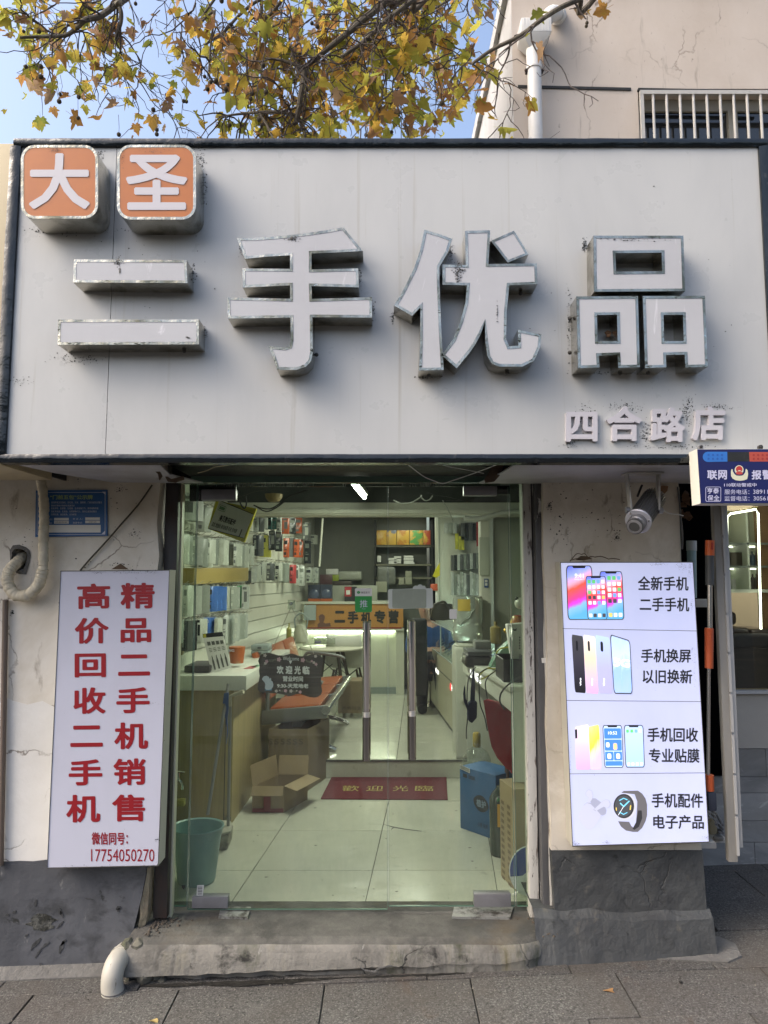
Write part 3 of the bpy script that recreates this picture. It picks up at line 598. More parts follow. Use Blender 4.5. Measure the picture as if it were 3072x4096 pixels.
# ---------------------------------------------------------------- the big shop sign
YS, YL = -.75, -.845
SX0, SX1, SZ0, SZ1 = -1.496, 1.545, 2.179, 3.465
sg = thing('shop_sign', 'large pale metal sign board with raised steel rimmed characters above the door', 'sign', (0, YS, 2.14))
sx = at(437, 1400, YS).x
b = MB(); b.box(SX0, sx - .0012, YS, YS + .006, SZ0, SZ1); b.build('panel', M['panel'], sg)
b = MB(); b.box(sx + .0012, SX1, YS, YS + .006, SZ0, SZ1); b.build('panel', M['panel'], sg)
b = MB(); b.box(SX0 - .04, SX1 + .04, YS + .008, YS + .02, SZ0 - .02, SZ1 + .03); b.build('backing_board', M['black'], sg)
def trim(x0, x1, z0, z1, nm):
 b = MB(); n = max(1, int(max(x1 - x0, z1 - z0) / .05))
 hz_ = (x1 - x0) > (z1 - z0)
 gr = []
 for i in range(n + 1):
  t = i / n
  for j in range(4):
   s = j / 3; x = x0 + (x1 - x0) * (t if hz_ else s); z = z0 + (z1 - z0) * (s if hz_ else t)
   gr.append(V((x, YS - .012 - .006 * math.sin(math.pi * s) + .004 * MN.noise(V((x * 14, z * 14, 3))), z)))
 b.add(gr, [(i * 4 + j, (i + 1) * 4 + j, (i + 1) * 4 + j + 1, i * 4 + j + 1) for i in range(n) for j in range(3)])
 b.box(x0, x1, YS - .010, YS + .05, z0, z1)
 b.build(nm, M['black_trim'], sg, smooth=True)
trim(SX0 - .03, SX1 + .035, SZ1, SZ1 + .033, 'trim'); trim(SX0 - .03, SX1 + .03, SZ0 - .034, SZ0, 'trim')
trim(SX0 - .045, SX0 - .0005, SZ0 + .0005, SZ1 - .0005, 'trim'); trim(SX1 + .0005, SX1 + .07, SZ0 + .0005, SZ1 - .0005, 'trim')
b = MB(); b.box(SX0 - .04, SX1 + .06, YS + .05, .35, SZ1 + .005, SZ1 + .03); b.build('top_cover', M['soffit'], sg)
for xx in (SX0 - .04, SX1 + .05):
 b = MB(); b.box(xx, xx + .012, YS + .05, -.15, SZ0 - .02, SZ1); b.build('side_cover', M['black'], sg)
xo0, xo1 = at(650, 1880, -.6).x, at(2010, 1870, -.6).x
zs = 2.150
b = MB(); b.colz([(SX0, YS + .05), (xo0 + .015, YS + .05), (xo0 - .03, -.40), (xo0 + .05, YW + .02), (-1.30, YW + .0), (-1.44, -.45)], zs, zs + .006); b.build('soffit', M['soffit'], sg)
b = MB(); b.colz([(xo1 + .04, YS + .05), (SX1, YS + .05), (SX1, YW + .03), (xo1 - .035, YW + .03), (xo1 - .01, -.30), (xo1 + .02, -.45)], zs, zs + .006); b.build('soffit', M['soffit'], sg)
M['torn'] = mat('torn_board', (.10, .07, .05), .95, bump=(.8, 30))
b = MB()
for (k, pts, Y) in (('z6', [(1258, 140), (1318, 128), (1325, 180), (1345, 215), (1320, 250), (1310, 200), (1280, 170)], -.5), ('z6', [(1360, 200), (1420, 240), (1520, 215), (1525, 245), (1450, 270), (1390, 262)], -.35),
     ('z9', [(1280, 70), (1355, 60), (1330, 130), (1290, 175), (1230, 185), (1225, 160)], -.4)):
 b = MB(); b.prism([zpoly(k, pts, Y)], (0, .01, 0)); b.build('torn_board', M['torn'], sg)
b = MB(); b.box(SX0, SX1, -.02, .03, 2.30, 3.47); b.build('rear_wall', M['black'], sg)
shb = MB(); shb.box(xo0 - .06, xo1 + .04, -.52, .10, 2.205, 2.42); tag(shb.build('shutter_box', M['black'], bev=.01), 'black roller shutter box tucked behind the sign above the door', 'shutter box')
# characters
def character(loops, k, label, rim=.0105):
 lp = [[(p.x, p.z) for p in zpoly(k, l, YL)] for l in loops]
 to = lambda l, y: [V((x, y, z)) for x, z in l]
 b = MB(); o_ = len(lp)
 b.prism([to(l, YL) for l in lp], (0, YS - YL - .0005, 0), caps=(False, False)); ch = b.build('sign_character', M['steel_side'], sg, label=label)
 ins = [inset(lp[0], rim)] + [inset(l, -rim) for l in lp[1:]]
 b = MB(); b.prism([to(lp[0], YL), to(ins[0], YL)], (0, .003, 0))
 for a, c in zip(lp[1:], ins[1:]): b.prism([to(c, YL), to(a, YL)], (0, .003, 0))
 b.build('rim', M['chrome'], ch)
 b = MB(); b.prism([to(l, YL + .0012) for l in ins], (0, .0012, 0)); b.build('face', M['acrylic'], ch)
 return ch
character([[(327, 550), (825, 553), (829, 655), (323, 652)]], 'z4', 'upper bar of the raised character 二')
character([[(257, 816), (880, 816), (880, 926), (254, 928)]], 'z4', 'lower bar of the raised character 二')
character([[(1047, 455), (1120, 455), (1210, 449), (1300, 441), (1375, 431), (1450, 420), (1518, 407), (1562, 460), (1605, 513), (1500, 519), (1378, 524), (1378, 595), (1585, 590), (1587, 674), (1378, 668), (1380, 725), (1645, 717), (1646, 808), (1382, 806), (1384, 960), (1376, 1000), (1352, 1026), (1312, 1039), (1225, 1038), (1208, 985), (1187, 934), (1262, 940), (1280, 934), (1286, 910), (1285, 808), (1008, 812), (1005, 718), (1283, 724), (1283, 665), (1074, 675), (1072, 590), (1283, 592), (1283, 532), (1180, 538), (1083, 548), (1065, 500)]], 'z4', 'raised character 手')
character([[(208, 83), (268, 100), (326, 122), (308, 178), (272, 240), (272, 300), (280, 500), (290, 675), (186, 678), (190, 540), (192, 410), (157, 447), (80, 403), (108, 358), (132, 312), (165, 245), (190, 170)]], 'z5', 'left part of the raised character 优')
character([[(285, 230), (383, 232), (380, 88), (487, 85), (479, 228), (683, 225), (686, 313), (567, 318), (556, 430), (554, 545), (566, 575), (605, 572), (603, 505), (703, 525), (697, 580), (672, 636), (622, 661), (525, 661), (492, 648), (474, 615), (466, 560), (464, 470), (446, 525), (425, 565), (400, 602), (345, 668), (280, 612), (330, 545), (360, 470), (382, 390), (388, 318), (285, 315)]], 'z5', 'right part of the raised character 优')
character([[(489, 130), (587, 87), (620, 140), (648, 187), (560, 222), (528, 180)]], 'z5', 'dot of the raised character 优', .009)
character([[(922, 108), (1302, 108), (1309, 342), (925, 345)], [(1015, 182), (1210, 180), (1212, 258), (1018, 260)]], 'z5', 'upper mouth of the raised character 品')
character([[(850, 365), (1110, 363), (1118, 663), (1027, 666), (1024, 612), (945, 615), (948, 664), (857, 668)], [(937, 443), (1022, 442), (1024, 553), (940, 553)]], 'z5', 'lower left mouth of the raised character 品')
character([[(1130, 363), (1393, 362), (1405, 662), (1310, 665), (1307, 610), (1228, 612), (1230, 664), (1140, 667)], [(1218, 443), (1300, 442), (1303, 553), (1221, 553)]], 'z5', 'lower right mouth of the raised character 品')
# the two orange badges
YB = YS - .125
def badge(x0, y0, x1, y1, ch, cbox, label):
 lp = [(p.x, p.z) for p in zpoly('z4', rrect(x0, y0, x1, y1, 62, 7), YB)]; to = lambda l, y: [V((x, y, z)) for x, z in l]
 b = MB(); b.prism([to(lp, YB)], (0, YS - YB - .0005, 0), caps=(False, False)); o = b.build('badge', M['steel_side'], sg, label=label, smooth=True)
 i_ = inset(lp, .011)
 b = MB(); b.prism([to(lp, YB), to(i_, YB)], (0, .003, 0)); b.build('rim', M['chrome'], o)
 b = MB(); b.prism([to(i_, YB + .0012)], (0, .0012, 0)); b.build('face', M['orange'], o)
 b = MB(); q = [za('z4', a, c, YB - .0006) for a, c in ((cbox[0], cbox[1]), (cbox[2], cbox[1]), (cbox[2], cbox[3]), (cbox[0], cbox[3]))]
 text(b, ch, q, .026); b.build('lettering', M['white_film'], o)
badge(92, 44, 434, 370, '大', (127, 80, 398, 328), 'orange rounded badge with the character 大')
badge(517, 43, 867, 374, '圣', (556, 86, 830, 332), 'orange rounded badge with the character 圣')
for ch, bx_ in (('四', (806, 852, 940, 978)), ('合', (978, 828, 1127, 976)), ('路', (1163, 833, 1310, 980)), ('店', (1340, 828, 1480, 973))):
 b = MB(); ztext(b, 'z5', ch, bx_, YS - .018, .034, 0); vs, fs = b.v, b.f
 b = MB(); q = [za('z5', *p, YS - .018) for p in ((bx_[0], bx_[1]), (bx_[2], bx_[1]), (bx_[2], bx_[3]), (bx_[0], bx_[3]))]
 q = [p + V((0, .018, 0)) for p in q]; text(b, ch, q, .034, .018); b.build('small_character', M['white_film'], sg, label='small white raised character ' + ch)
# soot, cobweb bits and droppings caught on the letters' edges
b = MB(); random.seed(3)
def fleck(p, r):
 a = random.uniform(0, 6.28); n = random.choice((3, 4, 5)); st_ = random.uniform(.35, 1)
 b.prism([[p + V((r * math.cos(a + 6.28 * i / n) * random.uniform(.5, 1), 0, r * st_ * math.sin(a + 6.28 * i / n) * random.uniform(.5, 1))) for i in range(n)]], (0, .0008, 0), caps=(True, False))
spots = [('z4', 885, 120, 20, 70, 100), ('z4', 895, 240, 15, 60, 110), ('z4', 440, 90, 18, 30, 40), ('z4', 300, 430, 120, 14, 60), ('z4', 200, 420, 60, 10, 50), ('z4', 640, 420, 120, 12, 40), ('z4', 850, 610, 12, 30, 50), ('z4', 905, 880, 12, 30, 50), ('z4', 350, 990, 90, 18, 70), ('z4', 1065, 500, 10, 30, 40), ('z4', 1590, 630, 8, 40, 40),
         ('z4', 1650, 770, 8, 40, 30), ('z5', 885, 150, 8, 20, 60), ('z5', 820, 470, 8, 110, 60), ('z5', 318, 180, 12, 40, 60), ('z5', 485, 150, 20, 20, 40), ('z5', 75, 455, 8, 20, 30), ('z5', 230, 705, 60, 8, 40), ('z5', 1000, 690, 160, 6, 50), ('z5', 890, 880, 40, 60, 110), ('z5', 1050, 830, 60, 20, 70), ('z5', 1140, 940, 20, 40, 70), ('z5', 1320, 850, 25, 50, 90), ('z5', 1230, 1000, 160, 8, 70), ('z5', 1440, 830, 60, 10, 50), ('z5', 820, 990, 30, 10, 30), ('z4', 1160, 42, 900, 6, 70), ('z4', 80, 1090, 60, 20, 30), ('z4', 640, 600, 300, 300, 30), ('z5', 1150, 500, 400, 400, 60)]
for k, x, y, sx_, sy_, n in spots:
 for i in range(int(n * 1.5)): fleck(za(k, random.gauss(x, sx_ * .6), random.gauss(y, sy_ * .6), YS - .0012), random.choice((.001, .0015, .0024, .004)))
YF = YL - .0006
for k, x, y, sx_, sy_, n in [('z4', 525, 562, 20, 12, 60), ('z4', 1295, 458, 22, 10, 70), ('z4', 830, 895, 8, 5, 16), ('z5', 355, 255, 20, 25, 130), ('z5', 350, 290, 12, 16, 40), ('z5', 1080, 122, 160, 8, 60), ('z5', 516, 440, 2, 30, 22), ('z4', 530, 600, 4, 14, 16)]:
 for i in range(n): fleck(za(k, random.gauss(x, sx_ * .6), random.gauss(y, sy_ * .6), YF), random.choice((.0012, .002, .003, .0045)))
for k, x, y, sx_, sy_, n in [('z4', 240, 66, 30, 10, 60), ('z4', 690, 68, 60, 10, 50), ('z4', 545, 90, 8, 30, 30)]:
 for i in range(n): fleck(za(k, random.gauss(x, sx_ * .6), random.gauss(y, sy_ * .6), YB - .0012), random.choice((.0008, .0014, .0022)))
b.build('dirt_flecks', M['soot'], sg, stuff=True)
b = MB()
for k, x, y in [('z4', 197, 412), ('z4', 614, 412), ('z4', 840, 640), ('z4', 815, 955), ('z4', 1400, 972), ('z5', 228, 696), ('z5', 557, 687), ('z5', 615, 352), ('z5', 822, 458), ('z5', 822, 602), ('z5', 1035, 688), ('z5', 1152, 686)]:
 c = za(k, x, y, YS - .03); b.ball(c, .0085, 6)
b.build('screw', M['soot'], sg, stuff=True)
b = MB(); c = za('z5', 985, 522, YS - .03); b.prism([[c + V((.012 * math.cos(a) * (1 + .4 * math.sin(3 * a)), .004 * math.sin(2 * a), .014 * math.sin(a))) for a in [i * .7 for i in range(9)]]], (0, .003, 0)); tag(b.build('dry_leaf', mat('dry_leaf', (.26, .14, .075), .9)), 'dry brown leaf caught inside the hollow of 品', 'leaf')
b = MB(); b.tube(smooth_path([za('z9', x, y, Y) for x, y, Y in [(715, 62, -.68), (770, 105, -.6), (825, 145, -.5), (880, 168, -.45), (945, 188, -.4), (1010, 170, -.45), (1062, 153, -.45), (1180, 112, -.55), (1310, 62, -.66)]]), .0022, 6); tag(b.build('wire', M['pvcw'], smooth=True), 'loose white wire sagging under the sign above the door', 'wire')
b = MB(); b.tube(smooth_path([za('z9', x, y, -.5) for x, y in [(930, 62), (1000, 80), (1100, 98), (1220, 122)]]), .0016, 5); tag(b.build('wire', M['pvcw'], smooth=True), 'short faint wire above the sagging white one', 'wire')
b = MB(); b.tube(smooth_path([za('z8', x, y, -.45) for x, y in [(395, 150), (470, 130), (540, 100), (640, 85), (700, 75)]]), .002, 5); tag(b.build('wire', M['gold'], smooth=True), 'thin tan wire under the left end of the sign', 'wire')
# neighbour's champagne sign at the left
ns = thing('neighbour_sign', 'champagne coloured sign panel ending at the left of the shop sign', 'sign', (-2, -.74, 2.1))
xg = at(62, 700, -.74).x
b = MB(); b.box(-3.4, xg, -.74, -.30, 2.14, 3.49); b.build('panel', M['gold'], ns, bev=.004)
b = MB(); b.box(xg - .002, SX0 - .046, -.70, -.40, 2.16, 3.48); b.build('dark_gap', M['black'], ns)  # black fill painted in for the shaded gap between the two signs
nb = MB(); nb.box(SX1 + .075, 1.86, -.70, -.2, 2.12, 3.49); tag(nb.build('neighbour_sign', M['black_trim']), 'dark sign edge at the far right beside the pale board', 'sign')
# ---------------------------------------------------------------- left advert box
YF = YW - .10
lb = thing('advert_box', 'unlit white advert box with dark red characters left of the door', 'sign', (-1.3, YF, .4))
lq = [za('z7', 165, 58, YF), za('z7', 935, 52, YF), za('z7', 855, 2148, YF), za('z7', 68, 2165, YF)]
b = MB(); b.slab([p + V((0, .004, 0)) for p in lq], (0, .094, 0)); b.build('case', M['lboxside'], lb)
b = MB(); cn = sum(lq, V()) / 4; b.slab([cn + (p - cn) * .995 for p in lq], (0, .0035, 0)); b.build('face', M['lbox'], lb)
b = MB()
for i in range(4):
 a, c = lq[i], lq[(i + 1) % 4]; ia, ic = cn + (a - cn) * .9905, cn + (c - cn) * .9905
 if i in (0, 2): ia = a + (ia - a) * V((1, 1, .5)).z; ic = c + (ic - c) * .5
 else: ia = a + (ia - a) * .5; ic = c + (ic - c) * .5
 b.prism([[p + V((0, -.003, 0)) for p in (a, c, ic, ia)]], (0, .004, 0))
b.build('edging', M['dkedge'], lb)
red = [('高', (280, 150, 515, 330)), ('价', (263, 392, 505, 577)), ('回', (262, 645, 485, 815)), ('收', (253, 885, 483, 1073)), ('二', (232, 1155, 463, 1307)), ('手', (220, 1395, 460, 1580)), ('机', (203, 1645, 445, 1842)),
       ('精', (587, 145, 830, 328)), ('品', (587, 395, 805, 568)), ('二', (570, 652, 797, 803)), ('手', (557, 885, 795, 1068)), ('机', (543, 1133, 783, 1323)), ('销', (537, 1388, 767, 1578)), ('售', (527, 1643, 762, 1835))]
for ch, bx_ in red:
 b = MB(); ztext(b, 'z7', ch, bx_, YF - .0012, .030, sl=-3); b.build('lettering', M['red'], lb, label='dark red character ' + ch)
b = MB(); ztext(b, 'z7', '微信同号：', (383, 1910, 640, 1998), YF - .0012, .022); b.build('lettering', M['red'], lb, label='small red line 微信同号')
b = MB(); ztext(b, 'z7', '17754050270', (378, 2028, 828, 2118), YF - .0012, .01); b.build('lettering', M['red'], lb, label='red telephone number 17754050270')
b = MB(); random.seed(5)
for (x, y, sx_, n) in [(430, 70, 25, 50), (640, 68, 60, 80), (800, 66, 30, 50), (700, 120, 4, 8), (845, 1965, 8, 30), (300, 2155, 200, 40), (860, 2140, 10, 30), (600, 1100, 300, 25), (850, 1000, 60, 20)]:
 for i in range(n): fleck(za('z7', random.gauss(x, sx_), random.gauss(y, 7 if sx_ < 100 or y > 2100 else 500), YF - .0018), random.choice((.0008, .0012, .002)))
b.build('dirt_flecks', M['soot'], lb, stuff=True)
b = MB(); b.prism([[za('z6', x, y, YF + .05) for x, y in [(922, 990), (998, 942), (1065, 990)]]], (0, .004, 0)); tag(b.build('dry_leaf', mat('dead_leaf', (.10, .065, .04), .9)), 'dark dead leaf standing on top of the left advert box', 'leaf')
b = MB(); YF = YW - .0015
for (k, x, y, sx_, sy_, n) in [('z6', 1000, 330, 40, 30, 50), ('z6', 1110, 700, 50, 30, 30), ('z6', 700, 450, 400, 250, 60), ('z6', 1000, 960, 200, 30, 40), ('z6', 500, 1250, 20, 60, 20), ('z6', 100, 1350, 15, 20, 30), ('z6', 250, 760, 300, 200, 50), ('z12', 500, 500, 250, 150, 60), ('z12', 570, 660, 30, 30, 60), ('z12', 90, 440, 20, 30, 50), ('z12', 150, 600, 60, 120, 40), ('z12', 250, 470, 150, 200, 40)]:
 for i in range(n): fleck(za(k, random.gauss(x, sx_ * .6), random.gauss(y, sy_ * .6), YF), random.choice((.001, .002, .003, .006)))
b.build('wall_specks', M['soot'], None, stuff=True)
# blue notice
bn = thing('notice_plate', 'blue public notice plate with white text behind the wrapped hose', 'notice', (-1.45, YW - .006, 1.95))
YN = YW - .008
b = MB(); b.slab([za('p2', x, y, YN) for x, y in [(70, 110), (1550, 100), (1555, 1055), (55, 1080)]], (0, .006, 0)); b.build('plate', M['blue'], bn)
b = MB(); ztext(b, 'p2', '“门前五包”公示牌', (365, 205, 1250, 300), YN - .0012, .03); b.build('lettering', M['gink'], bn)
b = MB()
for s, bx_ in (('保持环境卫生清洁，无垃圾、污水、烟蒂等，门前设施完好整洁', (385, 340, 1440, 385)), ('保持花草树木和绿化设施完好', (385, 408, 875, 446)), ('无乱停车、乱摆放、乱搭建、乱充电等行为，保持道路畅通', (385, 462, 1365, 505)), ('无乱写乱画、乱张贴、乱晾晒等行为，保持立面完好整洁', (385, 528, 1330, 570)), ('文明礼貌、诚信友善、合法经营', (385, 590, 910, 630)), ('位：', (355, 695, 420, 730)), ('责 任 人：', (835, 685, 1040, 725)), ('话：', (355, 775, 415, 808)), ('监督电话：', (835, 762, 1040, 800))):
 ztext(b, 'p2', s, bx_, YN - .0012, .01)
for x0, y0, x1, y1 in ((330, 150, 1515, 158), (95, 1020, 1508, 1028), (92, 160, 100, 1020), (1500, 158, 1510, 1015)):
 b.quad(*[za('p2', x, y, YN - .0012) for x, y in ((x0, y0), (x1, y0), (x1, y1), (x0, y1))])
for x, y, dx, dy in ((1515, 140, -75, 0), (1508, 1015, -75, 0)):
 b.prism([[za('p2', *p, YN - .0016) for p in ((x, y), (x + dx, y), (x, y + (65 if y < 500 else -75)))]], (0, .0002, 0), caps=(True, False))
b.build('lettering', M['print_white'], bn)
b = MB()
for x0, y0, x1, y1 in ((448, 682, 752, 735), (448, 745, 752, 802), (1093, 672, 1398, 725), (1093, 737, 1398, 792), (300, 828, 1413, 985)): b.quad(*[za('p2', x, y, YN - .0012) for x, y in ((x0, y0), (x1, y0), (x1, y1), (x0, y1))])
b.build('blank_field', M['paper'], bn)
b = MB()
for s, bx_ in (('19530559785', (475, 760, 720, 790)), ('2101122', (1165, 750, 1325, 782))): ztext(b, 'p2', s, bx_, YN - .0022, .01)
b.build('lettering', M['ink'], bn)
# ---------------------------------------------------------------- lit advert box on the right
YR = YW - .10
EM = .42
lit = lambda n, c, s=EM: glow(n, c, s)
rb = thing('advert_box', 'lit white advert box showing phones and a watch right of the door', 'sign', (1.0, YR, .4))
rq = [za('z13', 155, 82, YR), za('z13', 1058, 80, YR), za('z13', 1168, 1990, YR), za('z13', 237, 2018, YR)]
b = MB(); b.slab([p + V((0, .004, 0)) for p in rq], (0, .094, 0)); b.build('case', M['lboxside'], rb)
mface = mat('lit_film', (.40, .42, .59), .35, layers=[((.35, .375, .55), 1.3, (1, 1, .8), .4, .7)]); _b = mface.node_tree.nodes['Principled BSDF']
mface.node_tree.links.new(_b.inputs['Base Color'].links[0].from_socket, _b.inputs['Emission Color']); _b.inputs['Emission Strength'].default_value = EM
cn = sum(rq, V()) / 4; b = MB(); b.slab([cn + (p - cn) * .996 for p in rq], (0, .0035, 0)); b.build('face', mface, rb)
b = MB()
for i in range(4):
 a, c = rq[i], rq[(i + 1) % 4]; ia, ic = cn + (a - cn) * .994, cn + (c - cn) * .994
 b.prism([[p + V((0, -.003, 0)) for p in (a, c, ic, ia)]], (0, .004, 0))
for (x0, y0, x1, y1) in ((170, 535, 1083, 551), (195, 1024, 1110, 1032), (218, 1524, 1140, 1517)):
 b.prism([[za('z13', *p, YR - .0008) for p in ((x0, y0 - 1.6), (x1, y1 - 1.6), (x1, y1 + 1.6), (x0, y0 + 1.6))]], (0, .0004, 0))
b.build('edging', M['dkedge'], rb)
lk = mat('backlit_black', (.025, .025, .03), .4)
for s, bx_ in (('全新手机', (683, 178, 1028, 275)), ('二手手机', (695, 322, 1033, 417)), ('手机换屏', (705, 672, 1045, 765)), ('以旧换新', (715, 812, 1053, 908)), ('手机回收', (748, 1208, 1093, 1305)), ('专业贴膜', (757, 1350, 1103, 1447)), ('手机配件', (777, 1655, 1127, 1753)), ('电子产品', (787, 1803, 1133, 1898))):
 b = MB(); ztext(b, 'z13', s, bx_, YR - .0012, .022, sl=2); b.build('lettering', lk, rb, label='black line reading ' + s)
def uq(q, pts): return [(q[3].lerp(q[2], x)).lerp(q[0].lerp(q[1], x), 1 - y) for x, y in pts]
def flat(pts, m, name='print', lay=1, lab=None):
 b = MB(); b.prism([[p + V((0, -.0007 * lay, 0)) for p in pts]], (0, .0002, 0), caps=(True, False)); return b.build(name, m, rb, label=lab)
def q4(k, a, b_, c, d): return [za(k, *p, YR) for p in (a, b_, c, d)]
g_wall = lambda n: grad(n, [(0, (.10, .35, .62)), (.16, (.22, .42, .72)), (.22, (.55, .06, .72)), (.30, (.85, .05, .25)), (.52, (.86, .09, .05)), (.64, (.85, .35, .50)), (.78, (.30, .36, .80)), (1, (.10, .14, .66))], 2, EM * 1.1, slant=(-.22, 0, 0), noise_amt=.12)
pdark = mat('phone_edge', (.03, .03, .04), .3); pgrey = mat('phone_rim', (.40, .40, .43), .3)
def phone(q, screen, lay=1, notch=True, rim=pgrey, lab=None, sc_in=.965):
 c = sum(q, V()) / 4; flat(uq(q, rrect(0, 0, 1, 1, .10)), rim, 'phone_picture', lay, lab)
 q2 = [c + (p - c) * .985 for p in q]; flat(uq(q2, rrect(0, 0, 1, 1, .10)), pdark, 'phone_picture', lay + .35)
 q3 = [c + V(((p - c).x * .93, 0, (p - c).z * sc_in)) for p in q]; flat(uq(q3, rrect(0, 0, 1, 1, .09)), screen, 'screen_picture', lay + .7)
 if notch: flat(uq(q3, [(.22, -.005), (.78, -.005), (.74, .035), (.26, .035)]), pdark, 'notch', lay + 1.05)
 return q3
lw = lit('backlit_white', (.85, .86, .92), .6)
micon = bpy.data.materials.new('app_icon_print'); micon.use_nodes = True
_N, _L = micon.node_tree.nodes, micon.node_tree.links; _b = _N['Principled BSDF']; _g = _N.new('ShaderNodeNewGeometry'); _c = _N.new('ShaderNodeValToRGB'); _c.color_ramp.interpolation = 'CONSTANT'
_st = [(0, (.75, .75, .80)), (.3, (.06, .06, .07)), (.42, (.12, .50, .16)), (.55, (.80, .80, .84)), (.68, (.16, .36, .80)), (.80, (.80, .55, .15)), (.9, (.75, .70, .72))]
while len(_c.color_ramp.elements) < len(_st): _c.color_ramp.elements.new(.5)
for _k, (_p, _q) in enumerate(_st): _c.color_ramp.elements[_k].position = _p; _c.color_ramp.elements[_k].color = (*_q, 1)
_L.new(_g.outputs['Random Per Island'], _c.inputs[0]); _L.new(_c.outputs[0], _b.inputs['Base Color']); _L.new(_c.outputs[0], _b.inputs['Emission Color']); _b.inputs['Emission Strength'].default_value = EM
def icons(q, cells, sz, lay):
 b = MB()
 for (x, y) in cells: b.prism([[p + V((0, -.0007 * lay, 0)) for p in uq(q, rrect(x - sz, y - sz * .5, x + sz, y + sz * .5, sz * .22, 2))]], (0, .0001, 0), caps=(True, False))
 b.build('app_icons', micon, rb, stuff=True)
q = phone(q4('q1', (72, 170), (628, 168), (690, 1335), (110, 1340)), g_wall('wallpaper_a'), 1, lab='tall phone showing a lock screen')
b = MB(); ztext(b, 'q1', '9:41', (262, 345, 448, 435), YR - .0022, 0); b.build('lettering', lw, rb); b = MB(); ztext(b, 'q1', 'Monday, June 17', (255, 455, 470, 482), YR - .0022, 0); b.build('lettering', lw, rb)
q = phone(q4('q1', (785, 290), (1275, 290), (1325, 1335), (830, 1340)), g_wall('wallpaper_b'), 2.2, lab='right phone with rows of app icons')
icons(q, [(x, y) for y in (.13, .255, .375, .495, .615) for x in (.40, .63, .86)] + [(x, .91) for x in (.40, .63, .86)], .085, 3.5)
q = phone(q4('q1', (485, 392), (925, 392), (965, 1335), (530, 1338)), g_wall('wallpaper_c'), 4, lab='small front phone with rows of app icons')
icons(q, [(x, y) for y in (.12, .245, .37, .49, .615) for x in (.14, .38, .62, .86)] + [(x, .91) for x in (.15, .38, .62, .85)], .085, 5.4)
for k_, (pts, cols) in enumerate(((((192, 200), (440, 240), (500, 1460), (265, 1440)), [(0, (.02, .02, .025)), (.5, (.06, .055, .08)), (1, (.10, .10, .11))]), (((440, 205), (700, 250), (770, 1470), (510, 1450)), [(0, (.75, .32, .55)), (.25, (.75, .42, .50)), (.6, (.74, .55, .40)), (1, (.80, .74, .66))]), (((692, 210), (1010, 270), (1070, 1475), (765, 1455)), [(0, (.36, .34, .78)), (.45, (.38, .38, .82)), (1, (.42, .55, .85))]))):
 q = q4('q2', *pts); flat(uq(q, rrect(0, 0, 1, 1, .10)), grad('phone_back_%s' % 'abc'[k_], cols, 2, EM if k_ else .1), 'phone_picture', 1 + k_, lab=('black', 'gold and pink', 'violet')[k_] + ' phone back in a row of four')
 flat(uq(q, [(.42 + .09 * math.cos(a) if True else 0, .185 + (.055 if math.sin(a) > 0 else -.055) + .035 * math.sin(a)) for a in [i * math.pi / 8 for i in range(16)]]), pdark, 'camera_picture', 1.4 + k_)
 b = MB(); bx_ = ((365, 1130, 402, 1300), (615, 1140, 650, 1300), (868, 1140, 905, 1305))[k_]; p = [za('q2', *t, YR - .0007 * (1.5 + k_)) for t in ((bx_[0], bx_[3]), (bx_[0], bx_[1]), (bx_[2], bx_[1]), (bx_[2], bx_[3]))]
 text(b, 'vivo', p, .02); b.build('lettering', lw, rb)
q = q4('q2', (1012, 195), (1440, 330), (1497, 1475), (1095, 1470))
phone(q, grad('wave_wallpaper', [(0, (.34, .46, .84)), (.35, (.28, .45, .86)), (.6, (.50, .62, .90)), (1, (.42, .55, .88))], 2, EM, noise_amt=.7), 4, notch=False, rim=pdark, lab='phone with a 5G picture on its screen')
b = MB(); p = [za('q2', *t, YR - .0042) for t in ((1092, 705), (1440, 745), (1440, 912), (1100, 880))]; text(b, '5G', p, .03); b.build('lettering', lw, rb)
q = q4('q3', (232, 230), (490, 175), (525, 1030), (260, 1030));
q2 = q4('q3', (490, 225), (690, 180), (735, 1025), (525, 1025))
flat(uq(q2, rrect(0, 0, 1, 1, .1)), grad('yellow_wallpaper', [(0, (.85, .42, .55)), (.22, (.82, .50, .45)), (.4, (.78, .55, .06)), (.75, (.72, .66, .15)), (1, (.75, .72, .30))], 2, EM, slant=(-.3, 0, 0), noise_amt=.4), 'phone_picture', 1, 'phone with a yellow and pink screen')
flat(uq(q, rrect(0, 0, 1, 1, .08)), grad('pink_back', [(0, (.62, .32, .74)), (.5, (.72, .44, .74)), (1, (.82, .68, .72))], 2, EM), 'phone_picture', 2, 'pink phone back leaning on the yellow one')
flat(q4('q3', (232, 275), (276, 268), (280, 440), (240, 445)), pdark, 'camera_picture', 2.4)
sb = grad('sky_blue_screen', [(0, (.32, .48, .90)), (1, (.42, .55, .92))], 2, EM)
q = phone(q4('q3', (757, 190), (1125, 190), (1160, 1000), (795, 1003)), lit('pale_blue_screen', (.45, .58, .90)), 1, rim=pdark, lab='phone with blue screen panels showing 10:52')
blu = lit('blue_tile', (.06, .20, .78)); lwf = lit('soft_white_print', (.7, .72, .8), .5)
for (x0, y0, x1, y1) in ((.03, .06, .97, .31), (.03, .335, .97, .60), (.03, .625, .49, .835), (.52, .625, .97, .835), (.03, .855, .97, .965)): flat(uq(q, rrect(x0, y0, x1, y1, .035, 3)), blu, 'screen_tile', 2.4)
b = MB(); ztext(b, 'q3', '10:52', (865, 310, 1035, 370), YR - .0024, .01); b.build('lettering', lw, rb)
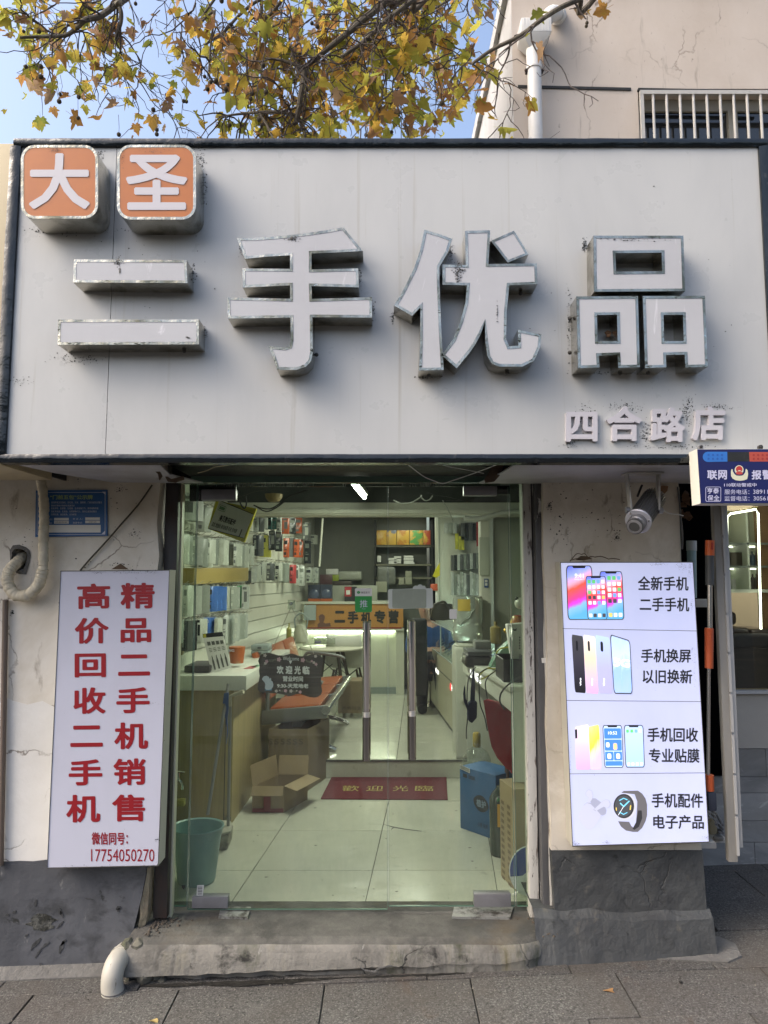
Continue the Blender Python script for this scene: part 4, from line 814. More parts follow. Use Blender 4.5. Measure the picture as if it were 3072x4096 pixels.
for (x0, y0, x1, y1, m_) in ((.10, .40, .30, .52, lwf), (.50, .42, .72, .58, lit('plain_patch', (.75, .50, .25))), (.15, .67, .37, .80, lwf), (.64, .67, .86, .80, lwf)): flat(uq(q, rrect(x0, y0, x1, y1, .05, 3)), m_, 'screen_tile', 3)
q = phone(q4('q3', (1162, 190), (1530, 188), (1560, 995), (1195, 998)), sb, 1, rim=pdark, lab='phone with a plain blue home screen')
icons(q, [(x, .13) for x in (.15, .38, .62, .85)] + [(x, .93) for x in (.14, .38, .62, .86)], .075, 2.6)
# earbuds in their case, watch
ew = lit('earbud_white', (.42, .43, .54), .36); es = lit('earbud_shade', (.30, .31, .41), .3)
def qq(pts, m_, lay, nm='print', lab=None): return flat([za('q4', x, y, YR) for x, y in pts], m_, nm, lay, lab)
qq([(375, 370), (400, 335), (470, 335), (560, 400), (640, 480), (672, 560), (655, 630), (600, 655), (500, 570), (400, 470)], es, 1, 'earbud_picture', 'open earbud case lid')
qq([(245, 470), (310, 420), (380, 440), (480, 540), (575, 650), (560, 700), (440, 870), (370, 912), (290, 895), (190, 770), (155, 680), (160, 620)], ew, 1.6, 'earbud_picture', 'white earbud case')
qq([(245, 470), (252, 458), (318, 408), (390, 428), (488, 525), (585, 640), (575, 652), (480, 542), (380, 442), (310, 422)], es, 1.9, 'earbud_picture')
for c_ in (((300, 210), (345, 178), (400, 205), (418, 280), (405, 350), (360, 420), (310, 415), (345, 330), (300, 290), (288, 250)), ((440, 540), (590, 400), (650, 362), (710, 372), (738, 430), (725, 490), (680, 515), (620, 490), (480, 568))):
 cx_ = sum(p[0] for p in c_) / len(c_); cy_ = sum(p[1] for p in c_) / len(c_)
 qq([(cx_ + (x - cx_) * 1.06, cy_ + (y - cy_) * 1.05) for x, y in c_], es, 2.1, 'earbud_picture'); qq(c_, ew, 2.4, 'earbud_picture')
wg = lit('strap_grey', (.13, .125, .135), .25); wd = lit('watch_dark', (.035, .035, .04), .2); wl_ = lit('watch_silver', (.45, .45, .50), .4)
qq([(945, 235), (990, 200), (1250, 195), (1330, 250), (1390, 340), (1420, 450), (1420, 650), (1390, 760), (1330, 880), (1250, 955), (1160, 955), (1030, 930), (940, 860), (885, 760), (1090, 770), (1130, 850), (1190, 890), (1215, 780), (1230, 620), (1240, 400), (1190, 260)], wg, 1, 'watch_picture', 'grey watch strap')
qq([(1255, 560), (1320, 560), (1330, 700), (1270, 860), (1190, 915), (1150, 900), (1215, 780)], wd, 1.3, 'watch_picture')
el = lambda cx_, cy_, rx, ry: [(cx_ + rx * math.cos(a), cy_ + ry * math.sin(a)) for a in [i * math.pi / 14 for i in range(28)]]
qq(el(1020, 490, 205, 240), wl_, 1.6, 'watch_picture'); qq(el(990, 480, 190, 225), wd, 2, 'watch_picture', 'round watch dial'); qq(el(985, 480, 162, 198), lit('dial', (.07, .075, .085), .25), 2.4, 'watch_picture')
cyb = lit('dial_blue', (.15, .50, .70), .5); yl = lit('dial_yellow', (.75, .50, .08), .5)
for pts, m_ in (([(975, 480), (1085, 375), (1100, 392), (995, 495)], cyb), ([(985, 470), (930, 415), (915, 430), (968, 485)], cyb), ([(1105, 470), (1125, 460), (1115, 545), (1098, 550)], yl), ([(842, 505), (856, 505), (862, 560), (846, 560)], yl), ([(985, 480), (990, 485), (888, 650), (884, 645)], lw), ([(900, 370), (985, 325), (1060, 355), (1050, 372), (985, 342), (912, 385)], cyb), ([(905, 595), (985, 640), (1060, 600), (1050, 590), (985, 622), (915, 585)], cyb)): qq(pts, m_, 2.8, 'watch_picture')
b = MB(); random.seed(9); YF = YR
for (x, y, sx_, sy_, n) in [(830, 95, 50, 10, 90), (985, 110, 30, 22, 120), (1040, 130, 14, 50, 110), (1050, 380, 8, 40, 50), (1070, 800, 6, 90, 50), (1050, 690, 6, 30, 30), (260, 2000, 20, 12, 60), (480, 1990, 16, 8, 40), (1150, 1960, 20, 10, 20), (600, 1000, 300, 600, 40), (225, 1500, 4, 200, 30)]:
 for i in range(n): fleck(za('z13', random.gauss(x, sx_ * .7), random.gauss(y, sy_ * .7), YR - .0016), random.choice((.0006, .001, .0016)))
b.build('dirt_flecks', M['soot'], rb, stuff=True)
b = MB()
for (x0, y0, x1, y1) in [(235, 60, 300, 30), (300, 30, 345, 52), (345, 52, 390, 48), (390, 48, 480, 60), (220, 70, 330, 62), (480, 62, 560, 66)]: b.tube(smooth_path([za('z13', x0, y0, YR + .03), za('z13', (x0 + x1) / 2, min(y0, y1) - 4, YR + .02), za('z13', x1, y1, YR + .04)]), .002, 4)
b.prism([[za('z13', x, y, YR + .03) for x, y in [(265, 66), (300, 40), (340, 42), (370, 60), (320, 70)]]], (0, .02, 0))
b.build('twig_litter', mat('dry_twigs', (.075, .05, .03), .95), None, stuff=True)
# ---------------------------------------------------------------- police alarm board at the right
YP = -.84
ps = thing('alarm_board', 'navy police alarm board hanging at the lower right of the sign', 'sign', (1.6, YP, 2.0))
pq = [za('p1', 155, 85, YP), za('p1', 2150, 78, YP), za('p1', 2220, 1245, YP), za('p1', 232, 1245, YP)]
b = MB(); b.slab([p + V((0, .003, 0)) for p in pq], (0, .075, 0)); b.build('case', mat('speckled_white', (.62, .60, .53), .5, layers=[((.10, .08, .06), 70, (1, 1, 1), .64, .72)]), ps)
b = MB(); c = sum(pq, V()) / 4; b.slab([c + V(((p - c).x * .997, 0, (p - c).z * .985)) for p in pq], (0, .0025, 0)); b.build('face', M['navy'], ps)
def pp(pts, m_, lay=1, nm='print'):
 b = MB(); b.prism([[za('p1', x, y, YP) + V((0, -.0005 * lay, 0)) for x, y in pts]], (0, .0001, 0), caps=(True, False)); return b.build(nm, m_, ps)
pp([(790, 145)] + [(380 + 110 * math.cos(a), 252 - 108 * math.sin(a)) for a in [math.pi / 2 + i * math.pi / 10 for i in range(11)]] + [(795, 352)], mat('board_blue', (.03, .15, .48), .35), 1, 'light_bar'); pp([(790, 150), (1255, 150), (1268, 350), (798, 352)], M['black'], 1, 'light_bar'); pp([(1255, 150), (2050, 150), (2050, 350), (1268, 352)], mat('board_red', (.40, .07, .045), .35), 1, 'light_bar')
for cols, m_ in (((395, 490, 585, 682), mat('board_dot_blue', (.02, .09, .34), .4)), ((1355, 1450, 1545, 1640), mat('board_dot_red', (.28, .03, .025), .4))):
 b = MB()
 for x in cols:
  for y in (212, 292): b.prism([[za('p1', x + 24 * math.cos(a), y + 24 * math.sin(a), YP - .0012) for a in [i * .785 for i in range(8)]]], (0, .0001, 0), caps=(True, False))
 b.build('light_dots', m_, ps, stuff=True)
pwh = mat('board_white', (.50, .50, .66), .4); pcr = mat('emblem_cream', (.60, .60, .44), .4)
pp([(868, 560), (885, 510), (905, 520), (930, 600), (985, 650), (1050, 655), (1110, 650), (1165, 590), (1190, 505), (1225, 540), (1235, 620), (1225, 680), (1215, 725), (1150, 750), (1062, 762), (970, 750), (905, 715), (872, 660)], pcr, 1, 'emblem')
pp([(1035, 400), (1085, 430), (1150, 450), (1180, 490), (1172, 580), (1130, 640), (1040, 655), (955, 630), (910, 560), (900, 490), (940, 440)], M['navy'], 1.6, 'emblem')
pp([(1042 + 95 * math.cos(a), 530 + 98 * math.sin(a)) for a in [i * .35 for i in range(18)]], pcr, 2.2, 'emblem'); pp([(1042 + 70 * math.cos(a), 515 + 68 * math.sin(a)) for a in [i * .35 for i in range(18)]], mat('emblem_red', (.42, .04, .035), .4), 2.8, 'emblem'); pp([(975, 575), (1110, 575), (1118, 622), (1040, 632), (980, 622)], mat('emblem_red_band', (.45, .06, .05), .4), 2.8, 'emblem')
pp([(1010, 560), (1025, 540), (1065, 540), (1080, 560)], pcr, 3.4, 'emblem')
b = MB()
for s, bx_, bo in (('联', (365, 535, 578, 735), .03), ('网', (600, 535, 785, 735), .03), ('报', (1310, 535, 1520, 735), .03), ('警', (1535, 530, 1745, 735), .03), ('110联动警戒中', (725, 808, 1415, 890), .015), ('服务电话：', (735, 945, 1262, 1050), 0), ('监督电话：', (735, 1085, 1265, 1190), 0), ('38911', (1342, 950, 1660, 1040), 0), ('30561', (1350, 1092, 1660, 1180), 0), ('亨', (362, 915, 485, 1035), .02), ('泰', (492, 912, 615, 1035), .02), ('保', (370, 1065, 495, 1185), .02), ('全', (502, 1065, 625, 1185), .02)): ztext(b, 'p1', s, bx_, YP - .0012, bo)
rr_ = [za('p1', x, y, YP - .0012) for x, y in rrect(330, 888, 660, 1205, 36, 4)]; ri_ = [za('p1', x, y, YP - .0012) for x, y in rrect(340, 898, 650, 1195, 30, 4)]
b.prism([rr_, ri_], (0, .0001, 0), caps=(True, False)); b.build('lettering', pwh, ps)
for (x, m_) in ((240, M['alu']), (1510, M['darkpost'])):
 b = MB(); b.prism([[za('p1', x - 48, 90, YP + .04), za('p1', x - 45, 20, YP + .04), za('p1', x - 15, -5, YP + .04), za('p1', x + 25, -5, YP + .04), za('p1', x + 45, 30, YP + .04), za('p1', x + 45, 90, YP + .04)]], (0, .012, 0)); o = b.build('hanging_lug', m_, ps)
 b = MB(); b.ball(za('p1', x, 38, YP + .036), .006, 6); b.build('screw', M['black'], o)
# ---------------------------------------------------------------- gobo projector lamp
pj = thing('projector_lamp', 'silver finned projector lamp on a bracket under the right soffit', 'lamp', za('z12', 750, 240, -.45))
P0 = za('z12', 820, 410, -.42); P1 = za('z12', 728, 545, -.56); ax = (P1 - P0).normalized(); ln = (P1 - P0).length
b = MB(); b.lathe(P0, [(.036, 0), (.045, .004), (.045, ln - .006), (.04, ln)], 28, ax); b.build('housing', M['alu'], pj, smooth=True)
pe = ax.orthogonal().normalized(); pf = ax.cross(pe); b = MB()
for i in range(26):
 a = 2 * math.pi * i / 26; d = pe * math.cos(a) + pf * math.sin(a); t = ax.cross(d) *   .0018
 c0, c1 = P0 - ax * .045 + d * .024, P0 + ax * (ln - .01) + d * .024
 b.hexa([c0 - t, c0 + t, c1 + t, c1 - t, c0 - t + d * .026, c0 + t + d * .026, c1 + t + d * .026, c1 - t + d * .026])
b.build('cooling_fins', mat('fin_metal', (.20, .20, .19), .4, .6), pj, stuff=True)
b = MB(); b.lathe(P1, [(.053, -.004), (.0545, 0), (.0545, .006), (.051, .009), (.024, .010)], 30, ax); fp = b.build('front_plate', mat('front_plate', (.47, .47, .52), .35, .4), pj, smooth=True)
for i in range(3):
 a = .5 + 2.09 * i; d = pe * math.cos(a) + pf * math.sin(a); b = MB(); b.lathe(P1 + d * .046 + ax * .009, [(.005, 0), (.004, .004)], 8, ax); b.build('screw', M['steel'], fp)
b = MB(); b.lathe(P1 + ax * .009, [(.037, 0), (.037, .028), (.033, .032), (.033, .048), (.031, .054), (.022, .056), (.020, .042)], 28, ax); ln_ = b.build('lens_tube', M['alu'], pj, smooth=True)
b = MB(); b.lathe(P1 + ax * .052, [(.0195, 0), (.014, .005), (.002, .007)], 20, ax); b.build('lens', mat('lens', (.01, .01, .015), .05, spec=1), ln_, smooth=True)
b = MB(); b.lathe(P1 + ax * .012, [(.0345, .040), (.0345, .048), (.029, .050)], 24, ax); b.build('lens_ring', mat('black_ring', (.05, .05, .05), .4), ln_, smooth=True)
b = MB(); t0, t1 = za('z12', 648, 248, -.47), za('z12', 852, 232, -.43); zt_ = zs - .002
b.box(t0.x - .01, t1.x + .01, -.50, -.42, zt_ - .006, zt_); b.build('bracket_plate', M['bars'], pj)
for (t, e) in ((t0, za('z12', 668, 470, -.52)), (t1, za('z12', 866, 470, -.50))):
 b = MB(); p = V((t.x, -.46, zt_ - .006)); b.hexa([p + V((-.003, -.02, 0)), p + V((.003, -.02, 0)), p + V((.003, .02, 0)), p + V((-.003, .02, 0)), e + V((-.003, -.02, 0)), e + V((.003, -.02, 0)), e + V((.003, .02, 0)), e + V((-.003, .02, 0))]); br = b.build('bracket_arm', M['bars'], pj)
 b = MB(); b.lathe(e + V((-.02 if e.x < P1.x else .004, 0, 0)), [(.014, 0), (.014, .016), (.008, .018)], 12, (1, 0, 0)); b.build('knob', M['alu'], br, smooth=True)
b = MB(); b.tube(smooth_path([za('z12', 720, 370, -.42), za('z12', 735, 330, -.40), za('z12', 752, 290, -.38)]), .005, 6); b.build('power_cord', M['black'], pj, smooth=True)
b = MB(); b.tube(smooth_path([za('z12', x, y, -.30) for x, y in [(892, 458), (930, 485), (970, 496), (1015, 500), (1050, 510)]]), .0025, 5); tag(b.build('wire', M['pvcw'], smooth=True), 'white wire running from the projector lamp to the wall corner', 'wire')
# dry leaves and cables at the corner
b = MB(); random.seed(11)
for i in range(9):
 c = za('z12', random.gauss(1065, 18), random.uniform(320, 520), -.13); n0 = len(b.v)
 b.prism([[c + V((.02 * math.cos(a) * random.uniform(.4, 1.2), random.uniform(-.006, .006), .024 * math.sin(a) * random.uniform(.4, 1.2))) for a in [k * .9 for k in range(7)]]], (0, .003, 0))
b.build('leaf_litter', mat('brown_leaf_litter', (.085, .045, .025), .9), None, stuff=True)
b = MB(); b.prism([zpoly('z12', [(865, 300), (905, 292), (942, 296), (935, 330), (915, 350), (900, 335), (880, 330)], -.165)], (0, .004, 0)); tag(b.build('dry_leaf', mat('tan_dead_leaf', (.20, .115, .06), .9)), 'brown leaf hanging under the soffit behind the projector lamp', 'leaf')
b = MB(); b.tube(smooth_path([za('z12', x, y, YW - .01) for x, y in [(1010, 300), (1022, 420), (1030, 520), (1042, 640), (1040, 750)]]), .005, 6); tag(b.build('cable', M['greypost'], smooth=True), 'grey cable down the right corner of the cracked wall', 'cable')
# ---------------------------------------------------------------- glass doors
ZD0, ZD1 = .135, 2.150
def pane(name, u0, u1, z0, z1, label, m, y=0.0):
 x0, x1 = at(u0, 2800, y).x, at(u1, 2800, y).x
 t = thing(name, label, 'glass door' if name == 'glass_door' else 'glass pane', ((x0 + x1) / 2, y, z0))
 b = MB(); b.box(x0 + .0015, x1 - .0015, y - .005, y + .005, z0, z1); b.build('glass', m, t)
 b = MB()
 for xx in (x0, x1 - .0018): b.box(xx, xx + .0018, y - .0055, y + .0055, z0, z1)
 b.box(x0 + .002, x1 - .002, y - .0055, y + .0055, z0 - .004, z0 - .0005)
 b.build('edge', M['glass_edge'], t); return t, x0, x1
pane('side_pane', 698, 768, .15, 2.17, 'narrow fixed glass pane between the dark post and left door', M['side_glass'])
pane('side_pane', 2052, 2122, .15, 2.17, 'narrow fixed glass pane between the right door and white jamb', M['side_glass'])
dl, xa, xb = pane('glass_door', 771, 1550, ZD0, ZD1, 'left glass door leaf carrying the green push sticker', M['door_glass'])
dr, xc, xd = pane('glass_door', 1554, 2046, ZD0 + .015, ZD1, 'right glass door leaf carrying the grey phone shaped sticker', M['door_glass'])
M['hsteel'] = mat('handle_steel', (.92, .90, .87), .36, 1.0, bump=(.04, 120, (1, 1, .05)))
def handle(u, vt, vb, dt):
 x = at(u, 2750, -.06).x; z0, z1 = at(u, vb, -.06).z, at(u, vt, -.06).z
 for y in (-.06, .06):
  b = MB(); b.tube([(x, y, z0), (x, y, z1)], .0185, 24); h = b.build('handle', M['hsteel'], dt, smooth=True)
  b = MB(); b.tube([(x, y, z1 - .42), (x, y, z1 + .0015)], .0189, 24); b.build('polished_end', M['mirror'], h, smooth=True)
  b = MB(); b.tube([(x, y, z0 - .0015), (x, y, z0 + .20)], .0189, 24); b.build('polished_end', mat('smoked_steel', (.30, .29, .28), .12, 1.0), h, smooth=True)
 b = MB()
 for z in (z0 + .10, z1 - .10): b.tube([(x, -.05, z), (x, .05, z)], .008, 10)
 b.build('handle_bolt', M['steel'], dt, smooth=True)
handle(1466, 2492, 3040, dl); handle(1648, 2487, 3036, dr)
def patch(k, a, b_, c, d, t, nm='patch_fitting'):
 b = MB(); b.pbox(k, a, b_, c, d, -.022, .022); b.build(nm, M['alu'], t, bev=.002)
patch('z8', 425, 285, 712, 372, dl); patch('z10', 308, 2005, 573, 2090, dl); patch('z9', 1086, 205, 1307, 268, dr); patch('z11', 1042, 1880, 1299, 1972, dr)
b = MB(); b.pbox('z8', 328, 245, 712, 382, .024, .04); b.build('backing_plate', M['black'], dl)
b = MB(); b.pbox('z9', 1308, 205, 1390, 262, .01, .03); b.build('backing_plate', M['winglass'], dr)
# header glass and lit strip over the doors
hd = thing('glass_header', 'dark green glass strip across the top of the doors', 'glass strip', (-.1, .02, 2.16))
x0, x1 = at(766, 1900, .02).x, at(2000, 1900, .02).x
b = MB(); b.box(x0, x1, .012, .026, 2.172, 2.205); b.build('strip', M['glass_edge'], hd)
b = MB(); b.box(x0, x1, .014, .022, 2.153, 2.170); b.build('frosted_strip', glass('frosted', (.55, .62, .56), 1, smear=.5), hd)
b = MB(); b.box(at(690, 1900, .03).x, at(2130, 1900, .03).x, .028, .07, 2.172, 2.42); tag(b.build('lintel', M['black']), 'black lintel beam above the glass doors', 'beam')
# stickers
def sticker(name, lab, k, pts, col, y=-.007):
 b = MB(); b.prism([[za(k, x, yy, y) for x, yy in pts]], (0, .0012, 0)); return tag(b.build(name, col), lab, 'sticker')
ss = thing('push_sticker', 'white and green push sticker on the left glass door', 'sticker', za('p4', 247, 590, -.007))
b = MB(); b.prism([[za('p4', x, y, -.007) for x, y in rrect(92, 152, 405, 596, 26, 5)]], (0, .0012, 0)); b.build('backing', M['paper'], ss)
b = MB(); pr = [(92, 298), (405, 298)] + [p for p in rrect(92, 152, 405, 596, 26, 5) if p[1] > 380]
pr = [(92, 298), (405, 298), (405, 560), (400, 582), (380, 596), (118, 596), (98, 582), (92, 560)]
b.prism([[za('p4', x, y, -.0078) for x, y in pr]], (0, .0006, 0)); gsm = mat('sticker_green', (.035, .27, .06), .35); b.build('green_panel', gsm, ss)
b = MB(); ztext(b, 'p4', '推', (180, 365, 322, 505), -.0088, 0); b.build('lettering', M['print_white'], ss); b = MB(); ztext(b, 'p4', 'Push', (222, 522, 285, 540), -.0088, 0); b.build('small_lettering', M['print_white'], ss)
b = MB(); ztext(b, 'p4', '微信支付', (205, 210, 362, 250), -.0082, .0); b.build('lettering', M['ink'], ss)
b = MB(); b.prism([[za('p4', 158 + 31 * math.cos(a), 228 + 25 * math.sin(a), -.0082) for a in [i * .45 for i in range(14)]]], (0, .0003, 0)); b.prism([zpoly('p4', [(140, 245), (160, 252), (145, 258)], -.0082)], (0, .0003, 0)); b.build('emblem', gsm, ss)
b = MB(); b.prism([zpoly('p4', [(143, 228), (152, 234), (178, 220), (152, 240)], -.0086)], (0, .0003, 0)); b.build('tick', M['print_white'], ss)
gs = thing('phone_holder_sticker', 'pale grey phone shaped sticker with a cloud top on the right door', 'sticker', za('p4', 1110, 520, -.007))
cl = [(702, 200), (715, 175), (740, 168), (1155, 158), (1165, 130), (1190, 108), (1215, 102), (1240, 112), (1262, 88), (1290, 78), (1320, 88), (1340, 110), (1365, 104), (1388, 118), (1398, 152), (1500, 152), (1522, 172), (1530, 495), (1508, 520), (730, 530), (708, 505)]
b = MB(); b.prism([[za('p4', x, y, -.007) for x, y in cl]], (0, .0012, 0)); b.build('backing', mat('sticker_grey', (.50, .53, .49), .5), gs)
b = MB(); b.prism([[za('p4', x, y, -.0080) for x, y in rrect(778, 166, 1408, 520, 34, 5)]], (0, .0008, 0)); b.build('window', mat('sticker_window', (.27, .30, .24), .45, layers=[((.34, .37, .30), 14, (1, 1, 1), .5, .8)]), gs)
sticker('small_sticker', 'small blank white square sticker on the right door', 'z17', rrect(270, 655, 353, 763, 12, 3), M['paper'])
bc = sticker('barcode_sticker', 'crooked barcode label near the bottom of the left glass pane', 'z10', [(348, 1920), (398, 1917), (388, 2000), (343, 2002)], M['paper'], -.0075)
b = MB()
for i in range(9): b.prism([[za('z10', 352 + dx, y, -.0083) for dx, y in ((0, 1928 + i * 7), (34, 1926 + i * 7), (33, 1926 + i * 7 + 2 + i % 3), (0, 1928 + i * 7 + 2 + i % 3))]], (0, .0002, 0))
b.build('bars', M['ink'], bc)
# hanging welcome board
YH = .03
wb = thing('welcome_board', 'dark wooden welcome board hung by string inside the left door', 'sign board', za('p5', 830, 1000, YH))
wo = [(205, 230), (240, 190), (330, 160), (400, 165), (480, 185), (580, 215), (700, 220), (780, 200), (850, 178), (930, 195), (1000, 222), (1080, 235), (1180, 225), (1280, 190), (1380, 182), (1450, 215), (1500, 270), (1510, 330), (1495, 420), (1480, 520), (1485, 620), (1470, 720), (1475, 850), (1495, 960), (1470, 1030), (1410, 1075), (1330, 1090), (1230, 1080), (1140, 1050), (1050, 1020), (960, 1020), (880, 1050), (800, 1065), (700, 1030), (600, 1010), (450, 1000), (300, 985), (200, 970), (158, 920), (165, 830), (185, 740), (200, 640), (185, 540), (200, 450), (185, 370), (170, 330)]
wood = mat('weathered_dark_wood', (.055, .043, .033), .6, layers=[((.095, .076, .058), 5, (.4, 1, 9), .45, .65), ((.26, .25, .23), 7, (.35, 1, 16), .60, .72), ((.012, .010, .008), 6, (.3, 1, 20), .62, .72)])
b = MB(); b.prism([[za('p5', x, y, YH) for x, y in wo]], (0, .006, 0)); b.build('board', wood, wb)
b = MB()
for y in (305, 600, 760, 920): b.prism([[za('p5', *p, YH - .0006) for p in ((195, y - 4), (1490, y + 18), (1490, y + 24), (195, y + 4))]], (0, .0003, 0))
b.build('plank_joint', M['ink'], wb)
b = MB()
for s, bx_, bo in (('Welcome', (680, 232, 1018, 320), .012), ('欢', (556, 425, 697, 598), .045), ('迎', (738, 425, 880, 598), .045), ('光', (920, 428, 1050, 604), .045), ('临', (1090, 432, 1236, 606), .045), ('营业时间', (680, 640, 1100, 755), .03), ('9:30-天荒地老', (560, 795, 1212, 890), .03)): ztext(b, 'p5', s, bx_, YH - .0014, bo, sl=8)
b.prism([[za('p5', x, y, YH - .0014) for x, y in ((838, 395), (815, 350), (812, 328), (828, 318), (840, 332), (852, 318), (868, 328), (864, 352))]], (0, .0003, 0))
b.build('lettering', mat('board_lettering', (.80, .80, .74), .6), wb)
b = MB(); b.prism([[za('p5', x, y, YH - .0014) for x, y in ((258, 690), (285, 650), (345, 638), (395, 665), (400, 700), (425, 680), (440, 700), (435, 730), (470, 765), (486, 820), (478, 870), (440, 920), (380, 932), (330, 925), (308, 890), (318, 820), (300, 770), (262, 730), (248, 712))]], (0, .0003, 0)); b.build('pale_figure', mat('pale_blue_white', (.55, .60, .64), .6), wb)
b = MB(); b.prism([[za('p5', x, y, YH - .0010) for x, y in ((298, 930), (380, 915), (465, 928), (440, 942), (330, 940))]], (0, .0003, 0)); b.build('blue_base', mat('board_blue_print', (.12, .32, .50), .6), wb)
fm = [mat('petal_pink', (.58, .36, .38), .6), mat('petal_cream', (.58, .50, .44), .6), mat('sprig_olive', (.25, .25, .16), .6)]
bb = [MB(), MB(), MB()]
for (x, y, r, c) in [(600, 300, 44, 0), (1095, 312, 44, 0), (345, 340, 34, 0), (320, 380, 30, 1), (1280, 335, 24, 0), (1325, 365, 28, 1), (1370, 400, 30, 0), (545, 955, 32, 1), (735, 950, 34, 0), (850, 955, 34, 1), (1040, 975, 32, 0), (615, 940, 16, 1), (970, 950, 16, 1), (1360, 235, 30, 1), (310, 215, 34, 1)]:
 bb[c].prism([[za('p5', x + r * (1 + .22 * math.cos(5 * a)) * math.cos(a), y + r * (1 + .22 * math.cos(5 * a)) * math.sin(a), YH - .0014) for a in [i * math.pi / 10 for i in range(20)]]], (0, .0003, 0))
for (x, y, s) in [(400, 330, 1), (430, 340, 1), (460, 335, 1), (490, 325, 1), (520, 310, 1), (1170, 330, -1), (1200, 345, -1), (1230, 355, -1), (1255, 365, -1), (640, 965, 1), (670, 960, 1), (910, 965, -1), (940, 970, -1), (1385, 450, 1), (290, 420, 1)]:
 bb[2].prism([[za('p5', *p, YH - .0012) for p in ((x, y + 22), (x - 8 * s, y - 5), (x + 3 * s, y - 38), (x + 9 * s, y - 5))]], (0, .0003, 0))
for q_, m_, n_ in zip(bb, fm, ('flower', 'flower', 'sprig')): q_.build(n_, m_, wb, stuff=True)
hk = za('z8', 1172, 1255, .012)
b = MB(); b.tube([za('z8', 1000, 1645, YH), hk], .0016, 5); b.tube([hk, za('z8', 1360, 1650, YH)], .0016, 5); b.build('string', mat('string', (.52, .48, .38), .8), wb)
hb = thing('suction_hook', 'clear square suction hook holding the welcome board string', 'hook', hk)
b = MB(); b.pbox('z8', 1142, 1202, 1206, 1282, .006, .010); b.build('pad', glass('hook_pad', (.85, .88, .84), 1, smear=.5), hb)
b = MB(); b.ball(za('z8', 1170, 1232, .014), .010, 8); b.build('hook', M['paper'], hb, smooth=True)
# ---------------------------------------------------------------- upper building behind the sign
YU = 2.3
xcr = at(*zp('zC', 214, 400), YU).x
ub = thing('upper_building', 'pink beige rendered building rising behind the sign at the right', 'building', (3.5, YU, 3.2))
ztp = at(*zp('zC', 150, -90), YU).z
wx0, wx1 = za('zC', 925, 600, YU).x, 5.0
wz0, wz1 = 4.2, za('zC', 930, 503, YU).z
b = MB(); b.prism([[V((xcr, YU, 3.2)), V((5.6, YU, 3.2)), V((5.6, YU, ztp)), V((xcr, YU, ztp))], [V((wx0, YU, wz0)), V((wx1, YU, wz0)), V((wx1, YU, wz1)), V((wx0, YU, wz1))]], (0, .25, 0)); b.build('front_wall', M['uwall'], ub)
b = MB(); b.box(xcr + .002, xcr + .25, YU + .252, YU + 9, 3.2, ztp - .002); b.box(xcr - .004, xcr + .0015, YU + .004, YU + 9, 3.2, ztp - .001); b.build('gable_wall', M['uside'], ub)
b = MB(); b.box(xcr - .05, 5.7, YU - .05, YU + 9, ztp, ztp + .15); b.build('roof', M['uside'], ub)
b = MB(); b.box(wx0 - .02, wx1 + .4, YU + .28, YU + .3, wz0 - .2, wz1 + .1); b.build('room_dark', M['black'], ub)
fr = MB(); yy = YU + .14
def wf(x0, x1, z0, z1, m_=None, nm='window_frame', y0=None):
 b = MB(); b.box(x0, x1, y0 or yy, (y0 or yy) + .05, z0, z1); return b.build(nm, m_ or M['wframe'], ub)
hf = za('zC', 960, 560, yy).z
wn = wf(wx0 + .005, wx1, wz1 - .10, wz1 - .002); wf(wx0 + .005, wx0 + .06, wz0, wz1 - .10); wf(wx0 + .06, wx1, za('zC', 1000, 630, yy).z, wz1 - .10)
xm = za('zC', 1462, 700, yy).x; wf(xm - .05, xm + .03, wz0, za('zC', 1000, 632, yy).z, y0=yy - .02); wf(xm + 1.0, xm + 1.06, wz0, za('zC', 1000, 632, yy).z, y0=yy - .02)
b = MB(); b.box(wx0 + .06, wx1, yy + .02, yy + .03, wz0, za('zC', 1000, 630, yy).z); b.build('window_glass', M['winglass'], ub)
gr = thing('window_grille', 'painted steel bar grille over the upper building window', 'grille', (3.4, YU - .05, wz0))
yb = YU - .06; xb0 = za('zC', 935, 600, yb).x; zt2 = za('zC', 940, 516, yb).z
b = MB(); b.box(xb0, 5.0, yb - .015, yb + .015, zt2 - .035, zt2); b.box(xb0, xb0 + .03, yb - .013, yb + .013, wz0, zt2 - .036); b.build('frame', M['bars'], gr)
dxb = (za('zC', 1088, 600, yb).x - za('zC', 1012, 600, yb).x)
for i in range(22):
 x = za('zC', 1012, 650, yb).x + i * dxb
 b = MB(); b.tube([(x, yb, wz0), (x, yb, zt2 - .02)], .0122, 8); b.build('bar', M['bars'], gr, smooth=True)
b = MB(); a, c = za('zC', 244, 488, YU - .01), za('zC', 884, 503, YU - .01); b.hexa([a + V((0, 0, -.012)), c + V((0, 0, -.012)), c + V((0, .02, -.012)), a + V((0, .02, -.012)), a + V((0, 0, .012)), c + V((0, 0, .012)), c + V((0, .02, .012)), a + V((0, .02, .012))]); b.build('ledge_line', M['black'], ub)
b = MB(); a, c = za('zC', 925, 503, YU - .03), za('zC', 1700, 518, YU - .03); b.hexa([a + V((0, 0, -.01)), c + V((0, 0, -.01)), c + V((0, .03, -.01)), a + V((0, .03, -.01)), a + V((0, 0, .01)), c + V((0, 0, .01)), c + V((0, .03, .01)), a + V((0, .03, .01))]); b.build('ledge_line', M['black'], ub)
dn = thing('downspout', 'white plastic downspout with a box hopper on the upper wall', 'downspout', za('zC', 340, 780, YU - .12))
yd = YU - .12
b = MB(); b.tube([za('zC', 345, 860, yd), za('zC', 335, 390, yd)], .060, 18); b.build('pipe', M['pvcw'], dn, smooth=True)
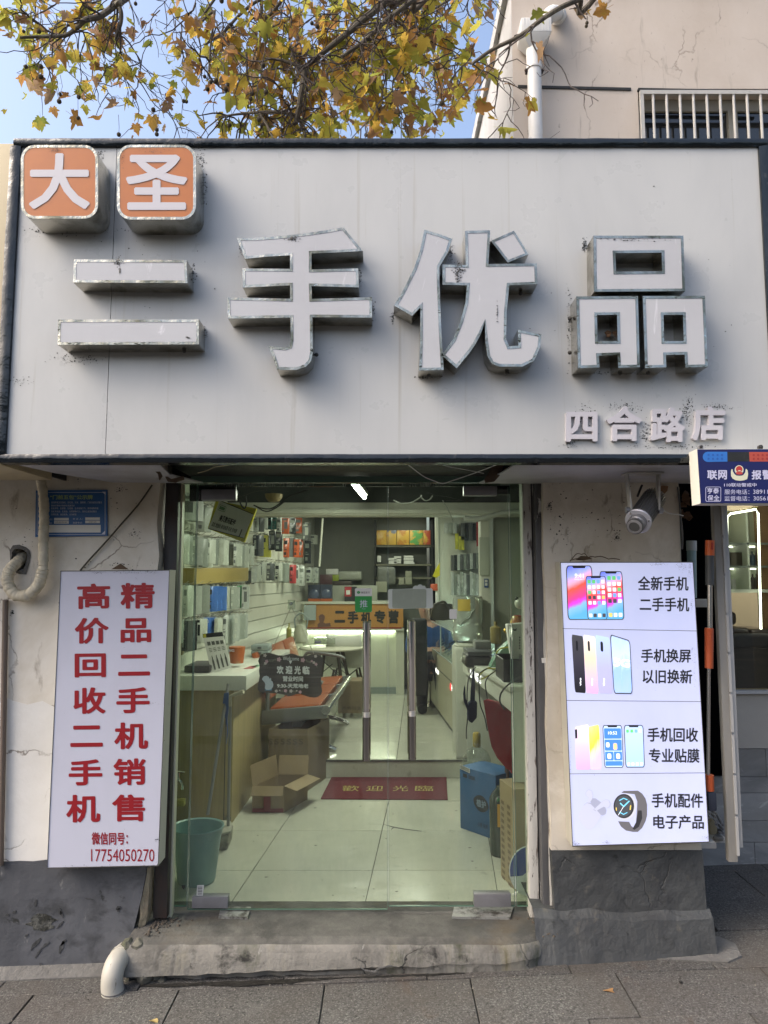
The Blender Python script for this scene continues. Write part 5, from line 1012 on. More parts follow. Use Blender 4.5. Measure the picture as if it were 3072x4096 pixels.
b = MB(); b.tube([za('zC', 335, 392, yd), za('zC', 331, 285, yd)], .064, 18); b.build('pipe_socket', M['pvcw'], dn, smooth=True)
b = MB(); b.tube([za('zC', 334, 398, yd), za('zC', 334, 378, yd)], .069, 18); b.build('collar', M['pvcw'], dn, smooth=True)
b = MB(); p = za('zC', 336, 402, yd); b.box(p.x - .075, p.x + .075, yd + .0, yd + .03, p.z - .012, p.z + .012); b.ball(p + V((-.075, -.01, 0)), .014, 6); b.ball(p + V((.07, -.01, 0)), .014, 6); b.build('clamp', M['darkpost'], dn)
b = MB(); x0, x1 = za('zC', 250, 190, yd).x, za('zC', 418, 190, yd).x; zt_, zm_, zb_ = za('zC', 330, 150, yd).z, za('zC', 330, 228, yd).z, za('zC', 330, 290, yd).z
xm_ = (x0 + x1) / 2
b.hexa([(xm_ - .055, yd - .05, zb_), (xm_ + .055, yd - .05, zb_), (xm_ + .055, yd + .06, zb_), (xm_ - .055, yd + .06, zb_), (x0, yd - .10, zm_), (x1, yd - .10, zm_), (x1, yd + .10, zm_), (x0, yd + .10, zm_)])
b.box(x0, x1, yd - .10, yd + .10, zm_ + .001, zt_); b.build('hopper', M['pvcw'], dn, bev=.006)
b = MB()
for i in range(9): x = x0 + (x1 - x0) * (i + 1) / 10; b.box(x - .002, x + .002, yd - .103, yd - .0995, zm_ + .01, zt_ - .005)
b.build('hopper_ribs', M['pvcw'], dn, stuff=True)
b = MB(); b.tube(smooth_path([za('zC', 385, 150, yd), za('zC', 400, 115, yd - .02), za('zC', 440, 75, yd - .02), za('zC', 480, 92, YU + .02)]), .062, 16); b.build('elbow', M['pvcw'], dn, smooth=True)
b = MB(); b.tube([za('zC', 462, 85, YU - .07), za('zC', 474, 92, YU - .04)], .072, 16); b.build('elbow_collar', M['pvcw'], dn, smooth=True)
# ---------------------------------------------------------------- plane tree
random.seed(21)
tr = thing('plane_tree', 'autumn plane tree with spreading limbs and yellow brown leaves over the sign', 'tree', (4.2, -2.6, .1))
b = MB(); b.tube(smooth_path([(4.2, -2.6, .0), (4.15, -2.55, 1.5), (4.1, -2.4, 3.2), (3.9, -2.1, 5.0), (3.6, -1.6, 6.6), (3.2, -1.0, 7.9), (2.9, -.6, 9.0)]), [.24 - .0040 * i for i in range(37)], 14); b.build('trunk', M['bark'], tr, smooth=True)
twigs = MB(); tips = []
def limb(pts, r0, r1, src=None):
 P = [za(k, x, y, Y) for k, x, y, Y in pts]
 if src is not None: P = [V(src), V(src).lerp(P[0], .5) + V((0, 0, .5))] + P
 sp = smooth_path(P, 7); n = len(sp)
 for i, p in enumerate(sp): p += MN.noise_vector(p * 3.1) * .02
 b = MB(); b.tube(sp, [r0 + (r1 - r0) * (i / (n - 1)) for i in range(n)], 9); b.build('limb', M['bark'], tr, smooth=True)
 return sp
pxm = lambda Y: (Y + 3.53) / F * .98
L1 = limb([('zA', 900, -160, 1.9), ('zA', 730, 0, 1.7), ('zA', 690, 25, 1.7), ('zA', 600, 92, 1.65), ('zA', 520, 122, 1.6), ('zA', 470, 168, 1.6), ('zA', 400, 212, 1.6), ('zA', 300, 217, 1.55), ('zA', 120, 226, 1.5)], .036, .010, (3.2, -1.0, 7.9))
L2 = limb([('zA', 705, 15, 1.7), ('zA', 728, 70, 1.7), ('zA', 730, 130, 1.72), ('zA', 712, 200, 1.74), ('zA', 700, 245, 1.76)], .020, .010)
L3 = limb([('zB', 1000, -130, 1.7), ('zB', 830, 0, 1.7), ('zB', 700, 100, 1.7), ('zB', 600, 190, 1.7), ('zB', 470, 290, 1.7), ('zB', 330, 395, 1.7), ('zB', 270, 385, 1.7), ('zB', 180, 358, 1.7), ('zB', 90, 350, 1.7)], .040, .008, (3.2, -1.0, 7.9))
L4 = limb([('zB', 322, 398, 1.7), ('zB', 330, 440, 1.7), ('zB', 322, 520, 1.7), ('zB', 300, 620, 1.7), ('zB', 280, 700, 1.7), ('zB', 275, 740, 1.7)], .028, .017)
L5 = limb([('zB', 1120, -110, 1.3), ('zB', 980, 0, 1.3), ('zB', 905, 60, 1.3), ('zB', 800, 140, 1.35), ('zB', 680, 245, 1.4), ('zB', 540, 350, 1.45)], .024, .014, (3.2, -1.0, 7.9))
L6 = limb([('zC', 720, -60, .7), ('zC', 590, 0, .7), ('zC', 400, 102, .7), ('zC', 250, 195, .75), ('zC', 100, 272, .8), ('zC', 0, 345, .85), ('zB', 1340, 385, .9)], .021, .009, (3.6, -1.6, 6.6))
L7 = limb([('zB', 270, 690, 1.7), ('zB', 200, 672, 1.72), ('zB', 60, 680, 1.75), ('zB', -40, 690, 1.8), ('zB', -130, 700, 1.8)], .018, .007)
L8 = limb([('zA', 1320, -40, 1.4), ('zA', 1300, 60, 1.4), ('zA', 1285, 200, 1.4), ('zA', 1272, 320, 1.4), ('zA', 1262, 425, 1.4)], .011, .007, (2.9, -.6, 9.0))
L9 = limb([('zA', 1720, -30, 1.9), ('zA', 1560, 0, 1.9), ('zA', 1440, 90, 1.9), ('zA', 1340, 195, 1.9), ('zA', 1250, 260, 1.9), ('zA', 1190, 360, 1.9)], .018, .007, (2.9, -.6, 9.0))
L10 = limb([('zB', 930, 60, 1.5), ('zB', 1000, 120, 2.0), ('zB', 1100, 60, 2.3), ('zB', 1230, -30, 2.5)], .012, .010)
L11 = limb([('zB', 285, 720, 1.7), ('zB', 320, 740, 1.7), ('zB', 340, 840, 1.7)], .010, .006)
L12 = limb([('zA', 1570, 690, 1.75), ('zA', 1610, 750, 1.7), ('zA', 1655, 850, 1.65)], .012, .008)
# canopy carried on outside the frame, above and behind the viewer
out_limbs = []
for (e, src) in (((-1.5, .5, 8.2), (2.9, -.6, 9.0)), ((.5, 3.0, 8.8), (2.9, -.6, 9.0)), ((1.0, -4.5, 8.4), (3.2, -1.0, 7.9)), ((-1.0, -2.5, 8.6), (3.2, -1.0, 7.9)), ((5.5, -5.0, 8.0), (3.6, -1.6, 6.6))):
 s_, e_ = V(src), V(e); sp = smooth_path([s_, s_.lerp(e_, .4) + V((0, 0, .5)), e_], 8); b = MB(); b.tube(sp, [.06 - .045 * i / (len(sp) - 1) for i in range(len(sp))], 8); b.build('limb', M['bark'], tr, smooth=True); out_limbs.append(sp)
def twig(p, d, ln, r, lvl=0):
 pts = [V(p)]; d = V(d).normalized(); n = max(3, int(ln / .055))
 for i in range(n):
  d = (d + V((random.gauss(0, .34), random.gauss(0, .30), random.gauss(0, .34) - .10))).normalized(); pts.append(pts[-1] + d * ln / n)
  if lvl < 2 and random.random() < .26: twig(pts[-1], d + V((random.gauss(0, .8), random.gauss(0, .6), random.gauss(-.1, .7))), ln * random.uniform(.3, .6), r * .7, lvl + 1)
 twigs.tube(pts, [r * 1.45 * (1 - .55 * i / n) for i in range(n + 1)], 4, caps=False); tips.append((pts[-1], d, lvl)); tips.append((pts[n // 2], d, lvl + 1))
def vis(p):
 q = p - CAM; f = q.y * math.cos(TH) + q.z * math.sin(TH);
 if f <= .1: return None
 up = -q.y * math.sin(TH) + q.z * math.cos(TH); return CX + F * q.x / f, CY - F * up / f
for L_, n in ((L1, 16), (L2, 6), (L3, 22), (L4, 10), (L5, 18), (L6, 7), (L7, 14), (L8, 4), (L9, 16), (L10, 14), (L11, 4), (L12, 4)):
 k0 = 0
 for i in range(n):
  p = random.choice(L_[8:] if len(L_) > 40 else L_); s_ = vis(p)
  if s_ is None or not (-150 < s_[0] < 2500 and -250 < s_[1] < 700): continue
  if L_ is L6 and s_[0] > 2150: ln = random.uniform(.08, .25)
  else: ln = random.uniform(.25, .85)
  twig(p, V((random.gauss(0, .7), random.gauss(.1, .6), random.gauss(-.25, .7))), ln, random.uniform(.0035, .0065))
for i in range(150):                          # drooping twigs that hang down into the view from higher limbs
 t = random.random(); u = random.choice((random.uniform(-50, 1900), random.gauss(1400, 330), random.gauss(1500, 280))); v = random.uniform(-140, 280) if u > 700 else random.uniform(-140, 120)
 if u > 1960: continue
 Y = random.uniform(1.2, 3.6); twig(at(u, v, Y), V((random.gauss(0, .5), random.gauss(0, .3), -.8)), random.uniform(.3, .8), random.uniform(.003, .005))
twigs.build('twigs', M['twig'], tr, stuff=True)
def leafmesh(seed):
 rnd = random.Random(seed); pts = []
 for (a, r) in [(-90, .10), (-62, .34), (-40, .46), (-30, .36), (-12, .50), (4, .44), (14, .66), (24, .80), (33, .58), (44, .44), (56, .60), (68, .66), (78, .80), (90, 1.08), (102, .80), (112, .66), (124, .60), (136, .44), (147, .58), (156, .80), (166, .66), (176, .44), (192, .50), (210, .36), (220, .46), (242, .34)]:
  r *= rnd.uniform(.88, 1.12); pts.append((r * math.cos(R(a)), r * math.sin(R(a)) + .08))
 cu, cv, tw = rnd.uniform(-.35, .75), rnd.uniform(-.5, .6), rnd.uniform(-.4, .4)
 if seed % 4 == 3: cu += 1.0
 vs = [V((0, .08, 0))]
 for rr_ in (.5, 1):
  for x, y in pts:
   x *= rr_; y = .08 + (y - .08) * rr_; z = cu * x * x + cv * .5 * y * y + tw * x * y + .05 * math.sin(5 * x + seed)
   vs.append(V((x * (1 - .25 * abs(cu) * abs(x)), y * (1 - .2 * abs(cv) * abs(y)), z)))
 n = len(pts); fs = [(0, 1 + i, 1 + (i + 1) % n) for i in range(n)] + [(1 + i, n + 1 + i, n + 1 + (i + 1) % n, 1 + (i + 1) % n) for i in range(n)]
 st_ = len(vs); vs += [V((-.012, 0, 0)), V((.012, 0, 0)), V((.02, -.55, .06)), V((0, -.55, .06))]; fs.append((st_, st_ + 1, st_ + 2, st_ + 3))
 return vs, fs
LV = [leafmesh(s) for s in range(10)]; LM = []
for i, (vs, fs) in enumerate(LV):
 me = bpy.data.meshes.new('leaf'); me.from_pydata([tuple(v) for v in vs], [], fs); me.materials.append(M['leaf'])
 for p in me.polygons: p.use_smooth = True
 LM.append(me)
cand = []
def orient():
 q = Matrix.Rotation(random.uniform(0, 6.28), 3, 'Z') @ Matrix.Rotation(random.gauss(0, .75), 3, 'X');
 base = Matrix.Rotation(R(90), 3, 'X')     # leaf plane upright, tip hanging
 return Matrix.Rotation(random.gauss(0, .9), 3, 'Z') @ Matrix.Rotation(random.gauss(0, .6), 3, 'X') @ base @ Matrix.Rotation(R(180) + random.gauss(0, .7), 3, 'Z')
dens = lambda u, v: (.50 if 1000 < u < 1800 else .48 if 820 < u < 1950 else .42 if u < 560 else .28)
for p, d, lv in tips:
 s_ = vis(p)
 if s_ is None: continue
 u, v = s_
 if -120 < u < 2450 and -150 < v < 700:
  if u > 1960 and random.random() < .6: continue
  k = 1
  for _ in range(k):
   if random.random() < dens(u, v): cand.append((p + V((random.gauss(0, .03), random.gauss(0, .03), -.03)), random.uniform(.06, .115)))
for i in range(130):                          # loose fill where the photograph shows the crown thickest
 u = random.gauss(1430, 290) if i % 4 else random.uniform(0, 620); v = random.uniform(-60, 560)
 if u > 1930 or (u < 640 and v > 330 and random.random() < .75): continue
 Y = random.uniform(1.9, 4.6); cand.append((at(u, v, Y), random.uniform(.055, .095)))
for (k, x, y, s_, Y) in [('zA', 200, 40, .11, 1.5), ('zA', 30, 110, .12, 1.4), ('zA', 50, 190, .12, 1.4), ('zA', 240, 470, .085, 1.5), ('zA', 380, 400, .085, 1.5), ('zA', 600, 400, .085, 1.6), ('zA', 740, 380, .085, 1.6), ('zA', 440, 700, .105, 1.5), ('zA', 590, 700, .10, 1.5), ('zA', 700, 620, .085, 1.5), ('zA', 410, 575, .065, 1.5), ('zA', 650, 280, .07, 1.5), ('zA', 1560, 370, .12, 1.3), ('zB', 60, 340, .12, 1.3), ('zB', 150, 430, .115, 1.2), ('zB', 80, 150, .11, 1.3), ('zA', 1600, 140, .11, 1.2), ('zA', 1400, 30, .11, 1.2), ('zA', 1040, 540, .06, 1.5), ('zA', 945, 600, .06, 1.5), ('zA', 160, 580, .05, 1.4), ('zC', 350, 65, .085, .7), ('zC', 740, 50, .085, .7), ('zC', 20, 560, .08, .9), ('zC', 150, 720, .085, .8), ('zC', 30, 400, .09, .85), ('zC', 110, 310, .06, .8), ('zC', 30, 130, .08, .9), ('zC', 280, 190, .05, .7), ('zC', 120, 10, .07, .9), ('zC', 620, 55, .05, .7), ('zB', 1370, 620, .075, .9), ('zB', 1280, 610, .075, 1.2), ('zB', 1190, 550, .07, 1.2), ('zB', 1390, 420, .08, .9), ('zB', 1300, 330, .07, 1.0), ('zB', 400, 690, .075, 1.4), ('zB', 450, 760, .08, 1.4), ('zB', 620, 640, .09, 1.5), ('zB', 380, 590, .055, 1.4), ('zB', 430, 490, .07, 1.4), ('zB', 760, 780, .075, 1.6), ('zB', 1080, 780, .075, 1.8), ('zB', 860, 640, .08, 1.8), ('zB', 960, 780, .085, 1.7), ('zB', 1570, 830, .05, .9)]:
 cand.append((za(k, x, y, Y), s_ * 1.12))
lpx = [(vis(p), p.y) for L_ in (L1, L2, L3, L4, L5, L6, L7) for p in L_ if p.y > .4]; lpx = [(q, y) for q, y in lpx if q and -60 < q[0] < 2500 and -80 < q[1] < 700]
def behind(p):                                # leaves keep off the near side of the main limbs
 q = vis(p)
 for (a_, c_), y in lpx:
  if q and abs(q[0] - a_) < 48 and abs(q[1] - c_) < 48 and p.y < y + .15: return CAM + (p - CAM) * ((y + .35 - CAM.y) / (p.y - CAM.y))
 return p
cand = [(behind(p), s_) for p, s_ in cand]
inside = []; beyond = []
for p, s_ in cand:
 q = vis(p); ok = q and -40 < q[0] < 2420 and -60 < q[1] < 590
 (inside if ok else beyond).append((p, s_))
inside.sort(key=lambda t: -t[1] / (t[0].y + 3.53))
for p, s_ in inside[:300]:
 o = bpy.data.objects.new('leaf', random.choice(LM)); C.objects.link(o); o.parent = tr
 m4 = orient().to_4x4(); m4.translation = p - WL[tr.name]; o.matrix_local = m4 @ Matrix.Scale(s_, 4)
for sp in out_limbs:
 for i in range(110): p = random.choice(sp[4:]) + V((random.gauss(0, .55), random.gauss(0, .55), random.gauss(-.1, .35))); beyond.append((p, random.uniform(.07, .12)))
b = MB()
for p, s_ in inside[300:] + beyond:
 vs, fs = random.choice(LV); m3 = orient(); b.add([p + m3 @ (v * s_) for v in vs], fs)
me = bpy.data.meshes.new('leaves'); o_ = WL[tr.name]; me.from_pydata([tuple(p - o_) for p in b.v], [], b.f); me.materials.append(M['leaf'])
o = bpy.data.objects.new('leaves', me); C.objects.link(o); o.parent = tr; o['kind'] = 'stuff'
ballb = MB(); ballb.ball((0, 0, 0), 1, 8); bm_ = ballb.mesh('seed_ball', smooth=True); bm_.materials.append(M['seed']); stems = MB()
bl = [('zA', 362, 568), ('zA', 357, 612), ('zA', 475, 586), ('zA', 157, 402), ('zA', 247, 402), ('zA', 245, 463), ('zA', 235, 190), ('zA', 143, 190), ('zA', 717, 812), ('zA', 471, 712), ('zA', 925, 662), ('zA', 1272, 495), ('zA', 1303, 488), ('zA', 1355, 492), ('zA', 1377, 507), ('zA', 1427, 473), ('zA', 1421, 510), ('zA', 1362, 540), ('zA', 1252, 538), ('zA', 1235, 462), ('zA', 1108, 610), ('zA', 1124, 612), ('zA', 946, 783), ('zA', 946, 810), ('zA', 1587, 396), ('zA', 1567, 180), ('zA', 1520, 566), ('zA', 1513, 595), ('zA', 1605, 555), ('zA', 1600, 585), ('zA', 1490, 640), ('zA', 1384, 755), ('zA', 1562, 720), ('zA', 818, 22), ('zA', 1337, 5), ('zB', 78, 395), ('zB', 58, 180), ('zB', 12, 566), ('zB', 95, 556), ('zB', 92, 585), ('zB', 287, 235), ('zB', 407, 160), ('zB', 374, 140), ('zB', 52, 718), ('zB', 68, 755), ('zB', 240, 730), ('zB', 268, 745), ('zB', 490, 706), ('zB', 855, 797), ('zB', 700, 815), ('zB', 860, 632), ('zB', 1157, 622), ('zC', 634, 130), ('zC', 630, 148)]
for i, (k, x, y) in enumerate(bl):
 Y = random.uniform(1.2, 1.7) if k != 'zC' else .7; c = za(k, x, y, Y); r = random.uniform(.0125, .018) if k != 'zC' else .011
 o = bpy.data.objects.new('seed_ball', bm_); C.objects.link(o); o.parent = tr; o.location = c - o_; o.scale = (r, r, r * 1.05)
 stems.tube([c, c + V((random.gauss(0, .01), .0, .06)), c + V((random.gauss(0, .025), random.gauss(0, .02), random.uniform(.10, .24)))], .0016, 4, caps=False)
stems.build('seed_stems', M['twig'], tr, stuff=True)
# ---------------------------------------------------------------- gap with mops, steel gate leaf and neighbour's shop at the right
gx0, gx1 = XB - .02, at(2862, 2800, YW).x
gb = MB(); gb.box(XB - .1, at(2905, 2800, .62).x, .62, .64, .58, 2.9); tag(gb.build('gap_back', mat('gap_shade', (.002, .002, .002), 1, spec=.0)), 'added black sheet painting deep shade into the narrow gap by the lit box', 'board')  # near-black sheet added in place of the deep shade between the buildings
b = MB(); p = za('z13', 1078, 335, -.02); q = za('z13', 1160, 390, -.02); b.box(p.x, q.x + .01, -.02, .02, q.z, p.z); tag(b.build('cross_rail', M['bars'], bev=.002), 'short pale steel rail crossing the dark gap', 'rail')
gt = thing('gate_leaf', 'narrow pale steel gate leaf with long hinge at the right', 'gate', (1.72, YW - .02, .6))
lq = [(1205, -60, 1272, -60), (1290, 1560, 1340, 1560)]
yg = YW - .03
a0 = za('z13', 1195, 0, yg).x; zt_ = za('p7', 90, 30, yg).z; zb_ = za('q5', 750, 1470, yg).z; w0 = za('q5', 660, 1300, yg).x; w1 = za('q5', 842, 1300, yg).x
b = MB(); b.box(w0, w1, yg, yg + .03, zb_, zt_ + .08); b.build('leaf_panel', mat('pale_gate_paint', (.30, .285, .255), .6, layers=[((.22, .205, .18), 5, (1, 1, .25), .45, .75), ((.15, .08, .04), 30, (1, 1, .6), .67, .76), ((.40, .39, .36), 14, (1, 1, .3), .6, .8)], bump=(.1, 40)), gt, bev=.003)
b = MB(); b.box(w1 + .004, w1 + .030, yg + .01, yg + .05, zb_ + .06, zt_ + .08); b.build('hinge_strip', M['bars'], gt, bev=.002)
for i in range(9):
 z = zb_ + .03 + i * (zt_ - zb_) / 9; b = MB(); b.box(w1 - .006, w1 + .006, yg - .006, yg + .012, z, z + (zt_ - zb_) / 9 - .012); b.build('hinge_knuckle', M['bars'], gt)
# mops and brooms
def pole(name, lab, segs, cat='mop'):
 t = thing(name, lab, cat, segs[0][0])
 for p, q, r, m_, nm in segs:
  b = MB(); b.tube([p, q], r, 14); b.build(nm, m_, t, smooth=True)
 return t
org = mat('orange_plastic', (.62, .11, .02), .4); dk = mat('dark_grey_plastic', (.055, .058, .06), .5); orr = mat('orange_grip', (.40, .075, .02), .5)
ym = -.215; P = lambda x, y, Y=ym: za('p7', x, y, Y)
mp = pole('flat_mop', 'steel mop handle with orange end cap and ribbed orange grip', [(P(96, 545), P(97, 398), .0205, org, 'end_cap'), (P(95, 835), P(95, 546), .0195, dk, 'sleeve'), (P(97, 1257), P(97, 836), .0115, M['steel'], 'upper_tube'), (P(88, 1655), P(90, 1258), .0185, orr, 'grip'), (P(80, 2900), P(87, 1656), .0075, M['steel'], 'lower_tube'), (za('q5', 285, 60, ym), za('q5', 280, -250, ym), .02, orr, 'lower_joint')])
b = MB()
for i in range(16):
 c = P(90, 1275).lerp(P(88, 1500), i / 16); b.lathe(c, [(.0185, -.003), (.0205, 0), (.0185, .003)], 14)
b.build('grip_ribs', orr, mp, smooth=True, stuff=True)
b = MB(); b.prism([[P(x, y, ym - .0208) for x, y in rrect(110, 415, 130, 490, 9, 3)]], (0, .001, 0)); b.build('hanging_hole', mat('hole_red', (.40, .03, .01), .5), mp)
b = MB(); p0 = za('q5', 330, 100, ym); b.pbox('q5', 262, 90, 440, 480, ym - .02, ym + .06); b.build('mop_head', mat('navy_plastic', (.02, .025, .04), .5), mp, bev=.012)
pole('spare_mop', 'white capped mop handle standing in the dark gap', [(za('z12', 1108, 760, .25), za('z12', 1108, 690, .25), .026, M['bars'], 'end_cap'), (za('z12', 1112, 1100, .25), za('z12', 1109, 758, .25), .0235, mat('pale_teal', (.22, .30, .30), .5), 'sleeve')])
rk = MB(); rk.pbox('q5', 110, 1085, 425, 1205, -.10, .02); tag(rk.build('bracket_shelf', M['bars'], bev=.004), 'rusty pale bracket under the lit advert box corner', 'bracket')
b = MB(); b.pbox('q5', 290, 1015, 640, 1088, -.02, .25); tag(b.build('shelf_board', M['bars']), 'dirty board holding the tubes in the dark gap', 'board')
tm = mat('grey_tube', (.24, .235, .22), .6); b0 = MB()
for i, (x, y, x2, y2) in enumerate([(405, 510, 270, 400), (292, 510, 230, 440), (405, 590, 330, 520), (292, 598, 230, 560), (290, 675, 230, 640), (405, 680, 300, 600), (543, 738, 440, 550), (540, 820, 470, 740), (545, 895, 480, 830), (490, 880, 430, 820), (420, 725, 330, 660)]):
 b = MB(); e, s_ = za('q5', x, y, -.03), za('q5', x2, y2, .16); b.tube([e, s_], .0068, 12); o = tag(b.build('foam_tube', tm if i < 6 else mat('grey_tube_%d' % i, (.13, .135, .15), .6), smooth=True), 'grey foam tube in the bundle beside the lit advert box', 'tube', 'foam tubes piled in the dark gap')
 b = MB(); b.lathe(e + (e - s_).normalized() * .0006, [(.0018, 0), (.0012, .0004)], 8, (e - s_)); b.build('bore', M['black'], o)
b = MB(); b.prism([zpoly('q5', [(300, 700), (330, 620), (380, 630), (400, 740), (440, 790), (445, 890), (400, 930), (300, 930)], -.045)], (0, .03, 0)); tag(b.build('cloth_rag', mat('dirty_rag', (.20, .18, .12), .95), bev=.008), 'dirty yellowish rag stuffed in front of the foam tubes', 'rag')
b = MB(); c = za('q5', 460, 990, -.03); b.lathe(c, [(.001, -.010), (.022, -.009), (.025, 0), (.022, .006), (.001, .007)], 16, sy=.8); tag(b.build('dish', mat('grey_dish', (.16, .155, .14), .7), smooth=True), 'shallow grey dish below the dirty rag', 'dish')
# neighbour's shop front
yn = .75
nb_ = thing('neighbour_shop', 'grey tiled neighbouring shopfront with a lit display window', 'building', (2.6, yn, 0))
xw0 = za('p7', 145, 900, yn).x - .55
marb = mat('grey_marble_tile', (.27, .27, .262), .3, layers=[((.15, .155, .157), 2.2, (1, 1, 1.6), .40, .7, 1.5), ((.42, .42, .41), 3.0, (1, 1, 2.5), .58, .70, 2.2), ((.20, .19, .17), 1.2, (1, 1, 2), .5, .7)], rnd=.22)
zrow = [za('q5', 1000, y, yn).z for y in (1670, 1060, 640, 95)] + [za('z13', 1400, 1540, yn).z, za('z13', 1400, 1350, yn).z]
jx = [za('q5', 1160, 1400, yn).x, za('q5', 1140, 1000, yn).x + .18, za('q5', 700, 400, yn).x, za('q5', 1330, 400, yn).x + .3, xw0 + .2]
for r_ in range(5):
 x = jx[r_] - 1.2
 while x < 4.2:
  a, c = max(x, xw0 - .1), min(x + .6, 4.2)
  if c - a > .03:
   b = MB(); b.box(a + .0015, c - .0015, yn - .012, yn, zrow[r_] + .0015, zrow[r_ + 1] - .0015); b.build('tile', marb, nb_)
  x += .6
b = MB(); b.box(xw0 - .2, 4.2, yn + .001, yn + .1, -.1, zrow[5]); b.build('tile_backing', M['black'], nb_)
b = MB(); b.box(xw0 - .2, 4.2, yn - .03, yn + .05, -.15, zrow[0] - .002); noisy(b, .006, 14); b.build('rough_base', mat('rough_brown_base', (.09, .065, .05), .95, layers=[((.16, .13, .11), 30, (1, 1, .3), .5, .7)], bump=(1, 40)), nb_)
zs_ = za('z13', 1400, 975, yn).z; zt2_ = za('z13', 1400, 965, yn - .02).z
b = MB(); b.box(xw0 - .2, 4.2, yn - .006, yn + .05, zrow[5] + .001, zs_ - .002); b.build('beige_panel', mat('beige_panel', (.40, .37, .32), .8, bump=(.1, 120), layers=[((.34, .31, .27), 2, (1, 1, 1), .4, .8)]), nb_)
b = MB(); b.box(xw0 - .2, 4.2, yn - .03, yn + .05, zs_, zs_ + .016); b.build('sill', M['bars'], nb_)
xwl = za('p7', 240, 600, yn).x; ztw = 2.3
b = MB(); b.box(xw0 - .3, xwl, yn, yn + .06, zs_ + .017, ztw + .5); b.build('cream_jamb', mat('cream_wall', (.50, .45, .375), .7), nb_)
b = MB(); b.box(xwl + .002, 4.2, yn + .02, yn + .03, zs_ + .017, ztw + .5); b.build('window_glass', M['shop_window'], nb_)
zl_ = za('p7', 400, 1470, yn + .3).z
b = MB(); b.box(xwl - .3, 4.2, yn + .04, yn + .10, zs_ + .02, za('p7', 400, 1470, yn).z); b.build('dark_lower_panel', mat('grey_curtain', (.055, .058, .058), .25, layers=[((.09, .088, .075), 2.2, (.4, 1, 5), .52, .66)]), nb_)
# room behind the neighbour's glass
ny = 2.3
b = MB(); b.box(xwl - .6, 6, ny, ny + .05, 0, 3); b.box(xwl - .62, xwl - .57, yn + .06, ny, 0, 3); b.box(6, 6.05, yn + .06, ny, 0, 3); b.box(xwl - .6, 6, yn + .06, ny, 2.78, 2.82); b.build('room', mat('room_beige', (.36, .31, .22), .8), nb_)
xr0, xr1 = za('p7', 268, 600, yn + .25).x, za('p7', 585, 600, yn + .25).x
yd_ = yn + .25; ledm = glow('led_white', (.90, .97, .80), 3.5); lz0, lz1 = za('p7', 300, 1270, yd_).z, za('p7', 300, 90, yd_).z
cab = thing('display_cabinet', 'white lit display cabinet in the neighbouring window with two glass shelves', 'cabinet', (xr0, yd_, lz0))
b = MB(); z0 = za('p7', 300, 880, yd_).z
b.box(xr0, xr1 + .1, yd_ + .30, yd_ + .32, z0 - .02, lz1 + .02); b.box(xr0 - .02, xr0, yd_, yd_ + .32, z0 - .02, lz1 + .02); b.box(xr1 + .1, xr1 + .12, yd_, yd_ + .32, z0 - .02, lz1 + .02); b.box(xr0, xr1 + .1, yd_, yd_ + .3, z0 - .02, z0); b.build('carcass', mat('cabinet_white', (.55, .58, .48), .5), cab)
for y in (428, 655):
 z = za('p7', 400, y, yd_).z; b = MB(); b.box(xr0 + .001, xr1 + .099, yd_ + .01, yd_ + .29, z - .006, z + .006); sh = b.build('shelf', mat('shelf_edge', (.16, .18, .15), .3), cab)
 b = MB(); b.box(xr0 + .02, xr1 + .08, yd_ + .20, yd_ + .21, z - .016, z - .008); b.build('light_strip', ledm, sh)
b = MB(); x = za('p7', 488, 600, yd_).x; b.box(x - .006, x + .006, yd_ + .01, yd_ + .29, z0, lz1); b.build('divider', M['cabw'] if 'cabw' in M else mat('cab_divider', (.45, .48, .40), .5), cab)
led = thing('led_frame', 'bright white light strip framing the neighbouring window', 'light strip', (xr0, yd_ - .06, lz0)); yl_ = yd_ - .06
for pts in ([(285, 1100), (265, 170), (300, 135), (550, 92), (572, 130), (600, 1270)],):
 b = MB(); b.tube([za('p7', x, y, yl_) for x, y in pts], .0065, 8); b.build('strip', ledm, led)
b = MB(); b.tube([za('p7', x, y, yl_ + .012) for x, y in [(262, 1100), (245, 128), (570, 68)]], .007, 6); b.build('gold_edge', mat('gold_profile', (.32, .25, .09), .3, .7), led)
b = MB(); b.pbox('p7', 305, 515, 485, 650, yd_ + .08, yd_ + .25); tag(b.build('brown_box', mat('dark_brown_box', (.065, .045, .022), .4)), 'dark brown box on the middle shelf of the lit cabinet', 'box')
def bottle(k, x0, y0, x1, y1, Y, m_, lab, nm='bottle', ax=None):
 a, c = za(k, x0, y1, Y), za(k, x1, y0, Y); r = (c.x - a.x) / 2; h = c.z - a.z
 b = MB(); b.lathe(((a.x + c.x) / 2, Y, a.z), [(r * .9, 0), (r, .01), (r, h * .72), (r * .45, h * .80), (r * .3, h * .82), (r * .3, h), (.001, h)], 14); return tag(b.build(nm, m_, smooth=True), lab, 'bottle')
bottle('p7', 490, 505, 540, 645, yd_ + .12, mat('blue_bottle', (.03, .10, .16), .3), 'blue pump bottle beside the dark brown box')
bottle('p7', 500, 728, 540, 878, yd_ + .12, M['ink'], 'black pump bottle on the cabinet floor in front'); bottle('p7', 541, 728, 570, 878, yd_ + .18, dk, 'grey black pump bottle behind the other on the cabinet floor')
b = MB(); b.pbox('p7', 318, 778, 355, 878, yd_ + .12, yd_ + .15); tag(b.build('white_carton', M['paper']), 'small white carton at the left of the cabinet floor', 'carton')
ch = thing('salon_chair', 'brown padded salon chair behind the neighbouring window', 'chair', za('p7', 330, 1400, yn + .5))
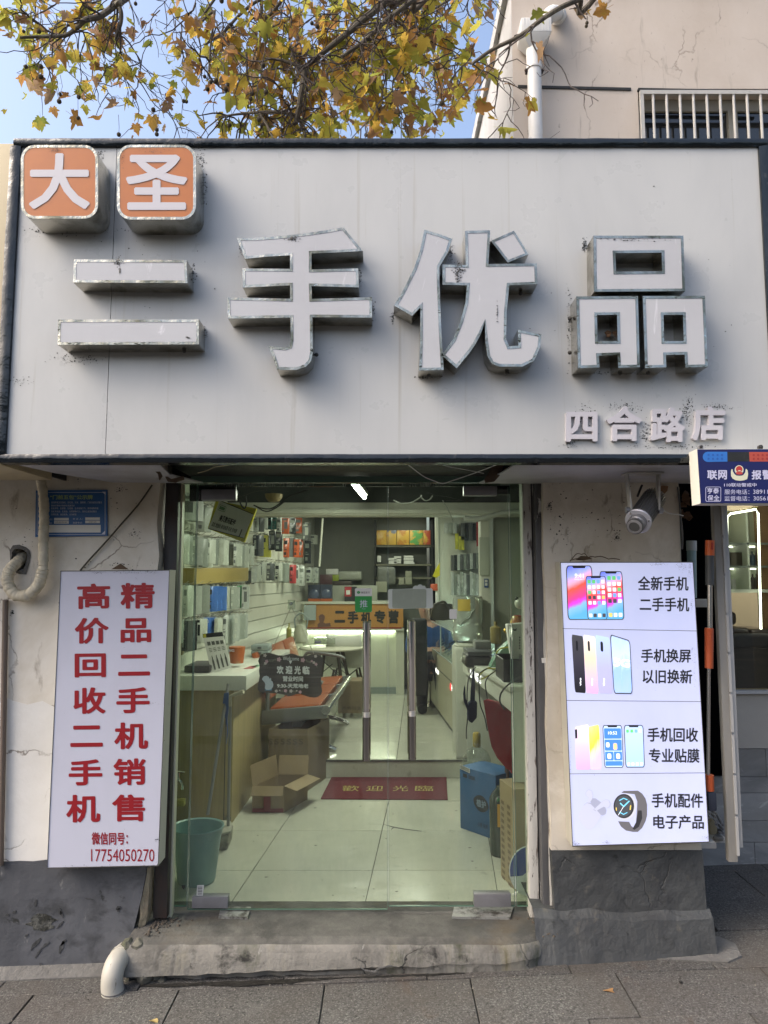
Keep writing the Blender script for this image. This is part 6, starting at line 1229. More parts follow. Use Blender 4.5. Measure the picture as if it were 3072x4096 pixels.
brn = mat('brown_leather', (.06, .045, .035), .35); b = MB(); b.pbox('p7', 240, 1095, 375, 1235, yn + .4, yn + .6); b.build('backrest', brn, ch, bev=.04, seg=4)
b = MB(); b.pbox('p7', 240, 1255, 495, 1340, yn + .25, yn + .7); b.build('seat', brn, ch, bev=.03, seg=4)
b = MB(); b.pbox('p7', 500, 1270, 760, 1340, yn + .25, yn + .6); tag(b.build('bench_seat', brn, bev=.03, seg=4), 'dark padded bench edge right of the salon chair', 'bench')
b = MB(); b.pbox('p7', 255, 1318, 760, 1470, yn + .105, yn + .2); o = b; noisy(b, .01, 6); tag(b.build('rolled_curtain', mat('slate_cloth', (.050, .056, .058), .8), bev=.03, seg=4), 'rolled slate grey cloth along the neighbouring window sill', 'cloth')
b = MB(); b.pbox('p7', 600, 40, 800, 1300, yn + .3, yn + .36); tag(b.build('wood_panel', mat('brown_wood_panel', (.21, .115, .045), .4, layers=[((.13, .07, .03), 3, (3, 1, .3), .45, .7)])), 'warm brown wooden panel right of the lit cabinet', 'panel')
la = bpy.data.lights.new('neighbour_fill', 'AREA'); la.shape = 'RECTANGLE'; la.size = 1.2; la.size_y = .3; la.energy = 26; la.color = (1, .93, .8)  # added lamp without a fixture, brightens the neighbour's room
lo = bpy.data.objects.new('neighbour_fill', la); C.objects.link(lo); lo.location = (3.2, 1.6, 2.7)
# ---------------------------------------------------------------- shop room
random.seed(33)
FZ, UZ = .12, .26
cream = mat('cream_interior', (.50, .50, .42), .5, layers=[((.44, .44, .36), 2, (1, 1, 1), .45, .8)])
tilem = mat('cream_floor_tile', (.50, .50, .42), .17, layers=[((.43, .43, .36), 3, (1, 1, 1), .4, .75), ((.13, .12, .10), 24, (1, 1, 1), .74, .80), ((.30, .29, .24), 8, (1, 1, 1), .62, .8)], rvar=.09, rnd=.035)
fl = thing('shop_floor', None, None, (0, 1, 0), kind='structure')
b = MB(); b.box(-1.8, 1.5, .07, 2.29, .0, FZ - .006); b.build('grout_bed', mat('grout', (.07, .07, .06), .9), fl)
rows = [.11, .484, 1.095, 1.70, 2.29]
def ln(p, q, z=FZ):
 a, c = atz(*p, z), atz(*q, z); s = (c.x - a.x) / (c.y - a.y); return lambda y: a.x + s * (y - a.y)
l1, l2, l3 = ln((923, 3614), (1221, 3167)), ln((1463, 3602), (1555, 3204)), ln((1990, 3571), (1953, 3342))
lines = [lambda y: l1(y) - (l2(y) - l1(y)) * 1.0, l1, l2, l3, lambda y: l3(y) + .7]
for j in range(4):
 for i in range(4):
  y0, y1 = rows[j], rows[j + 1]; e = .0022
  q = [(lines[i](y0) + e, y0 + e), (lines[i + 1](y0) - e, y0 + e), (lines[i + 1](y1) - e, y1 - e), (lines[i](y1) + e, y1 - e)]
  b = MB(); b.colz(q, FZ - .02, FZ + random.uniform(-.0006, .0006)); b.build('floor_tile', tilem, fl, bev=.0012 if j else 0, seg=1)
b = MB(); b.prism([[atz(*zp('z11', x, y), FZ) + V((0, 0, .0016)) for x, y in ((405, 1393), (480, 1410), (560, 1425), (675, 1440), (674, 1443), (560, 1430), (482, 1416), (462, 1432), (460, 1430), (476, 1414))]], (0, 0, -.001)); b.build('crack', M['ink'], fl)
b = MB(); random.seed(4)
for i in range(46):
 u, v = random.uniform(950, 1950), random.uniform(3120, 3600); c = atz(u, v, FZ) + V((0, 0, .0015)); r = random.choice((.002, .003, .005, .009));
 b.prism([[c + V((r * math.cos(a) * random.uniform(.5, 1.3), r * .7 * math.sin(a) * random.uniform(.5, 1.3), 0)) for a in [k * 1.05 for k in range(6)]]], (0, 0, -.0008))
b.build('floor_specks', mat('floor_speck', (.10, .09, .075), .8), fl, stuff=True)
b = MB(); b.box(-1.8, 1.6, 2.30, 6.6, .0, UZ - .006); b.build('grout_bed', mat('grout_b', (.07, .07, .06), .9), fl)
u1, u2, u3 = ln((1083, 3000), (1343, 2893), UZ), ln(zp('z11', 500, 940), zp('z11', 555, 510), UZ), (lambda y: .90 + SK * (y - 2.3))
u1 = lambda y: u2(y) - .72
ul = [lambda y: u1(y) - .72, u1, u2, lambda y: u2(y) + .72, lambda y: u2(y) + 1.44]
ury = [2.305, 2.92, 3.53, 4.14, 4.75, 5.36, 6.0]
for j in range(6):
 for i in range(4):
  y0, y1 = ury[j], ury[j + 1]; e = .0025
  b = MB(); b.colz([(ul[i](y0) + e, y0 + e), (ul[i + 1](y0) - e, y0 + e), (ul[i + 1](y1) - e, y1 - e), (ul[i](y1) + e, y1 - e)], UZ - .02, UZ); b.build('floor_tile', tilem, fl, bev=.0012, seg=1)
b = MB(); b.box(-1.8, 1.6, 2.292, 2.2995, FZ + .001, UZ - .012); b.build('step_riser', tilem, fl)
b = MB(); b.box(-1.8, 1.6, 2.286, 2.304, UZ - .012, UZ - .002); b.build('step_edge', mat('dark_edge_strip', (.05, .05, .045), .4), fl)
wall = lambda n, m_: n
lw_ = lambda y, off=0: -1.49 + SK * y + off
iw = thing('interior_wall', None, None, (0, 0, 0), kind='structure')
b = MB(); b.hexa([(lw_(.1) - .1, .1, 0), (lw_(.1), .1, 0), (lw_(6.6), 6.6, 0), (lw_(6.6) - .1, 6.6, 0), (lw_(.1) - .1, .1, 2.6), (lw_(.1), .1, 2.6), (lw_(6.6), 6.6, 2.6), (lw_(6.6) - .1, 6.6, 2.6)]); b.build('left_wall_backing', cream, iw)
slm = mat('slatwall_board', (.52, .52, .43), .38)
for i in range(13):
 z0 = .84 + i * .118
 b = MB(); b.hexa([(lw_(.7, -.001), .7, z0), (lw_(.7, .014), .7, z0), (lw_(5.9, .014), 5.9, z0), (lw_(5.9, -.001), 5.9, z0), (lw_(.7, -.001), .7, z0 + .110), (lw_(.7, .014), .7, z0 + .110), (lw_(5.9, .014), 5.9, z0 + .110), (lw_(5.9, -.001), 5.9, z0 + .110)]); b.build('slat', slm, iw)
gg = mat('grey_green_wall', (.24, .25, .20), .6)
b = MB(); b.box(-1.7, .60, 6.45, 6.5, 0, 2.7); b.build('rear_wall', mat('rear_grey_wall', (.20, .205, .17), .45, layers=[((.15, .155, .13), 1.5, (1, 1, .3), .4, .8)]), iw)
b = MB(); b.box(.95, 1.6, 2.62, 2.66, 0, 2.6); b.box(1.42, 1.5, .10, 2.62, 0, 2.6); b.build('right_wall', gg, iw)
b = MB(); b.box(.40, .55, .08, .12, 2.42, 2.6); b.box(-1.9, -1.06, .06, .10, 0, 2.6); b.box(.76, 1.5, .06, .10, 0, 2.6); b.build('front_wall_back', cream, iw)
x0, x1 = za('z9', 1200, 700, 2.55).x, za('z9', 1262, 700, 2.55).x
b = MB(); b.box(x0, x1, 2.55, 2.70, FZ, 2.3); b.build('column', cream, iw, bev=.003)
x2, x3 = za('z9', 922, 600, 5.0).x, za('z9', 1200, 600, 5.0).x
b = MB(); b.box(x2, x3 + .3, 5.0, 5.06, UZ, 2.5); b.box(x2 - .012, x2, 4.99, 5.5, UZ, 2.5); b.build('partition', mat('partition_cream', (.50, .51, .43), .5), iw)
b = MB(); b.box(x2 - .02, 1.6, 6.45, 6.5, 0, 2.7); b.build('rear_wall', M['black'], iw)
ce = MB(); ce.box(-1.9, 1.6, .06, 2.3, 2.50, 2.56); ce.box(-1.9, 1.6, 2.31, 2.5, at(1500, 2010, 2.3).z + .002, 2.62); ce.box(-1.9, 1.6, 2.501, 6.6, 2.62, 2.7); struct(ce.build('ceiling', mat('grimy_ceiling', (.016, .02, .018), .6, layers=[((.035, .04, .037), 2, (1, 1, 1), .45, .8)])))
bm_ = MB(); zb0, zb1 = at(1500, 2061, 2.3).z, at(1500, 2010, 2.3).z
bm_.box(-1.9, 1.6, 2.30, 2.5, zb0, zb1); bm_.box(-1.9, 1.6, 2.27, 2.299, zb0 + .012, zb0 + .05); tag(bm_.build('ceiling_beam', cream, bev=.003), 'cream boxed beam crossing the shop under the dark ceiling', 'beam')
tb = thing('tube_light', 'bright fluorescent tube on the front shop ceiling', 'ceiling light', at(1400, 1928, .9))
p, q = at(1398, 1925, .9), at(1458, 1983, 1.9); q.z = p.z = (p.z + q.z) / 2
b = MB(); b.tube([p, q], .014, 12); b.build('tube', glow('tube_glow', (.94, 1.0, .88), 22), tb, smooth=True)
b = MB(); b.hexa([p + V((-.025, 0, .016)), p + V((.025, 0, .016)), q + V((.025, 0, .016)), q + V((-.025, 0, .016)), p + V((-.025, 0, .05)), p + V((.025, 0, .05)), q + V((.025, 0, .05)), q + V((-.025, 0, .05))]); b.tube([V((p.x, p.y + .1, p.z + .05)), V((p.x, p.y + .1, 2.5))], .004, 5); b.tube([V((q.x, q.y - .1, q.z + .05)), V((q.x, q.y - .1, 2.5))], .004, 5); b.build('fitting', M['bars'], tb)
def ceil_lamp(name, loc, sx_, sy_, e, col=(.97, 1.0, .86)):
 l = bpy.data.lights.new(name, 'AREA'); l.shape = 'RECTANGLE'; l.size = sx_; l.size_y = sy_; l.energy = e; l.color = col
 o = bpy.data.objects.new(name, l); C.objects.link(o); o.location = loc; return o
ceil_lamp('front_tube_lamp', (-.2, 1.35, 2.27), .08, 1.1, 13)
ceil_lamp('rear_fill', (-.2, 4.0, 2.58), .5, 1.4, 17); ceil_lamp('back_room_fill', (.35, 5.7, 2.58), .4, .4, 2.5)  # both lamps are added out of view, without fixtures, to light the rear
# ---------------------------------------------------------------- left counter and what stands by it
N0 = atz(925, 3297, FZ); Q0 = atz(*zp('z10', 735, 1360), FZ); dd = (Q0 - N0).normalized(); dd = V((.03, 1, 0)).normalized()
Fr = N0 + dd * 1.55
woodc = mat('pale_wood_laminate', (.36, .285, .125), .4, layers=[((.27, .21, .09), 4, (6, 6, .35), .42, .75), ((.09, .065, .035), 1.6, (1, 1, 1), .60, .85)])
ct = thing('shop_counter', 'pale wood counter with thick white top left inside the shop', 'counter', (N0.x - .2, N0.y, FZ))
zt0, zt1 = at(985, 2763, 1.08).z, at(985, 2703, 1.08).z; xr = at(985, 2735, 1.08).x
b = MB(); b.colz([(-1.40, N0.y), (N0.x, N0.y), (Fr.x, Fr.y), (-1.34, Fr.y)], FZ, zt0); b.build('wood_body', woodc, ct, bev=.002)
b = MB(); b.colz([(-1.405, 1.08), (xr, 1.08), (xr + .05, Fr.y + .05), (-1.33, Fr.y + .05)], zt0 + .001, zt1); b.build('top', mat('white_laminate', (.60, .60, .53), .3), ct, bev=.003)
b = MB(); xk = za('z10', 552, 900, N0.y).x; b.box(xk, xk + .004, N0.y - .002, N0.y, FZ + .01, zt0 - .01); b.build('panel_joint', M['ink'], ct)
b = MB(); b.box(xk + .006, N0.x - .002, N0.y - .012, N0.y - .001, FZ + .005, FZ + .05); b.build('skirting', mat('skirt', (.17, .15, .09), .5), ct)
# teal bucket
c0 = atz(*zp('z10', 300, 1955), FZ); bc_ = V((c0.x + .0, c0.y + .11, FZ)); rim_z = at(*zp('z10', 300, 1540), c0.y).z; hB = rim_z - FZ
bk = thing('bucket', 'large teal plastic bucket standing behind the left pane', 'bucket', bc_); teal = mat('teal_plastic', (.21, .34, .31), .4, layers=[((.16, .27, .245), 4, (1, 1, 1), .45, .75), ((.05, .06, .055), 30, (1, 1, 1), .70, .78)])
rB = .126; b = MB(); b.lathe(bc_, [(rB * .70, 0), (rB * .76, .012), (rB * .96, hB * .86), (rB * .985, hB * .862), (rB * 1.03, hB * .985), (rB * 1.08, hB), (rB * 1.06, hB + .006), (rB * .99, hB), (rB * .93, hB * .86), (rB * .70, .02), (.001, .018)], 40, sx=1.02, sy=.95); b.build('body', teal, bk, smooth=True)
b = MB(); b.prism([[bc_ + V((rB * .76 * math.cos(a), -rB * .735 + .004 - .0, .03 + .0)) for a in ()] or [za('z10', x, y, c0.y + .004) for x, y in ((232, 1920), (262, 1918), (258, 1935), (250, 1952), (238, 1940))]], (0, .001, 0)); b.build('scuff', M['ink'], bk)
# taps and brooms
tp = thing('water_tap', 'small chrome tap on the wall above the teal bucket', 'tap', za('z10', 200, 1130, 1.0)); yt = .95
b = MB(); b.tube(smooth_path([za('z10', x, y, yt) for x, y in ((160, 1150), (200, 1140), (225, 1150), (238, 1180), (237, 1212))], 4), .009, 8); b.build('spout', M['mirror'], tp, smooth=True)
b = MB(); b.tube([za('z10', 205, 1140, yt), za('z10', 205, 1090, yt)], .012, 8); b.tube([za('z10', 190, 1078, yt), za('z10', 258, 1085, yt)], .006, 8); b.build('lever', M['mirror'], tp, smooth=True)
b = MB(); b.pbox('z10', 185, 1292, 250, 1340, 1.0, 1.05); tag(b.build('sponge', mat('yellow_sponge', (.32, .28, .07), .9), bev=.006), 'yellow sponge behind the rim of the teal bucket', 'sponge')
cD = atz(*zp('z10', 500, 1690), FZ); yD = cD.y + .05; dpn = thing('dustpan', 'grey long handled dustpan beside the teal bucket', 'dustpan', cD); gp = mat('grey_dustpan', (.27, .26, .20), .55, layers=[((.10, .09, .07), 14, (1, 1, 1), .5, .75)])
b = MB(); pts = [(452, 1560), (600, 1490), (607, 1470), (588, 1452), (500, 1448), (468, 1500)]
f = [za('z10', x, y, yD + dy) for (x, y, dy) in ((452, 1568, 0), (582, 1540, 0), (572, 1655, .01), (450, 1692, 0))]; k_ = [p + V((.0, .13, .015)) for p in f]
b.hexa([f[3], f[2], k_[2], k_[3], f[0], f[1], k_[1], k_[0]]); b.build('pan', gp, dpn, bev=.012, seg=3)
b = MB(); tpq = [za('z10', x, y, yD + dy) for x, y, dy in ((448, 1572, -.004), (596, 1535, -.004), (608, 1478, .10), (590, 1455, .14), (500, 1452, .14), (470, 1490, .08))]; b.prism([tpq], (0, 0, .012)); b.build('lid', mat('pan_lid', (.36, .35, .28), .5), dpn, bev=.004)
b = MB(); b.tube([za('z10', 577, 1490, yD + .07), za('z10', 592, 590, yD + .07)], .0095, 10); b.build('handle', mat('dull_steel', (.26, .26, .24), .4, .6), dpn, smooth=True)
b = MB(); b.tube([za('z10', 592, 600, yD + .07), za('z10', 592, 525, yD + .07), za('z10', 620, 515, yD + .07), za('z10', 690, 492, yD + .05)], [.010, .010, .011, .013], 10); b.build('grip', mat('cream_grip', (.42, .38, .27), .5), dpn, smooth=True)
bm2 = thing('floor_mop', 'slanting thin mop pole with a blue strap in the bucket', 'mop', za('z10', 430, 1340, .75))
b = MB(); b.tube([za('z10', 425, 1400, .60), za('z10', 577, 435, .95)], .0095, 10); b.build('handle', mat('mop_pole', (.20, .20, .18), .45, .5), bm2, smooth=True)
b = MB(); bl_ = mat('blue_strap', (.02, .07, .22), .6); P_ = lambda x, y: za('z10', x, y, .88)
b.prism([[P_(*p) for p in ((545, 505), (578, 500), (582, 590), (570, 690), (572, 800), (562, 880), (566, 760), (548, 650), (556, 580), (536, 580))]], (0, .012, 0)); b.build('strap', bl_, bm2)
# cartons
kraft = mat('kraft_board', (.26, .19, .105), .75, layers=[((.21, .15, .08), 3, (1, 1, 1), .4, .75)], bump=(.05, 60, (1, 1, 12)))
kraft2 = mat('brown_board', (.19, .145, .085), .75, layers=[((.15, .11, .065), 3, (1, 1, 1), .4, .75)], bump=(.05, 60, (12, 1, 1)))
def carton(name, lab, A, B, Cc, h, m_, t=.005, flaps=()):
 """open box: floor corners A (near left), B (near right), Cc (far right)"""
 A, B, Cc = V(A), V(B), V(Cc); D = A + (Cc - B); th = thing(name, lab, 'box', (A + B) / 2); up = V((0, 0, h)); c = (A + Cc) / 2
 for p, q in ((A, B), (B, Cc), (Cc, D), (D, A)):
  n = (c - (p + q) / 2).normalized() * t; e = (q - p).normalized() * t * 1.02
  b = MB(); b.hexa([p, q - e, q - e + n, p + n, p + up, q - e + up, q - e + up + n, p + up + n]); b.build('side', m_, th)
 b = MB(); b.hexa([p + V((0, 0, .001)) for p in (A + (c - A) * .04, B + (c - B) * .04, Cc + (c - Cc) * .04, D + (c - D) * .04)] + [p + V((0, 0, .006)) for p in (A + (c - A) * .04, B + (c - B) * .04, Cc + (c - Cc) * .04, D + (c - D) * .04)]); b.build('bottom', m_, th)
 for (p, q, v) in ((A, B, 0), (B, Cc, 1), (Cc, D, 2), (D, A, 3)):
  if v < len(flaps) and flaps[v] is not None:
   f_ = V(flaps[v]); b = MB(); b.slab([p + up, q + up, q + up + f_, p + up + f_], (0, 0, .004)); b.build('flap', m_, th)
 return th
g0 = lambda x, y: atz(*zp('z10', x, y), FZ)
A, B = g0(752, 1382), g0(985, 1385); Cc = B + V((.13, .30, 0)); hh = at(*zp('z10', 860, 1190), A.y).z - FZ
sb_ = carton('carton', 'small open cardboard box with a red band on the shop floor', A, B, Cc, hh, kraft, flaps=[(-.005, -.035, -.055), (.095, -.06, -.015), (0, .05, .12), (-.02, .02, .13)])
ycf = min(A.y, B.y) - .004
b = MB(); b.prism([[za('z10', x, y, ycf) for x, y in ((838, 1246), (890, 1246), (890, 1382), (836, 1382))]], (0, .0008, 0)); b.prism([[za('z10', x, y, ycf + .0001) for x, y in ((754, 1352), (836, 1352), (836, 1382), (754, 1381))]], (0, .0008, 0)); b.prism([[za('z10', x, y, ycf + .0001) for x, y in ((891, 1355), (982, 1352), (984, 1383), (891, 1383))]], (0, .0008, 0)); b.build('red_print', mat('box_red', (.17, .02, .02), .7), sb_)
A, B = g0(868, 1225), g0(1160, 1226); Cc = g0(1222, 1130) ; Cc = B + V((.13, .42, 0)); hb_ = at(*zp('z10', 1010, 768), B.y).z - FZ
bb_ = carton('carton', 'tall open brown cardboard box behind the small one', A, B, Cc, hb_, kraft2)
b = MB(); b.prism([[za('z10', x, y, B.y - .0012) for x, y in ((1035, 972), (1080, 975), (1082, 1070), (1040, 1030))]], (0, .0008, 0)); b.build('paper_label', M['paper'], bb_)
b = MB()
for i in range(6): ztext(b, 'z10', 'S', (872 + i * 45, 838, 905 + i * 45, 882), B.y - .0014, .02)
b.build('print', mat('faint_print', (.12, .09, .055), .8), bb_)
A, B = atz(*zp('z10', 1225, 892), UZ), atz(*zp('z10', 1236, 880), UZ); A = V((atz(1215, 2970, UZ).x - .2, 2.75, UZ)); B = V((at(1268, 2975, 2.75).x, 2.75, UZ)); Cc = V((at(1313, 2930, 3.2).x, 3.2, UZ))
rb2 = carton('carton', 'low brown box with a white label under the orange bench', A, B, Cc, at(*zp('z10', 1235, 735), 2.75).z - UZ, kraft2)
e_ = (Cc - B); b = MB(); q = [B + e_ * .15 + V((.002, 0, .06)), B + e_ * .75 + V((.002, 0, .06)), B + e_ * .75 + V((.002, 0, .16)), B + e_ * .15 + V((.002, 0, .16))]; b.slab(q, (.001, 0, 0)); b.build('paper_label', M['paper'], rb2)
b = MB(); b.pbox('z11', 92, 392, 256, 618, 4.0, 4.3); fc_ = tag(b.build('carton', kraft2, bev=.004), 'closed brown carton with faint print behind the waiting bench', 'box')
b = MB(); ztext(b, 'z11', '陈香四溢', (122, 568, 250, 592), 3.997, .01); b.build('print', mat('carton_ink', (.08, .06, .04), .8), fc_)
# doormat
mt = thing('door_mat', 'dark red welcome mat with yellow characters inside the door', 'mat', atz(1530, 3150, FZ))
q = [atz(1329, 3106, FZ), atz(*zp('z11', 848, 1062), FZ), atz(*zp('z11', 857, 1225), FZ), atz(1283, 3198, FZ)]
b = MB(); b.colz([(p.x, p.y) for p in q][::-1], FZ + .001, FZ + .007); b.build('pile', mat('mat_red', (.125, .012, .020), .95, layers=[((.085, .010, .015), 60, (1, 1, 1), .4, .7)], bump=(.8, 120)), mt)
b = MB(); yel = mat('mat_yellow', (.36, .29, .09), .9)
for ch, (x0, x1) in (('歡', (115, 235)), ('迎', (285, 405)), ('光', (470, 580)), ('臨', (625, 755))):
 text(b, ch, [atz(*zp('z11', x0 + 6, 1122), FZ + .0085), atz(*zp('z11', x1 + 6, 1122), FZ + .0085), atz(*zp('z11', x1, 1160), FZ + .0085), atz(*zp('z11', x0, 1160), FZ + .0085)], .01)
b.build('lettering', yel, mt)
# things on the counter
yc = 1.25
dc = thing('display_card', 'white standing product card with four product pictures on counter', 'card', za('z10', 500, 350, yc))
cq = [za('z10', 392, 95, yc + .03), za('z10', 540, 82, yc + .06), za('z10', 600, 315, yc + .03), za('z10', 456, 360, yc)]
b = MB(); b.slab(cq, (0, .006, 0)); b.build('sheet', M['paper'], dc); up_ = lambda pts: [p + V((0, -.002, 0)) for p in uq(cq, pts)]
hq = [za('z10', 388, 66, yc + .03), za('z10', 532, 50, yc + .06), za('z10', 540, 82, yc + .06), za('z10', 393, 98, yc + .03)]
b = MB(); b.slab(hq, (0, .006, 0)); b.build('header', M['ink'], dc); b = MB(); b.prism([[p + V((0, -.001, 0)) for p in uq(hq, [(.02, .1), (.16, .1), (.16, .9), (.02, .9)])]], (0, .0005, 0)); b.build('print', mat('card_yellow', (.5, .45, .05), .5), dc)
b = MB()
for i in range(4):
 x = .14 + i * .215; b.prism([up_([(x, .12), (x + .15, .12), (x + .15, .23), (x, .23)])], (0, .0005, 0))
 for j in range(3): b.prism([up_([(x + .01, .31 + j * .045), (x + .14, .31 + j * .045), (x + .14, .325 + j * .045), (x + .01, .325 + j * .045)])], (0, .0005, 0))
 b.prism([up_([(x + .06, .52), (x + .085, .52), (x + .10, .62), (x + .12, .68), (x + .11, .92), (x + .03, .92), (x + .02, .68), (x + .045, .62)])], (0, .0005, 0))
b.build('print', mat('card_grey', (.10, .10, .09), .6), dc)
b = MB(); b.pbox('z10', 250, 300, 440, 352, 1.2, 1.5); tag(b.build('black_tray', mat('black_tray', (.045, .042, .04), .5), bev=.01), 'dark tray lying on the counter behind the product card', 'tray')
c_ = za('z10', 640, 280, 1.55); rc = (za('z10', 697, 170, 1.55).x - za('z10', 578, 170, 1.55).x) / 2; hc = za('z10', 640, 160, 1.55).z - c_.z
cup = thing('noodle_tub', 'orange paper noodle tub on the counter', 'tub', c_); b = MB(); b.lathe(c_, [(rc * .8, 0), (rc * .82, .004), (rc, hc * .95), (rc * 1.03, hc), (.001, hc)], 24); b.build('tub', mat('noodle_orange', (.45, .12, .03), .4, layers=[((.42, .26, .12), 12, (1, 1, 1), .55, .65)]), cup, smooth=True)
b = MB(); text(b, 'BIG', [za('z10', x, y, 1.55 - rc - .003) for x, y in ((578, 178), (622, 178), (622, 198), (578, 198))], .03); b.build('lettering', M['print_white'], cup)
dw = thing('drawer_box', 'small grey blue three drawer box at the far end of counter', 'drawers', za('z10', 800, 300, 2.2)); x0, x1 = za('z10', 745, 200, 2.2).x, za('z10', 870, 200, 2.2).x; gbm = mat('grey_blue_plastic', (.22, .26, .25), .4)
for i, (y0, y1) in enumerate(((150, 188), (190, 222), (224, 300))):
 b = MB(); b.box(x0, x1, 2.2, 2.4, za('z10', 800, y1, 2.2).z + .002, za('z10', 800, y0, 2.2).z); d_ = b.build('drawer', gbm, dw, bev=.003)
 b = MB(); xx = (x0 + x1) / 2; zz = za('z10', 800, (y0 + min(y1, y0 + 35)) / 2, 2.2).z; b.box(xx - .015, xx + .015, 2.19, 2.199, zz - .006, zz + .006); b.build('handle', dk, d_)
for (p4_, m_, lab) in (([(690, 322), (745, 300), (800, 298), (760, 320)], mat('red_leaflet', (.40, .10, .10), .5), 'red leaflet lying on the white counter top'), ([(740, 308), (790, 292), (815, 296), (780, 312)], mat('green_leaflet', (.12, .28, .16), .5), 'green leaflet beside the red one on the counter')):
 b = MB(); b.prism([[atz(*zp('z10', x, y), zt1 + .003) for x, y in p4_]], (0, 0, -.002)); tag(b.build('leaflet', m_), lab, 'leaflet')
# ---------------------------------------------------------------- hanging packages on the left wall
PC = dict(w=(.45, .47, .40), g=(.20, .22, .185), lg=(.31, .335, .285), k=(.025, .028, .028), t=(.03, .10, .09), o=(.40, .085, .03), y=(.42, .40, .05), b=(.05, .13, .38), gr=(.05, .24, .07), c=(.42, .44, .40), dg=(.10, .105, .10), r=(.35, .04, .04))
PM = {k: mat('package_' + k, c, .25 if k in 'cktob' else .4, layers=[(tuple(min(1, x * 1.5) for x in c), 22, (1, 1, .5), .55, .62), (tuple(x * .6 for x in c), 16, (1, 1, .6), .58, .66)]) for k, c in PC.items()}
CN = dict(w='white boxed', g='grey boxed', lg='pale grey boxed', k='black bagged', t='dark teal', o='orange bagged', y='yellow tipped', b='blue boxed', gr='green boxed', c='clear bagged', dg='charcoal', r='red')
hooks = {}
def package(cx_, y0, x0, x1, y1, col, row, n_, where):
 u0, v0 = zp('z8', x0, y0); u1, v1 = zp('z8', x1, y1); c = onleft((u0 + u1) / 2, (v0 + v1) / 2, random.uniform(.07, .17))
 wd = (u1 - u0) * (c.y + 3.6) / F; tz, bz = at((u0 + u1) / 2, v0, c.y).z, at((u0 + u1) / 2, v1, c.y).z
 t = thing('package', '%s package, %s from the door in the %s' % (CN[col], ORD[n_], row), 'package', V((c.x, c.y, bz)), where)
 a = R(random.uniform(14, 34)); th_ = .035 if col not in 'ckto' else .012; cs, sn = math.cos(a), math.sin(a); hw = wd * .5 / max(.6, cs)
 def loc(x, y, z): return V((c.x + x * cs + y * sn, c.y - x * sn * -1 * 0 + x * sn + y * cs, z))
 P8 = [loc(x, y, z) for z in (bz, tz - (tz - bz) * .06) for x, y in ((-hw, -th_), (hw, -th_), (hw, th_), (-hw, th_))]
 b = MB(); b.hexa(P8); b.build('pack', PM[col], t, bev=.002, seg=1)
 b = MB(); b.hexa([loc(x, y, z) for z in (tz - (tz - bz) * .07, tz) for x, y in ((-hw * .6, -.002), (hw * .6, -.002), (hw * .6, .002), (-hw * .6, .002))]); b.build('hang_tab', PM['c'], t)
 if wd > .016:
  b = MB(); h = tz - bz
  for (xa_, xb_, za_, zb_) in ((-.7, .7, .64, .82), (-.65, .2, .12, .26), (-.6, .5, .36, .40), (-.6, .1, .45, .48)) if n_ % 3 else ((-.2, .75, .30, .72), (-.7, .6, .80, .90), (-.7, -.35, .1, .24)):
   b.hexa([loc(xx * hw, -th_ - d_, bz + zz * h) for d_ in (0, .0015) for xx, zz in ((xa_, za_), (xb_, za_), (xb_, zb_), (xa_, zb_))])
  b.build('print', PM[random.choice('gdgkw'[:]) if False else random.choice(['g', 'dg', 'dg', 'w', 'k'])] if col != 'k' else PM['g'], t)
 hooks.setdefault(where, []).append(V((c.x, c.y, tz)))
